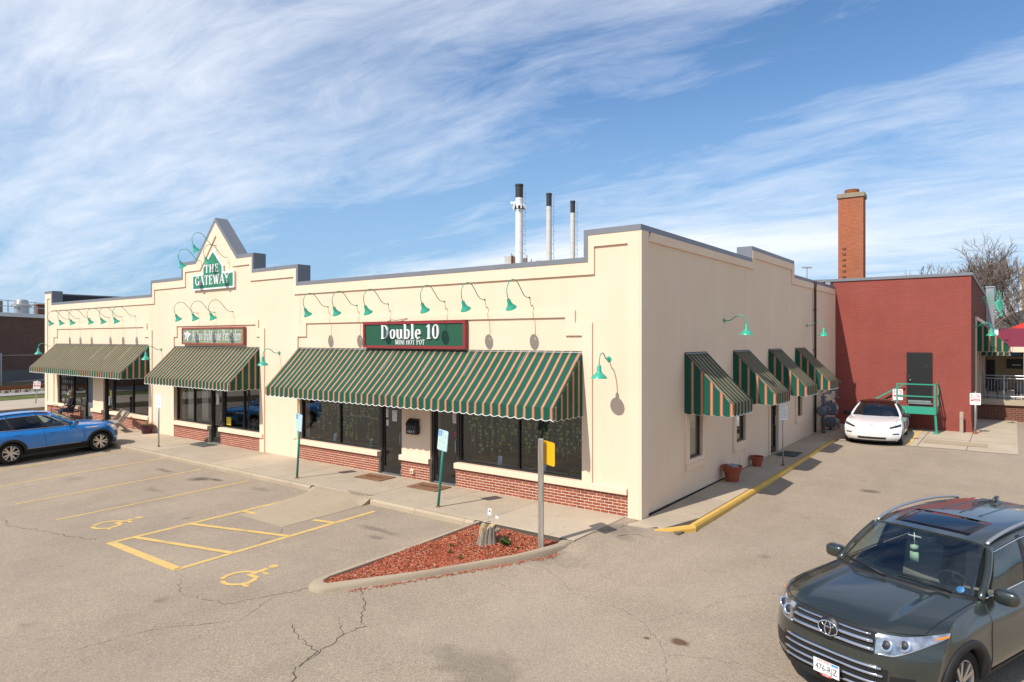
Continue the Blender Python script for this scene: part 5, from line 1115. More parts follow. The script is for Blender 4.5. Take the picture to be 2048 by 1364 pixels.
def car_paint(name, col, metal=.35, rough=.32):
    m, t, b = new_mat(name); b.inputs['Base Color'].default_value = (*col, 1); b.inputs['Metallic'].default_value = metal; b.inputs['Roughness'].default_value = rough; b.inputs['Coat Weight'].default_value = 1.; b.inputs['Coat Roughness'].default_value = .02; b.inputs['Coat IOR'].default_value = 1.5
    co = N(t, 'ShaderNodeTexCoord').outputs['Object']; f = noise(t, co, 3.5, 5, .65)                # thin film of road dust
    s_ = N(t, 'ShaderNodeSeparateXYZ'); t.links.new(co, s_.inputs[0]); du = M(t, 'MULTIPLY', ramp(t, M(t, 'ADD', M(t, 'MULTIPLY', s_.outputs[2], -.5), f), (.1, 0.), (.55, 1.)), .22)
    t.links.new(mixc(t, du, (*col, 1), (.22, .19, .155, 1)), b.inputs['Base Color']); t.links.new(M(t, 'ADD', M(t, 'MULTIPLY', f, .10), .0), b.inputs['Coat Roughness'])
    return m
GLC = glass_mat('car_glass', (.82, .88, .86), 1.5, .01); GLD = glass_mat('privacy_glass', (.22, .23, .25), 1.5, .01)
def lamp_mat():
    m, t, b = new_mat('headlamp_lens'); co = N(t, 'ShaderNodeTexCoord').outputs['Object']
    f = noise(t, co, 9, 2, .5); t.links.new(ramp(t, f, (.30, (.20, .205, .21)), (.5, (.42, .43, .45)), (.72, (.72, .73, .76))), b.inputs['Base Color']); b.inputs['Metallic'].default_value = .8; b.inputs['Roughness'].default_value = .15; b.inputs['Coat Weight'].default_value = 1.; return m
LENS = lamp_mat(); LENSD = pbr('smoked_lens', (.035, .037, .042), .08, .3, .7, coat=1.); AMB = pbr('amber_lens', (.75, .22, .02), .2, 0, .6); REDL = pbr('red_lens', (.35, .01, .01), .2)
# ---- dark green near SUV
pg = car_paint('dark_green_metallic', (.060, .071, .063), .7, .3)
H = Car('suv', 'dark green metallic SUV parked nose to the camera in the near right corner', 'car',
    [(2.36, .24, .80, .26, 0), (2.43, .40, .89, .34, 0), (2.445, .62, .935, .42, 0), (2.42, .82, .94, .48, 0), (2.36, .97, .93, .56, .0), (2.12, 1.06, .90, .44, .035), (1.72, 1.115, .875, .28, .05), (1.18, 1.16, .85, .33, .055)],
    [(-2.34, .30, .80, -.2, 0), (-2.43, .50, .90, -.22, 0), (-2.44, .72, .92, -.22, 0), (-2.42, .92, .90, -.2, 0), (-2.38, 1.12, .86, -.18, 0)],
    [(.38, 1.635, .70), (-.35, 1.70, .72), (-1.25, 1.705, .705), (-2.05, 1.655, .65)], [(.45, .865, 1.10), (-.5, .885, 1.125), (-1.5, .885, 1.155), (-2.0, .87, 1.165)], pg, pw=3.4, crease=.028, wheels=(1.48, -1.31), wr=.375, track=.82)
H.greenhouse(GLC, (.36, .66, .84), MAT['chrome'], GLD, pbr('tan_grey_leather', (.17, .155, .135), .6))
H.mirrors(.62, 1.10, sc_=1.02); H.seam(.78, .1, 1., slant=.1); H.seam(-.35, .1, 1.); H.seam(-1.3, .55, 1.); H.handle(-.15, .78); H.handle(-1.1, .8)
# grille, lights, plate
gm = MAT['rubber']
gr = H.fpatch('grille', -.49, .49, 2.95, 4.05, .006, gm, vf=lambda a, u: 2.62 + .12 * a * a + (1.40 - .30 * a * a) * u)
for v_, hw, rb_ in ((3.84, .455, .014), (3.44, .485, .027), (2.98, .50, .027)):
    m = MB(); m.tube([H.S(a, v_ - .10 * a * a) + Vector((.016, 0, 0)) for a in lin(-hw, hw, 21)], rb_, 8, ry=.8); H.part(m, 'chrome_bar', MAT['chrome'], gr)
m = MB(); M4 = Matrix.Translation(H.S(0, 3.38) + Vector((.045, 0, 0))) @ Matrix.Rotation(R(82), 4, 'Y')
m.lathe([(0, .0), (.105, .0), (.125, -.03)], 28, M4=M4); em = H.part(m, 'emblem_disc', MAT['black'], gr)
def oval(rx, ry, cx, cy, th): return MB().tube([M4 @ Vector((cy + ry * math.sin(k * .2244), cx + rx * math.cos(k * .2244), .008)) for k in range(29)], th, 6, cap=False)
for rx, ry, cy in ((.110, .075, 0), (.034, .072, 0), (.072, .030, -.04)): H.part(oval(rx, ry, 0, cy, .0075), 'emblem_ring', MAT['chrome'], em)
lg_ = H.fpatch('lower_grille', -.64, .64, .85, 1.95, .006, gm, vf=lambda a, u: .70 + (1.40 - .12 * a * a) * u)
for v_ in (.98, 1.36, 1.74, 2.08):
    H.part(MB().tube([H.S(a, v_) + Vector((.012, 0, 0)) for a in lin(-.645 + .06 * (v_ - 1), .645 - .06 * (v_ - 1), 21)], .019, 8, ry=.9), 'chrome_bar', MAT['chrome'], lg_)
H.fpatch('bumper_lip', -.98, .98, .0, .62, .012, MAT['plastic'])
for sg in (1, -1):
    a0, a1 = (.505, 1.0) if sg > 0 else (-1.0, -.505)
    hl = H.fpatch('headlight', a0, a1, 3.0, 3.9, .014, LENS, n=14, k=8, vf=lambda a, u: (2.80 + 1.15 * max(0, (abs(a) - .66) / .34) ** 1.3) + (1.12 - .80 * max(0, (abs(a) - .66) / .34) ** 1.1) * u)
    for aa, vv_, rr in ((.60, 3.32, .07), (.74, 3.44, .068)):
        p = H.S(sg * aa, vv_); q = H.S(sg * aa + .01 * sg, vv_) - p; MM = Matrix.Translation(p + Vector((.017, 0, .006))) @ Matrix.Rotation(R(68), 4, 'Y')
        H.part(MB().lathe([(0, .012), (rr * .55, .010), (rr * .62, .004)], 18, M4=MM), 'projector', MAT['darkmetal'], hl); H.part(MB().lathe([(rr * .62, .004), (rr * .8, .012), (rr, .004)], 18, M4=MM), 'reflector_ring', MAT['chrome'], hl)
    H.fpatch('turn_signal', sg * .93 if sg > 0 else -.998, sg * .998 if sg > 0 else -.93, 3.3, 3.5, .019, AMB, hl, n=5, k=4, vf=lambda a, u: 3.70 + .20 * max(0, (abs(a) - .9) / .1) + .15 * u)
    H.part(MB().tube([H.S(sg * a, 2.785 + 1.15 * max(0, (a - .66) / .34) ** 1.3) + Vector((.012, 0, 0)) for a in lin(.505, .99, 12)], .011, 6), 'chrome_strip', MAT['chrome'], hl)
    fp = H.fpatch('fog_light_pocket', .66 if sg > 0 else -.86, .86 if sg > 0 else -.66, 1.1, 1.8, .004, MAT['black'], n=6, k=5)
# licence plate
pl_ = bpy.data.objects.new('licence_plate', None); COL.objects.link(pl_); pl_.parent = H.root; p = H.S(.0, 1.22); pl_.location = p + Vector((.05, 0, 0)); pl_.rotation_euler = (R(90), 0, R(90))
MB().bbox(-.158, .158, -.083, .083, -.004, .004, .003).build('plate_frame', MAT['black'], pl_); MB().box(-.15, .15, -.072, .076, .0035, .0055).build('plate', MAT['white'], pl_)
bfont(pl_, '476-RJZ', .098, MAT['darkprint'], (0, -.042, .0065), (0, 0, 0), sx=.78, name='plate_number'); bfont(pl_, 'WISCONSIN', .030, MAT['redprint'], (-.03, .050, .0065), (0, 0, 0), name='plate_state'); MB().box(.06, .14, .048, .07, .0055, .0062).build('plate_scene', MAT['blueprint'], pl_)
MB().lathe([(0, .0066), (.07, .0066), (.072, .004)], 20, c=(-.0, -.079, 0), M4=Matrix.Diagonal((1, .22, 1, 1))).build('dealer_oval', MAT['redprint'], pl_); bfont(pl_, 'SMART', .026, MAT['white'], (0, -.088, .0076), (0, 0, 0), name='dealer_name')
# wipers, cowl, roof rails, sunroof, fin, hood seams
H.part(MB().slab(lambda a, t: H.WS(a, -.03 + .07 * t) + Vector((.005, 0, .004)), lin(-.97, .97, 15), lin(0, 1, 3), (0, 0, .004)), 'cowl_panel', MAT['plastic'])
for ya, yb in ((-.05, -.62), (.62, .05)):
    pa, pb2 = H.WS(ya / .83, .02), H.WS(yb / .83, .10); H.part(MB().tube([pa + Vector((.03, 0, .03)), (pa + pb2) / 2 + Vector((.04, 0, .05)), pb2 + Vector((.02, 0, .03))], [.013, .01, .008], 6), 'wiper', MAT['black'])
for sg in (1, -1):
    H.part(MB().tube([H.RO(sg * .93, v) + Vector((0, 0, .012 + .04 * math.sin(math.pi * min(1, max(0, (v - .1) / 2.75))) ** .4)) for v in lin(.1, 2.85, 24)], .024, 8, ry=.7), 'roof_rail', MAT['steel'])
    H.part(MB().tube([H.S(sg * (.86 + .10 * t), 4.1 + t * 2.75) + Vector((0, 0, .0015)) for t in lin(0, 1, 24)], .005, 5), 'bonnet_seam', MAT['black'])
H.part(MB().tube([H.S(a, 4.13) + Vector((.001, 0, .002)) for a in lin(-.86, .86, 20)], .006, 5), 'bonnet_seam', MAT['black'])
H.part(MB().slab(lambda a, v: H.RO(a, v) + Vector((0, 0, .0005)), lin(-.62, .62, 9), lin(.28, 1.1, 7), (0, 0, .002)), 'sunroof', GLD); 
for y_ in (-.32, 0, .32): H.part(MB().tube([H.RO(y_, v) + Vector((0, 0, .001)) for v in lin(1.3, 2.9, 14)], .008, 5), 'roof_rib', pg)
H.part(MB().prism([(-1.75, 1.70), (-1.55, 1.715), (-1.72, 1.78), (-1.78, 1.78)], lambda p, k: (p[0], -.018 + .036 * k, p[1])), 'antenna_fin', pg)
p = H.WS(0, .62); H.part(MB().tube([(p.x - .12, 0, p.z + .14), (p.x - .12, 0, p.z - .02)], .003, 4), 'ornament_cord', MAT['paper']); 
m = MB(); m.lathe([(0, .035), (.045, .02), (.05, -.02), (0, -.03)], 12, c=(p.x - .12, 0, p.z - .04)); m.box(p.x - .13, p.x - .11, -.05, .05, p.z - .22, p.z - .10); H.part(m, 'hanging_ornament', pbr('pale_green_charm', (.5, .6, .42), .6))
p = H.WS(-.06, .82); H.part(MB().obox(Matrix.Translation(p - Vector((.06, 0, .02))) @ Matrix.Rotation(R(-30), 4, 'Y'), .035, .075, .006), 'toll_tag', MAT['paper'])
p = H.WS(.80, .12); H.part(MB().lathe([(0, .002), (.04, .002), (.042, 0)], 12, M4=Matrix.Translation(p - Vector((.012, 0, .01))) @ Matrix.Rotation(R(48), 4, 'Y')), 'round_sticker', MAT['blueprint'])
H.place(5.58, -2.76, -.205, 249.9, -.2, 1.0)
# ---- blue SUV at the kerb
pb_ = car_paint('bright_blue_metallic', (.002, .20, .60), .2, .3)
B = Car('suv', 'bright blue SUV with black lower trim parked at the kerb on the left', 'car',
    [(2.15, .24, .74, .24, 0), (2.215, .42, .83, .30, 0), (2.23, .60, .875, .36, 0), (2.20, .77, .885, .40, 0), (2.10, .91, .87, .44, .02), (1.9, .975, .835, .32, .03), (1.5, 1.025, .815, .2, .05), (.95, 1.07, .80, .26, .05)],
    [(-2.14, .3, .76, -.2, 0), (-2.22, .5, .85, -.22, 0), (-2.23, .7, .88, -.22, 0), (-2.20, .9, .86, -.2, 0), (-2.13, 1.08, .80, -.18, 0)],
    [(.10, 1.535, .585), (-.45, 1.60, .605), (-1.25, 1.595, .59), (-1.86, 1.53, .54)], [(.3, .83, 1.03), (-.5, .845, 1.045), (-1.4, .835, 1.07), (-1.85, .80, 1.09)], pb_, crease=.02, wheels=(1.40, -1.28), wr=.345, track=.775, bul=.07)
B.greenhouse(GLC, (.36, .70), MAT['chrome'], GLD); B.mirrors(.5, 1.05); B.seam(.72, .15, 1., slant=.08); B.seam(-.38, .15, 1.); B.handle(-.18, .78); B.handle(-1.1, .8)
B.fpatch('grille', -.62, .62, 2.6, 3.3, .006, MAT['black']); B.fpatch('lower_grille', -.7, .7, .7, 1.7, .006, MAT['black']); B.fpatch('bumper_lip', -.99, .99, 0, .8, .012, MAT['plastic'])
for sg in (1, -1):
    B.fpatch('headlight', .62 if sg > 0 else -.995, .995 if sg > 0 else -.62, 3.1, 3.8, .012, LENS, vf=lambda a, u: 3.12 + .62 * u)
    B.fpatch('fog_trim', .80 if sg > 0 else -.97, .97 if sg > 0 else -.80, 1.3, 2.5, .008, MAT['darkmetal'])
    B.part(MB().tube([B.RO(sg * .92, v) + Vector((0, 0, .03)) for v in lin(.3, 2.7, 16)], .017, 8), 'roof_rail', MAT['black'])
    p0 = B.side((B.top[0].x - 1.05) / (B.top[0].x - B.top[-1].x), .83, sg); B.part(MB().box(p0.x - .20, p0.x + .20, min(p0.y, p0.y + sg * .012), max(p0.y, p0.y + sg * .012), p0.z - .016, p0.z + .016), 'chrome_badge', MAT['chrome'], smooth=False)
    B.fpatch('tail_light', .6 if sg > 0 else -.99, .99 if sg > 0 else -.6, 3.0, 3.7, .01, REDL, fn=B.E)
    B.part(MB().tube([B.side(t, .205, sg) + Vector((0, sg * .006, 0)) for t in lin(.28, .72, 14)], .006, 5), 'sill_strip', MAT['chrome'])
B.place(-20.52, -4.30, -.185, 91.5, 1.4)
# ---- white sedan by the red wall
pw_ = car_paint('white_car_paint', (.80, .80, .79), 0., .3)
W = Car('sedan', 'white electric sedan with dark glass roof parked at the red brick wall', 'car',
    [(2.25, .17, .74, .24, 0), (2.335, .31, .85, .32, 0), (2.345, .48, .895, .40, 0), (2.32, .62, .91, .46, 0), (2.23, .74, .90, .54, .0), (1.95, .82, .875, .36, -.02), (1.5, .885, .85, .22, -.01), (.98, .945, .82, .30, .01)],
    [(-2.24, .28, .78, -.25, 0), (-2.33, .48, .87, -.3, 0), (-2.34, .68, .885, -.3, 0), (-2.30, .84, .86, -.28, 0), (-2.24, .97, .80, -.25, .02), (-1.85, 1.05, .74, -.1, .03)],
    [(.18, 1.41, .60), (-.3, 1.465, .62), (-.9, 1.43, .60), (-1.35, 1.31, .56)], [(.3, .86, .93), (-.5, .87, .95), (-1.3, .83, .97)], pw_, crease=.012, wheels=(1.48, -1.39), wr=.335, ww=.235, track=.795, cladding=False, arch=.03, bul=.045, sillz=.2)
W.greenhouse(glass_mat('sedan_glass', (.55, .58, .62), 1.5, .03), (.40,), MAT['black'], GLD, None, GLD); W.mirrors(.52, .93, MAT['plastic']); W.seam(.7, .1, 1.); W.seam(-.42, .1, 1.)
mr_ = [c for c in W.root.children if c.name.startswith('side_mirror')]
for sg in (1, -1):
    W.fpatch('headlight', .60 if sg > 0 else -.97, .97 if sg > 0 else -.60, 3.0, 3.9, .008, LENSD, vf=lambda a, u: 3.05 + .55 * max(0, (abs(a) - .6) / .37) + (.42 + .25 * max(0, (abs(a) - .6) / .37)) * u)
    W.fpatch('fog_slot', .72 if sg > 0 else -.93, .93 if sg > 0 else -.72, 1.7, 2.0, .006, MAT['black'], vf=lambda a, u: 1.72 + .22 * u - .5 * max(0, (abs(a) - .88)) )
W.fpatch('bumper_lip', -.97, .97, .0, .42, .008, MAT['plastic']); W.part(MB().tube([W.S(a, 4.12) + Vector((.002, 0, .002)) for a in lin(-.80, .80, 20)], .004, 5), 'bonnet_seam', MAT['black'])
W.fpatch('lower_intake', -.52, .52, .72, 1.15, .006, MAT['black']); W.fpatch('bonnet_badge', -.02, .02, 4.12, 4.3, .004, MAT['darkmetal'], n=4, k=4)
for sg in (1, -1): W.part(MB().tube([W.S(sg * (.80 + .12 * t), 4.15 + t * 2.75) + Vector((0, 0, .001)) for t in lin(0, 1, 20)], .004, 5), 'bonnet_seam', MAT['black'])
p = W.WS(-.1, .68); W.part(MB().lathe([(0, .02), (.03, .0), (0, -.05)], 8, c=(p.x - .15, 0, p.z)), 'hanging_ornament', MAT['redprint'])
W.place(2.22, 15.75, .06, -86.5, 0)
# ================================================================ pots, stump, benches, meters
def pot(label, loc, r, h, mat, rim=True):
    o = thing('flower_pot', label, 'flower pot', loc); pr = [(0, 0), (r * .62, 0), (r * .66, .01), (r * .84, h * .62), (r * .93, h * .64), (r * .95, h * .74), (r * .9, h * .76), (r * .92, h * .86), (r * 1.04, h * .88), (r * 1.06, h), (r * .94, h), (r * .9, h * .86)]
    MB().lathe(pr, 28).build('pot', mat, o, 35); MB().lathe([(0, h * .87), (r * .91, h * .86)], 20).build('soil', MAT['soil'], o); return o
o = pot('large terracotta pot with dry stones and twigs by the shaded wall', (.30, 4.92, .01), .255, .42, MAT['terra']); r_ = random.Random(4)
st_ = pbr('grey_stone', (.30, .29, .30), .8, 0, .3, .2, 8)
for i in range(11):
    a, q = r_.uniform(0, 6.28), r_.uniform(0, .2); s_ = r_.uniform(.04, .075); MB().lathe([(0, s_), (s_ * .7, s_ * .6), (s_, 0), (s_ * .6, -s_ * .5), (0, -s_ * .6)], 7, M4=Matrix.Rotation(r_.uniform(-.6, .6), 4, 'X')).build('stone', st_, o, True, loc=(q * math.cos(a), q * math.sin(a), .40))
MB().tube([(.12, .1, .38), (.16, .14, .55), (.17, .13, .64)], .005, 5).build('twig', MAT['bark'], o)
pot('small empty terracotta pot by the shaded wall', (.22, 7.35, .04), .19, .30, MAT['terra'])
o = pot('purple glazed pot with dry plants beside the pier left of the pet salon', (-21.85, -.32, 0), .26, .36, MAT['purple']); m = MB()
for i in range(60):
    a, q = r_.uniform(0, 6.28), r_.uniform(0, .22); x, y = q * math.cos(a), q * math.sin(a); m.tube([(x, y, .3), (x * 1.3 + r_.uniform(-.04, .04), y * 1.3, .38), (x * 1.6 + r_.uniform(-.06, .06), y * 1.6, .42 + r_.uniform(0, .08))], [.006, .005, .002], 4)
m.build('dry_plants', MAT['drygrass'], o)
# stump
sp_ = thing('tree_stump', 'short split tree stump standing in the red mulch bed', 'stump', (-1.72, -3.10, -.05)); sp_.scale = (.88, .88, .92); m = MB(); r_ = random.Random(9)
def stf(u, v):
    a = u * 2 * math.pi; r = (.155 + .02 * math.sin(3 * a + 1) + .012 * math.sin(11 * a) + .02 * math.sin(2 * a)) * (1.12 - .22 * v + .15 * (1 - v) ** 4); return (r * math.cos(a) + .05 * v, r * math.sin(a), -.05 + v * (.40 + .035 * math.sin(a * 2 + .6) + .018 * math.sin(7 * a)))
m.grid(stf, lin(0, 1, 49), lin(0, 1, 14)); m.build('trunk', MAT['bark'], sp_, True)
tp = MB(); ring = [stf(u, 1.) for u in lin(0, 1, 49)[:-1]]; c0 = (.05, 0, .36); mid = [tuple(.55 * a + .45 * b + (.035 * math.sin(i * 1.9) if k == 2 else 0) for k, (a, b) in enumerate(zip(p, c0))) for i, p in enumerate(ring)]
tp.add(ring + mid + [c0], [(i, (i + 1) % 48, 48 + (i + 1) % 48, 48 + i) for i in range(48)] + [(48 + i, 48 + (i + 1) % 48, 96) for i in range(48)]); tp.build('split_top', MAT['rawwood'], sp_)
ex = MB()                                                    # patch of exposed pale wood on the lot side
for k, (u0, u1, v0) in enumerate(((.64, .69, .62), (.70, .735, .5), (.76, .80, .78))): ex.slab(lambda u, v: tuple(Vector(stf(u, v)) * 1.0 + Vector((math.cos(u * 6.283) * .004, math.sin(u * 6.283) * .004, 0))), lin(u0, u1, 6), lin(v0, 1., 6), (0, -.004, 0))
ex.build('exposed_wood', MAT['rawwood'], sp_, recalc=True)
m = MB(); m.tube([(.12, .04, .24), (.24, .06, .27), (.30, .06, .30)], [.05, .045, .04], 8); m.tube([(.27, .05, .29), (.36, .02, .33)], [.03, .02], 6); m.build('branch_stub', MAT['bark'], sp_, True)
for p, q in (((-.10, -.02, .40), (.04, -.06, .43)), ((-.02, .06, .42), (.10, .02, .44))): MB().tube([p, q], .014, 6).build('splinter', MAT['bark'], sp_)
tg_ = thing('plant_tag', 'small white plastic tag on a wire stuck in the stump', 'tag', (-1.70, -3.06, .36)); MB().tube([(0, 0, -.08), (0, 0, .14)], .003, 4).build('wire', MAT['steel'], tg_); p = MB().box(-.035, .035, -.002, .002, .10, .23).build('tag', MAT['white'], tg_, rot=(0, R(6), R(25))); MB().box(-.012, .014, -.004, -.002, .165, .195).build('printed_mark', MAT['darkprint'], tg_, rot=(0, R(6), R(25)))
MB().tube([(.07, .04, -.08), (.10, .05, .10)], .003, 4).build('second_wire', MAT['steel'], tg_); MB().box(-.02, .05, -.002, .002, .06, .11).build('clear_flag', MAT['paper'], tg_, loc=(.09, .05, 0), rot=(0, R(30), R(30)))
def weed(label, x, y, s, n):
    o = thing('weed', label, 'weed', (x, y, isz(x, y) - .03)); m = MB(); r = random.Random(int(abs(x) * 100))
    for i in range(n):
        a = r.uniform(0, 6.28); l = s * r.uniform(.5, 1.1); h = l * r.uniform(.4, 1.2); d = Vector((math.cos(a), math.sin(a), 0)); n_ = Vector((-d.y, d.x, 0)) * s * .13; m.add([n_ * -.4, n_ * .4, d * l * .6 + n_ + Vector((0, 0, h)), d * l + Vector((0, 0, h * .7)), d * l * .6 - n_ + Vector((0, 0, h))], [(0, 1, 2, 3, 4)])
    m.build('leaves', MAT['weed'], o); return o
weed('largest green weed, right beside the stump', -1.35, -2.98, .14, 34); weed('tiny green weed left of the stump', -2.2, -3.55, .07, 12); weed('tiny green weed in front of the stump toward the lot', -2.0, -3.85, .06, 12); weed('tiny green weed near the middle of the mulch bed', -1.65, -3.95, .06, 10); weed('tiny weed right of the stump toward the wooden post', -1.05, -3.0, .05, 8)
# Leopold bench
lb = thing('wooden_bench', 'grey plank bench of slanted boards before the leftmost shop', 'bench', (-23.35, -.72, 0))
for x in (-.5, .5):
    MB().bar((x, -.42, 0), (x, .22, .86), .024, .085, (0, 1, 1)).build('back_leg', MAT['benchwood'], lb); MB().bar((x + .05, .30, 0), (x + .05, -.12, .42), .024, .075, (0, -1, 1)).build('front_leg', MAT['benchwood'], lb)
MB().bbox(-.62, .62, -.30, .0, .40, .44, .006).build('seat', MAT['benchwood'], lb); MB().bar((-.62, .17, .74), (.62, .17, .74), .02, .10, (0, .6, 1)).build('backrest', MAT['benchwood'], lb); lb.rotation_euler = (0, 0, R(-12))
# iron bench with scrolled back, and the seated person
ib = thing('iron_bench', 'black wrought iron bench with scrolled back under the leftmost awning', 'bench', (-29.6, -.45, 0), 0); IR = MAT['darkmetal']
for x in (-1.0, -.03, .03, 1.0):
    if x in (-.03,): continue
    MB().tube([(x, .12, .46), (x, -.18, .68), (x, -.32, .66), (x, -.34, .46), (x, -.34, 0)], .014, 6).build('arm', IR, ib); MB().tube([(x, .22, 0), (x, .16, .46), (x, .26, 1.0)], .014, 6).build('leg', IR, ib)
MB().bbox(-1.02, 1.02, -.36, .16, .43, .455, .006).build('seat', IR, ib)
for c in (-.5, .5):
    m = MB(); m.tube([(c - .44, .20, .6), (c - .42, .24, .9), (c - .2, .27, 1.04), (c + .2, .27, 1.04), (c + .42, .24, .9), (c + .44, .20, .6)], .013, 6)
    for k in range(5): m.tube([(c - .3 + k * .15 + .07 * math.cos(t), .24, .80 + .09 * math.sin(t)) for t in lin(0, 6.28, 13)], .008, 5)
    m.tube([(c - .44, .21, .66), (c + .44, .21, .66)], .01, 5); m.build('backrest', IR, ib)
# person: one skinned body seated, with hair, jacket and mask as children
def skin_mesh(name, joints, edges, mat, par, sub=2):
    me = bpy.data.meshes.new(name); me.from_pydata([j[0] for j in joints], edges, []); o = bpy.data.objects.new(name, me); COL.objects.link(o)
    md = o.modifiers.new('s', 'SKIN'); md.use_smooth_shade = True
    for i, j in enumerate(joints):
        r = j[1]; me.skin_vertices[0].data[i].radius = (r, r) if not isinstance(r, tuple) else r
    me.skin_vertices[0].data[0].use_root = True
    sb = o.modifiers.new('d', 'SUBSURF'); sb.levels = sub; sb.render_levels = sub
    dg = bpy.context.evaluated_depsgraph_get(); me2 = bpy.data.meshes.new_from_object(o.evaluated_get(dg)); bpy.data.objects.remove(o)
    me2.materials.clear(); me2.materials.append(mat); me2.polygons.foreach_set('use_smooth', [True] * len(me2.polygons)); ob = bpy.data.objects.new(name, me2); COL.objects.link(ob); ob.parent = par; return ob
pp = thing('person', 'person with grey hair, pale mask and black jacket seated on the iron bench', 'person', (-29.15, -.45, 0), R(-8))
SK = pbr('skin', (.52, .30, .21), .6); JK = pbr('black_jacket', (.012, .012, .014), .85, 0, .3, .3, 12); TRS = pbr('dark_trousers', (.03, .032, .045), .9)
J = [((0, 0, .55), .15), ((0, .02, .78), .145), ((0, .02, .98), .16), ((0, .0, 1.10), .07), ((0, -.02, 1.17), .055), ((0, -.05, 1.24), .085), ((0, -.045, 1.33), .092), ((0, -.03, 1.38), .06),
     ((-.18, .02, 1.03), .075), ((-.24, -.02, .78), .055), ((-.20, -.22, .66), .042), ((-.10, -.34, .66), .035), ((.18, .02, 1.03), .075), ((.24, -.02, .78), .055), ((.20, -.22, .66), .042), ((.10, -.34, .66), .035),
     ((-.1, -.06, .53), .10), ((-.13, -.45, .54), .075), ((-.13, -.47, .28), .058), ((-.13, -.45, .09), .042), ((-.13, -.60, .05), .035), ((.1, -.06, .53), .10), ((.13, -.45, .54), .075), ((.13, -.47, .28), .058), ((.13, -.45, .09), .042), ((.13, -.60, .05), .035)]
Ed = [(0, 1), (1, 2), (2, 3), (3, 4), (4, 5), (5, 6), (6, 7), (2, 8), (8, 9), (9, 10), (10, 11), (2, 12), (12, 13), (13, 14), (14, 15), (0, 16), (16, 17), (17, 18), (18, 19), (19, 20), (0, 21), (21, 22), (22, 23), (23, 24), (24, 25)]
body = skin_mesh('body', J, Ed, SK, pp)
jk = [((x, y, z), r * 1.16) for (x, y, z), r in (J[0], J[1], J[2], ((0, 0, 1.09), .085), J[8], J[9], J[10], J[12], J[13], J[14])]
skin_mesh('jacket', jk, [(0, 1), (1, 2), (2, 3), (2, 4), (4, 5), (5, 6), (2, 7), (7, 8), (8, 9)], JK, pp)
tr_ = [((0, 0, .54), .155)] + [(p, r * 1.14) for p, r in (J[16], J[17], J[18], J[19], J[21], J[22], J[23], J[24])]; skin_mesh('trousers', tr_, [(0, 1), (1, 2), (2, 3), (3, 4), (0, 5), (5, 6), (6, 7), (7, 8)], TRS, pp)
HR = pbr('grey_brown_hair', (.17, .12, .085), .8, 0, .3, .35, 25); m = MB()
for i in range(260):                                         # shoulder-length hair strands round the skull
    a = R(-60 + 300 * i / 260 + r_.uniform(-4, 4)); e = r_.uniform(0, 1); c, s2 = math.cos(a), math.sin(a)
    p0 = Vector((.03 * c, -.03 + .03 * s2, 1.435)); p1 = Vector((.095 * c, -.035 + .105 * s2, 1.385)); p2 = Vector((.112 * c, -.03 + .115 * s2, 1.29)); p3 = Vector((.12 * c, -.01 + .12 * s2, 1.17 + .03 * e)); m.tube(bez([p0, p1, p2, p3], 3), [.016] * 5 + [.014, .012, .012, .01, .006], 5)
m.build('hair', HR, pp, True); MB().lathe([(0, 1.445), (.06, 1.425), (.1, 1.37), (.108, 1.31)], 16, c=(0, -.03, 0)).build('hair_crown', HR, pp, True)
m = MB(); m.slab(lambda u, v: (.082 * math.sin(u), -.045 - .095 * math.cos(u) - .02 * math.cos(u) * (1 - abs(v)), 1.245 + .045 * v), lin(-1.2, 1.2, 11), lin(-1, 1, 5), (0, -.006, 0)); m.build('face_mask', pbr('pale_blue_mask', (.55, .66, .72), .8), pp, True)
for sg in (-1, 1): MB().lathe([(0, .012), (.010, .008), (.012, 0), (0, -.01)], 10, c=(sg * .034, -.128, 1.318)).build('eye', MAT['black'], pp, True)
MB().tube([(0, -.13, 1.335), (0, -.145, 1.305), (0, -.15, 1.285)], [.01, .013, .014], 8).build('nose', SK, pp, True)
for sg in (-1, 1):
    for k in range(4): MB().tube([(sg * (.10 - .018 * k), -.35, .665), (sg * (.085 - .018 * k), -.41, .655), (sg * (.08 - .016 * k), -.43 + .01 * abs(k - 1.5), .63)], [.010, .009, .007], 6).build('finger', SK, pp, True)
    MB().tube([(sg * .11, -.33, .67), (sg * .075, -.36, .69), (sg * .05, -.375, .685)], [.011, .010, .008], 6).build('thumb', SK, pp, True)
# downspout, gas meters
ds = thing('downspout', 'brown rainwater pipe down the shaded side wall near the red building', 'pipe', (0, 15.35, 0)); br_ = pbr('brown_pipe', (.035, .018, .016), .5); MB().tube([(.06, 0, 6.12), (.10, 0, 6.10), (.10, 0, 6.0), (.085, 0, 5.9), (.085, 0, .15)], .045, 10).build('pipe', br_, ds, True)
for z in (5.0, 3.4, 1.6): MB().box(.003, .135, -.055, .055, z, z + .03).build('bracket', br_, ds)
gm_ = thing('gas_meter', 'cluster of grey gas meters, valves and pipes on the wall by the red building', 'gas meter', (.02, 16.6, .1)); GP = pbr('grey_meter_paint', (.13, .145, .165), .5, 0, .5, .15, 8)
def gt(name, pts, r, n=10): return MB().tube(pts, r, n).build(name, GP, gm_, True)
gt('riser_pipe', [(.30, -.9, -.02), (.30, -.9, 1.0)], .04); gt('riser_collar', [(.30, -.9, .0), (.30, -.9, .14)], .07); gt('header_pipe', [(.30, -.9, 1.0), (.30, -.9, 1.55), (.30, -.2, 1.55), (.30, -.2, 2.0), (.05, -.2, 2.0)], .038)
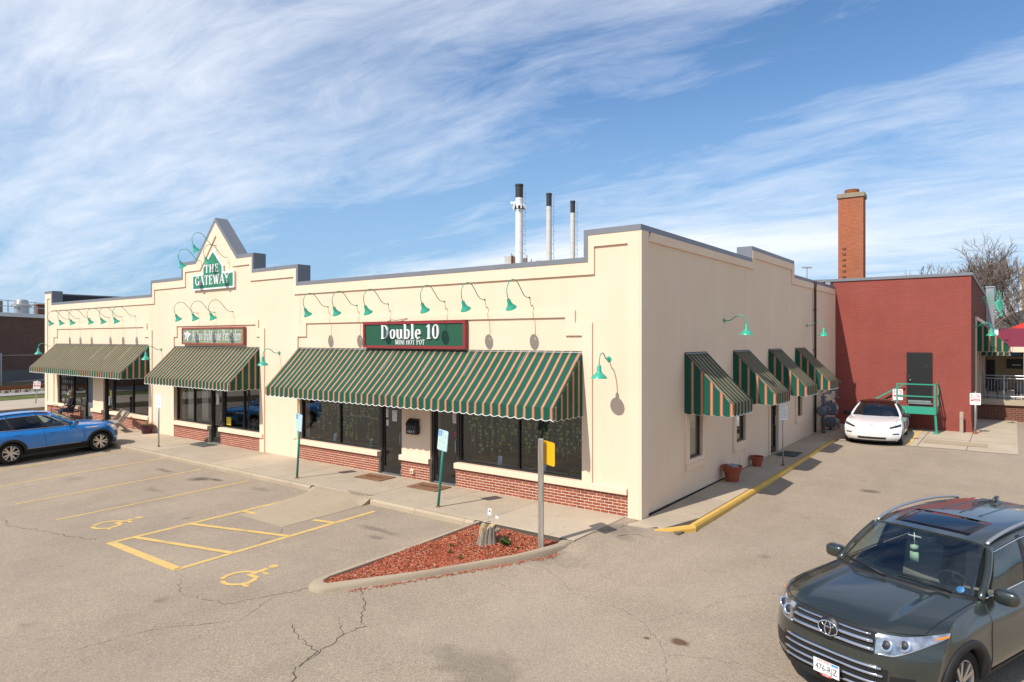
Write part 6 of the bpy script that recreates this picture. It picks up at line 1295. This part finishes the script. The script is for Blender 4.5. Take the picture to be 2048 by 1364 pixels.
for z, r in ((.55, .085), (.72, .10), (.88, .085), (1.05, .11), (1.28, .09), (1.42, .10)): MB().lathe([(0, -.05), (r, -.05), (r * 1.05, 0), (r, .05), (0, .05)], 14, c=(.30, -.9, z)).build('valve_flange', GP, gm_, 40)
for sy, dy in ((-1, -1.26), (1, -.55)):
    MB().lathe([(0, -.07), (.14, -.06), (.19, -.01), (.19, .01), (.14, .06), (0, .07)], 22, M4=Matrix.Translation((.30, dy, .90)) @ Matrix.Rotation(R(90), 4, 'X')).build('regulator', GP, gm_, 40); gt('regulator_neck', [(.30, -.9, .9), (.30, dy, .9)], .035)
for k, (y, z0, z1) in enumerate(((.25, 1.62, 2.05), (.3, .62, 1.12), (.28, .12, .52))):
    MB().bbox(.12, .55, y - .24, y + .24, z0, z1, .06).build('meter_body', GP, gm_, 30); MB().lathe([(0, -.03), (.10, -.03), (.10, .03), (0, .03)], 16, M4=Matrix.Translation((.56, y, (z0 + z1) / 2 + .06)) @ Matrix.Rotation(R(90), 4, 'Y')).build('meter_dial', MAT['signmetal'], gm_)
gt('link_pipe', [(.30, -.2, 1.55), (.34, .05, 1.5), (.34, .25, 1.62)], .03); gt('link_pipe', [(.30, -.2, 1.2), (.34, .3, 1.2), (.34, .3, 1.1)], .03); gt('link_pipe', [(.30, -.9, 1.2), (.30, -.2, 1.2)], .03); gt('meter_leg', [(.3, .28, .12), (.3, .28, -.1)], .05); gt('link_pipe', [(.5, .1, 1.3), (.5, .5, 1.35), (.5, .55, 1.7)], .028); gt('link_pipe', [(.52, .0, 1.35), (.72, .0, 1.36)], .03); gt('link_pipe', [(.5, .15, 2.02), (.72, .15, 2.0)], .025)
wp = thing('bollard', 'short wooden bollard at the foot of the gas meters', 'bollard', (.55, 17.35, .1)); MB().bbox(-.05, .05, -.05, .05, -.1, .42, .008).build('post', MAT['benchwood'], wp)
# ================================================================ red building
rb = thing('red_brick_building', 'red painted brick building with black raised door behind the white sedan', 'building')
RY = 19.3; RX = 5.02
MB().box(-9, RX, RY, RY + .35, -.3, 6.40).build('front_wall', MAT['redpaint_x'], rb); MB().box(-9, RX + .03, RY - .03, RY, -.3, .52).build('plinth', MAT['redpaint_x'], rb)
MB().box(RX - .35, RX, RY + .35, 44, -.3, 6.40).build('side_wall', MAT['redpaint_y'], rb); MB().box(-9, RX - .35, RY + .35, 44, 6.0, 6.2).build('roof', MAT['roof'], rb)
cp_ = MB(); cp_.box(-9, RX + .05, RY - .05, RY + .40, 6.402, 6.52); cp_.box(RX - .40, RX + .05, RY + .4, 44, 6.402, 6.52); cp_.build('coping', MAT['coping'], rb)
MB().box(-1.2, -.05, RY - .012, RY - .001, 5.75, 6.40).build('louvre_backing', MAT['darkmetal'], rb)
for k in range(3): MB().box(-1.0 + k * .32, -.80 + k * .32, RY - .05, RY - .012, 5.76, 6.39).build('louvre_panel', MAT['steel'], rb)
dr = MB().box(2.79, 3.71, RY - .045, RY - .001, 1.20, 3.29).build('door', MAT['frame'], rb); MB().box(2.84, 3.66, RY - .07, RY - .046, 1.22, 3.24).build('door_leaf', MAT['black'], dr); MB().tube([(2.93, RY - .07, 2.15), (2.93, RY - .12, 2.15)], .03, 10).build('door_knob', MAT['steel'], dr); MB().box(3.46, 3.55, RY - .078, RY - .07, 2.68, 2.80).build('door_plate', MAT['darkmetal'], dr); MB().tube([(2.88, RY - .07, 2.3), (2.88, RY - .09, 2.3)], .015, 8).build('lock', MAT['steel'], dr); MB().box(2.84, 3.66, RY - .09, RY - .0705, 1.22, 1.30).build('kick_plate', MAT['steel'], dr)
MB().box(2.85, 3.71, RY - .10, RY, 1.15, 1.20).build('door_sill', MAT['steel'], dr)
# green steel landing with rails
lp = thing('green_steel_landing', 'green steel stair landing with railing below the black door', 'stairs', (0, 0, 0)); GS_ = pbr('green_steel_paint', (.03, .30, .20), .45, 0, .5, .08, 5); y0, y1 = 17.95, 19.2
MB().box(2.58, 3.92, y0, y1, 1.02, 1.06).build('deck', GS_, lp); MB().box(2.56, 3.94, y0 - .03, y0 - .0, .86, 1.14).build('front_fascia', GS_, lp); MB().box(3.92, 3.95, y0, y1, .9, 1.14).build('side_fascia', GS_, lp)
for (x, y) in ((2.60, y0), (3.90, y0), (3.92, y1 - .05)): MB().bar((x, y + .02, 1.06), (x, y + .02, 2.06), .025, .025).build('rail_post', GS_, lp)
for z in (2.04, 1.56): MB().bar((2.60, y0 + .02, z), (3.92, y0 + .02, z), .022, .022).build('rail', GS_, lp); MB().bar((3.92, y0, z), (3.92, y1, z), .022, .022).build('rail', GS_, lp)
MB().bar((3.90, y0 + .03, .95), (3.95, y0 + .05, .12), .035, .035).build('leg', GS_, lp); MB().box(3.84, 4.05, y0 - .06, y0 + .16, .10, .14).build('foot', GS_, lp)
MB().bar((2.62, y0 + .05, .95), (2.62, y0 + .05, .1), .035, .035).build('leg', GS_, lp)
for dz in (0, .0): pass
for y in (y0 + .02, y1 - .08):
    MB().bar((2.62, y, 1.0), (1.25, y, .14), .02, .09).build('stringer', GS_, lp); MB().bar((2.70, y, 1.95), (1.30, y, 1.05), .022, .022).build('handrail', GS_, lp); MB().bar((1.32, y, 1.06), (1.32, y, .15), .02, .02).build('rail_post', GS_, lp)
for k in range(5): MB().box(2.36 - k * .26, 2.62 - k * .26, y0 + .05, y1 - .1, .88 - k * .165, .91 - k * .165).build('tread', GS_, lp)
wb = thing('bollard', 'short pale wooden bollard at the red wall corner', 'bollard', (4.72, 18.95, .1)); MB().bbox(-.06, .06, -.06, .06, -.1, .85, .01).build('post', MAT['benchwood'], wb)
# ================================================================ brick chimney behind
ch_ = thing('brick_chimney', 'tall square orange brick chimney behind the red building', 'chimney', (0, 26.5, 0), R(3)); cx = -.55
MB().box(cx - .60, cx + .60, -.5, .5, 0, 11.35).build('stack', MAT['chim'], ch_); MB().bbox(cx - .66, cx + .66, -.56, .56, 11.35, 11.60, .02).build('cap', pbr('pale_cap_stone', (.30, .25, .18), .9, 0, .2, .15, 4), ch_); MB().lathe([(.28, 11.60), (.36, 11.62), (.36, 11.84), (.3, 11.84), (.3, 11.62)], 20, c=(cx, 0, 0)).build('flue', MAT['rust'], ch_)
for k in range(7): MB().tube([(cx - .38, -.5, 6.9 + k * .3), (cx - .38, -.58, 6.9 + k * .3), (cx - .24, -.58, 6.9 + k * .3), (cx - .24, -.5, 6.9 + k * .3)], .02, 6).build('rung', MAT['black'], ch_)
# ================================================================ power plant stacks
def far(px, depth):                                         # a place along a bearing from the lot, at a real distance
    b = R(37) - math.atan((px - 1024) / 1330); k = depth / math.cos(math.atan((px - 1024) / 1330)); return (CAM[0] - math.sin(b) * k, CAM[1] + math.cos(b) * k)
D_ = 190.; K_ = D_ / 1330
def stack(label, px, wpx, top, black, mat, antenna=False):
    x, y = far(px, D_); o = thing('smokestack', label, 'smokestack', (x, y, -1.5), R(37)); r = wpx * K_ / 2; H_ = 3.85 + (678 - top) * K_ + 1.5; hb = black * K_
    MB().lathe([(r * 1.06, 0), (r, H_ * .5), (r * .97, H_ - hb)], 28).build('shaft', mat, o, True); MB().lathe([(r * .985, H_ - hb), (r * .985, H_ - .5), (r * 1.08, H_ - .5), (r * 1.08, H_), (r * .9, H_), (r * .9, H_ - .6), (0, H_ - .6)], 28).build('black_top', pbr('black_stack_top', (.03, .03, .033), .6), o, 40)
    ld = MB(); xr = r + .55
    for s_ in (-.25, .25): ld.tube([(xr, s_, 0), (xr, s_, H_ - .3)], .05, 5)
    for k in range(int(H_ / .9)): ld.tube([(xr, -.25, k * .9), (xr, .25, k * .9)], .035, 4)
    for k in range(int(H_ / 2.7)): ld.tube([(xr, 0, k * 2.7), (r * .9, 0, k * 2.7)], .05, 4); ld.tube([(xr + .4 * math.cos(t), .4 * math.sin(t), k * 2.7 + 1) for t in lin(-1.57, 1.57, 6)], .03, 4)
    ld.build('ladder_cage', MAT['steel'], o)
    for k in range(1, int(H_ / 3)): MB().lathe([(r * 1.015, k * 3. - .05), (r * 1.03, k * 3.), (r * 1.015, k * 3. + .05)], 28).build('band', mat, o)
    if antenna:
        z = 3.85 + (678 - 415) * K_ + 1.5; MB().lathe([(r, z - .5), (r * 1.4, z - .1), (r * 1.4, z + .3), (r, z + .3)], 20).build('antenna_platform', MAT['darkmetal'], o)
        for k in range(10): a = k * .628; MB().box(-.22, .22, -.12, .12, -.6, .7).build('antenna_panel', MAT['white'], o, loc=(r * 1.62 * math.cos(a), r * 1.62 * math.sin(a), z + .1), rot=(0, 0, a + 1.57))
        for dx in (-1.95, -1.35): MB().lathe([(0, -.3), (.38, -.1), (.42, 0), (0, .05)], 14, M4=Matrix.Rotation(R(90), 4, 'X')).build('dish', MAT['white'], o, loc=(dx * r, -.6, z + 1.2))
    return o
ws = pbr('white_stack_paint', (.78, .79, .80), .5, 0, .4, .05, .3); gs = pbr('pale_grey_stack', (.62, .60, .56), .7, 0, .3, .08, .3)
stack('tallest and whitest smokestack, left of three, with antennas round it', 1038.5, 15.5, 369, 27, ws, True); stack('middle one of the three smokestacks, pale grey with black top', 1098, 11., 387, 26, gs); stack('shortest smokestack, right of three, pale grey with black top', 1145.5, 9.8, 402, 24, gs)
def block(par, px0, px1, top, d, mat, name='wall', dd=10.):
    x0, y0 = far(px0, d); x1, y1 = far(px1, d); n = Vector((-math.sin(R(37)), math.cos(R(37)))) * dd; z = 3.85 + (678 - top) * d / 1330
    return MB().prism([(x0, y0), (x1, y1), (x1 + n.x, y1 + n.y), (x0 + n.x, y0 + n.y)], lambda p, k: (p[0], p[1], -1.6 if k == 0 else z)).build(name, mat, par, recalc=True)
pp_ = thing('power_plant', 'pale power plant block with roof equipment at the foot of the smokestacks', 'building'); block(pp_, 1009, 1032, 512, 200, gs); block(pp_, 998, 1032, 528, 199, gs); block(pp_, 1030, 1055, 516, 205, pbr('dark_clad', (.2, .2, .2), .8)); block(pp_, 1073, 1084, 521, 200, pbr('tan_clad', (.5, .42, .3), .8)); block(pp_, 1056, 1074, 525, 206, bpy.data.materials['dark_clad'])
for px, t_ in ((1022, 507), (1025, 509), (1053, 510), (1062, 518)): block(pp_, px, px + 1.6, t_, 199, MAT['rust'], 'roof_vent', 1.)
# ================================================================ brown building on the left
bw = thing('brown_brick_building', 'long dark brown brick building with roof railing and exhaust fan beyond the railway', 'building')
bd = Vector((-4.37, 5.01)).normalized(); bn = Vector((-bd.y, bd.x)); b0 = Vector((-64.43, 6.5)) - bd * 30
def bprism(name, l0, l1, d0, d1, z0, z1, mat):
    P = [b0 + bd * l0 + bn * d0, b0 + bd * l1 + bn * d0, b0 + bd * l1 + bn * d1, b0 + bd * l0 + bn * d1]; return MB().prism([tuple(p) for p in P], lambda p, k: (p[0], p[1], z0 if k == 0 else z1)).build(name, mat, bw, recalc=True)
bprism('wall', 0, 130, 0, 25, 1.05, 5.85, MAT['brown']); bprism('base', 0, 130, -.05, 25, -.5, 1.05, pbr('grey_base_concrete', (.13, .125, .12), .9, 0, .2, .1, .5)); bprism('cornice', 0, 130, -.15, 25.1, 5.85, 6.2, MAT['signmetal'])
for k in range(30): p = b0 + bd * (20 + k * 1.9) + bn * .25; MB().bar((p.x, p.y, 6.2), (p.x, p.y, 7.35), .035, .035).build('rail_post', MAT['steel'], bw)
for z in (7.3, 6.8): p, q = b0 + bd * 18 + bn * .25, b0 + bd * 80 + bn * .25; MB().bar((p.x, p.y, z), (q.x, q.y, z), .03, .03).build('rail', MAT['steel'], bw)
fx = b0 + bd * 37.6 + bn * 3; fn_ = thing('exhaust_fan', 'silver domed roof exhaust fan on the brown building', 'fan', (fx.x, fx.y, 6.2)); al = pbr('spun_aluminium', (.5, .49, .46), .35, .7); MB().lathe([(.62, 0), (.62, .75), (.5, .8)], 24).build('curb', MAT['steel'], fn_); MB().lathe([(.6, .78), (.84, .85), (.88, .98), (.74, 1.08), (.58, 1.14), (.53, 1.42), (.43, 1.52), (0, 1.56)], 32).build('hood', al, fn_, 40)
hv = thing('rooftop_unit', 'low rusty grey rooftop unit beside the exhaust fan', 'roof unit', (*(b0 + bd * 33 + bn * 4), 6.2)); MB().bbox(-1.6, 1.6, -1.2, 1.2, 0, 1.25, .05).build('cabinet', pbr('grimy_grey', (.22, .2, .17), .8, 0, .3, .3, 1.5), hv, rot=(0, 0, math.atan2(bd.y, bd.x))); MB().lathe([(0, 1.55), (.9, 1.45), (1.0, 1.25)], 20).build('fan_cowl', MAT['darkmetal'], hv)
hv2 = thing('rooftop_unit', 'low brown brick roof vent at the right end of the roof railing', 'roof unit', (*(b0 + bd * 42.5 + bn * 4), 6.2)); MB().bbox(-.6, .6, -.6, .6, 0, 1.2, .03).build('stack', MAT['brown'], hv2); MB().bbox(-.7, .7, -.7, .7, 1.2, 1.32, .02).build('cap', MAT['rust'], hv2)
for (x, y), lb in (((-59.85, 5.3), 'left steel fence post by the brown building'), ((-59.9, 8.4), 'right steel fence post by the brown building')):
    o = thing('fence_post', lb, 'fence post', (x, y, 0), 0, 'fence posts by the brown building'); MB().tube([(0, 0, -.2), (0, 0, 2.6)], .06, 8).build('post', MAT['steel'], o); MB().lathe([(.07, 2.6), (.05, 2.68), (0, 2.7)], 8).build('cap', MAT['steel'], o)
o = thing('fence_wire', 'thin wire running along the tops of the steel fence posts', 'wire'); MB().tube([(-58, -8, 2.5), (-59.85, 5.3, 2.5), (-59.9, 8.4, 2.5), (-62, 22, 2.5)], .02, 5).build('wire', MAT['steel'], o)
sb = thing('bollard', 'small black bollard at the footpath behind the blue SUV', 'bollard', (-31.6, -3.0, -.1)); MB().tube([(0, 0, -.3), (0, 0, .75)], .06, 10).build('post', MAT['black'], sb); MB().lathe([(.075, .72), (.075, .80), (.04, .86), (0, .87)], 10).build('cap', MAT['black'], sb)
# ================================================================ patio and buildings far right
pt = thing('patio', 'raised restaurant patio with brick base and grey steel railing at the far right', 'patio')
PY = 25.0
MB().box(5.03, 22, PY + .1, 46, -.3, .80).build('deck', MAT['conc'], pt); MB().box(5.03, 22, PY, PY + .1, -.3, .82).build('brick_face', MAT['lowbrick'], pt); MB().box(5.03, 22, PY - .12, PY + .099, .82, 1.08).build('edge_beam', MAT['conc'], pt)
for x in (5.12, 6.02, 7.6, 9.2, 10.8): MB().tube([(x, PY - .04, .85), (x, PY - .04, 2.2)], .03, 8).build('rail_post', MAT['steel'], pt)
for z in (2.17, 2.04, 1.22): MB().tube([(5.12, PY - .04, z), (12, PY - .04, z)], .022, 8).build('rail', MAT['steel'], pt)
for k in range(40): MB().tube([(5.2 + k * .12, PY - .04, 1.22), (5.2 + k * .12, PY - .04, 2.04)], .006, 5).build('baluster', MAT['steel'], pt)
rs = thing('restaurant', 'beige restaurant behind the patio with dark red metal roof and cream fascia', 'building')
MB().box(4.6, 22, 39, 46, 0, 4.1).build('wall', pbr('beige_wall', (.42, .34, .22), .9, 0, .2, .1, 1), rs)
MB().prism([(34.6, 3.37), (37.5, 4.5), (46, 4.5), (46, 3.3), (34.6, 3.3)], lambda p, k: (5.65 if k == 0 else 24, p[0], p[1])).build('red_roof', pbr('dark_red_metal', (.19, .02, .035), .5, 0, .5, .06, 2), rs, recalc=True)
MB().box(6.0, 24, 34.4, 34.59, 3.10, 3.40).build('fascia', MAT['trim'], rs)
for x in (6.95, 10.5): MB().box(x - .1, x + .1, 34.45, 34.65, .8, 3.10).build('column', MAT['trim'], rs)
MB().box(4.95, 5.45, 38.96, 39.0, .8, 2.55).build('dark_door', MAT['black'], rs); MB().box(6.05, 6.85, 38.95, 39.0, 2.0, 2.6).build('menu_board', MAT['black'], rs); MB().box(6.3, 6.75, 38.94, 38.949, 2.2, 2.26).build('chalk_line', MAT['paper'], rs)
MB().box(4.9, 9, 38.97, 39.0, 2.75, 3.3).build('brick_band', MAT['lowbrick'], rs); MB().box(6.2, 6.75, 38.9, 38.96, 2.8, 3.2).build('blue_sign', MAT['blueprint'], rs)
um = thing('patio_umbrella', 'bright red patio umbrella top rising behind the red roof', 'umbrella', (7.6, 47.5, 3.0)); MB().lathe([(0, 2.35), (1.2, 1.75), (2.3, 1.05), (2.3, .95), (1.2, 1.65), (0, 2.2)], 8).build('canopy', pbr('bright_red_canvas', (.62, .03, .02), .7), um); MB().tube([(0, 0, 0), (0, 0, 2.3)], .04, 8).build('pole', MAT['steel'], um)
for k, (x, y, lb_) in enumerate(((5.55, 28.4, 'dark patio chair nearest the red building wall'), (6.0, 29.6, 'dark patio chair beside the round table'), (6.75, 27.0, 'dark patio chair near the railing at the right edge'))):
    o = thing('patio_chair', lb_, 'chair', (x, y, .8), R(20 * k), 'patio chairs')
    MB().bbox(-.24, .24, -.24, .24, .42, .46, .01).build('seat', MAT['darkmetal'], o); MB().bbox(-.24, .24, .2, .24, .46, .95, .01).build('backrest', MAT['darkmetal'], o)
    for sx in (-.21, .21):
        for sy in (-.21, .21): MB().tube([(sx, sy, 0), (sx, sy, .42)], .015, 6).build('leg', MAT['darkmetal'], o)
o = thing('patio_table', 'dark round patio table under the awnings', 'table', (5.7, 31.0, .8)); MB().lathe([(0, .74), (.5, .74), (.5, .70), (0, .70)], 20).build('top', MAT['darkmetal'], o); MB().tube([(0, 0, 0), (0, 0, .7)], .04, 8).build('stem', MAT['darkmetal'], o)
# door surround, awnings and lamps on the side of the red building
MB().box(RX, RX + .06, 22.9, 23.2, .1, 4.85).build('cream_surround', MAT['trim'], rb); MB().box(RX, RX + .06, 23.2, 34.0, 4.6, 4.85).build('cream_surround', MAT['trim'], rb)
for y in (25.0, 27.2, 29.4, 31.6, 33.9): MB().box(RX, RX + .05, y - .12, y + .12, .8, 4.6).build('cream_post', MAT['trim'], rb)
MB().box(RX, RX + .02, 23.2, 33.9, .8, 4.6).build('dark_glazing', MAT['frame'], rb)
awning('awning', 'nearer green striped awning on the side of the red building', 3.6, 4.70, 3.59, 3.28, 1.1, (RX + .065, 23.3, 0), R(90), 'awnings over the patio'); awning('awning', 'farther green striped awning on the side of the red building', 4.5, 4.45, 3.4, 3.0, 1.15, (RX + .065, 28.6, 0), R(90), 'awnings over the patio')
put(LO, (RX + .02, 20.5, 4.39), R(90), 'nearer green barn lamp over the patio awnings', 'barn lamps on the red building'); put(LO, (RX + .02, 22.3, 4.39), R(90), 'farther green barn lamp over the patio awnings', 'barn lamps on the red building')
for k, (y, z) in enumerate(((25.9, 5.80), (27.2, 5.78), (28.6, 5.75), (30.2, 5.75), (32.0, 5.75), (34.0, 5.75), (36.5, 5.75), (39.5, 5.6))):
    put(HI, (RX + .02, y, z), R(90), f'{["nearest", "second", "third", "fourth", "fifth", "sixth", "seventh", "farthest"][k]} of the green gooseneck lamps clustered on the red building', 'clustered lamps on the red building').scale = (.95,) * 3
o = thing('vent_stack', 'grey sheet metal duct rising behind the clustered green lamps', 'duct', (RX + .25, 36.0, 0)); MB().bbox(-.2, .2, -.2, .2, 3.0, 6.9, .02).build('duct', MAT['steel'], o); MB().bbox(-.24, .24, -.24, .24, 6.9, 7.0, .02).build('cap', MAT['steel'], o)
# tan building and light mast far behind
tb_ = thing('tan_brick_building', 'tall tan brick building behind the bare tree at the right edge', 'building'); TD_ = 110.
x, y = far(2043, TD_); tb_.location = (x, y, 0); tb_.rotation_euler = (0, 0, R(-10))
MB().box(0, 22, 0, 16, -1.5, 3.85 + 145 * TD_ / 1330).build('wall', MAT['tan'], tb_); MB().box(.2, 22, 1, 16, 3.85 + 145 * TD_ / 1330, 3.85 + 195 * TD_ / 1330).build('pale_upper_storey', MAT['white'], tb_)
for zz_ in (2.5, 6., 9.5, 12.5):
    for k in range(5): w_ = MB().box(1.2 + k * 3.2, 3. + k * 3.2, -.1, 0., zz_, zz_ + 1.8).build('window', MAT['frame'], tb_)
x, y = far(1990, 75.); hs = thing('pale_house', 'pale low house glimpsed through the bare tree trunks', 'building', (x, y, 0), R(-5)); MB().box(-2, 8, 0, 8, -1.5, 5.2).build('wall', MAT['white'], hs); MB().prism([(-2.4, 5.2), (8.4, 5.2), (3, 7.2)], lambda p, k: (p[0], -.3 + 8.6 * k, p[1])).build('roof', MAT['roof'], hs, recalc=True)
for k in range(3): MB().box(-.8 + k * 2.6, .4 + k * 2.6, -.06, 0, 2.6, 4.1).build('window', MAT['frame'], hs)
x, y = far(1614, 120); lm = thing('light_mast', 'thin distant mast with floodlights above the side wall roofline', 'mast', (x, y, 0), R(37)); z = 3.85 + 142 * 120 / 1330; MB().tube([(0, 0, -1), (0, 0, z)], .09, 8).build('pole', MAT['steel'], lm); MB().bar((-.75, 0, z), (.75, 0, z), .05, .05).build('crossbar', MAT['steel'], lm)
for dx in (-.65, .0, .65): MB().bbox(-.25, .25, -.2, .2, -.12, .12, .03).build('floodlight', MAT['signmetal'], lm, loc=(dx, 0, z + .12))
# ================================================================ bare trees
TB = pbr('bare_branch_bark', (.19, .15, .12), .95, 0, .1, .2, 3)
def bare_tree(label, loc, h, seed, spread=.55, levels=6):
    o = thing('bare_tree', label, 'tree', loc); r = random.Random(seed); tr, cr_ = MB(), MB(); cr_.n = 0
    def grow(p, d, L, rad, lv):
        n = 3 if lv < 4 else 2; pts = [p]; q = p; dd = d.copy()
        for i in range(n):
            dd = (dd + Vector((r.gauss(0, .13), r.gauss(0, .13), r.gauss(.05, .08)))).normalized(); q = q + dd * L / n; pts.append(q)
        rad = max(rad, .016); rr = [max(.011, rad * (1 - .38 * i / n)) for i in range(n + 1)]
        (tr if lv == 0 else cr_).tube(pts, rr, 8 if lv < 2 else (5 if lv < 4 else 3), cap=False)
        if lv >= levels: return
        k = 4 if lv in (0,) else (3 if lv < 4 else r.choice((2, 3, 3)))
        for j in range(k):
            ax = dd.cross(Vector((r.gauss(0, 1), r.gauss(0, 1), r.gauss(0, 1)))).normalized(); ang = r.uniform(.25, spread + .12 * lv * .5); nd = (Matrix.Rotation(ang, 3, ax) @ dd)
            if lv > 1: nd.z += .12
            grow(pts[-1] if j < 2 or lv == 0 else pts[-2], nd.normalized(), L * r.uniform(.62, .86), rr[-1] * r.uniform(.55, .78), lv + 1)
    grow(Vector((0, 0, -.3)), Vector((0, 0, 1)), h * .26, h * .026, 0)
    tr.build('trunk', TB, o, True); cr_.build('crown', TB, o); return o
bare_tree('large bare tree rising behind the patio and green lamps', (5.9, 56, 0), 13.6, 5, .52, 7)
bare_tree('bare tree cut by the right edge of the picture', (8.6, 58.5, 0), 13.5, 12, .55, 7)
bare_tree('smaller bare tree standing behind the large bare tree', (5.2, 70, 0), 10, 3, .5, 6)
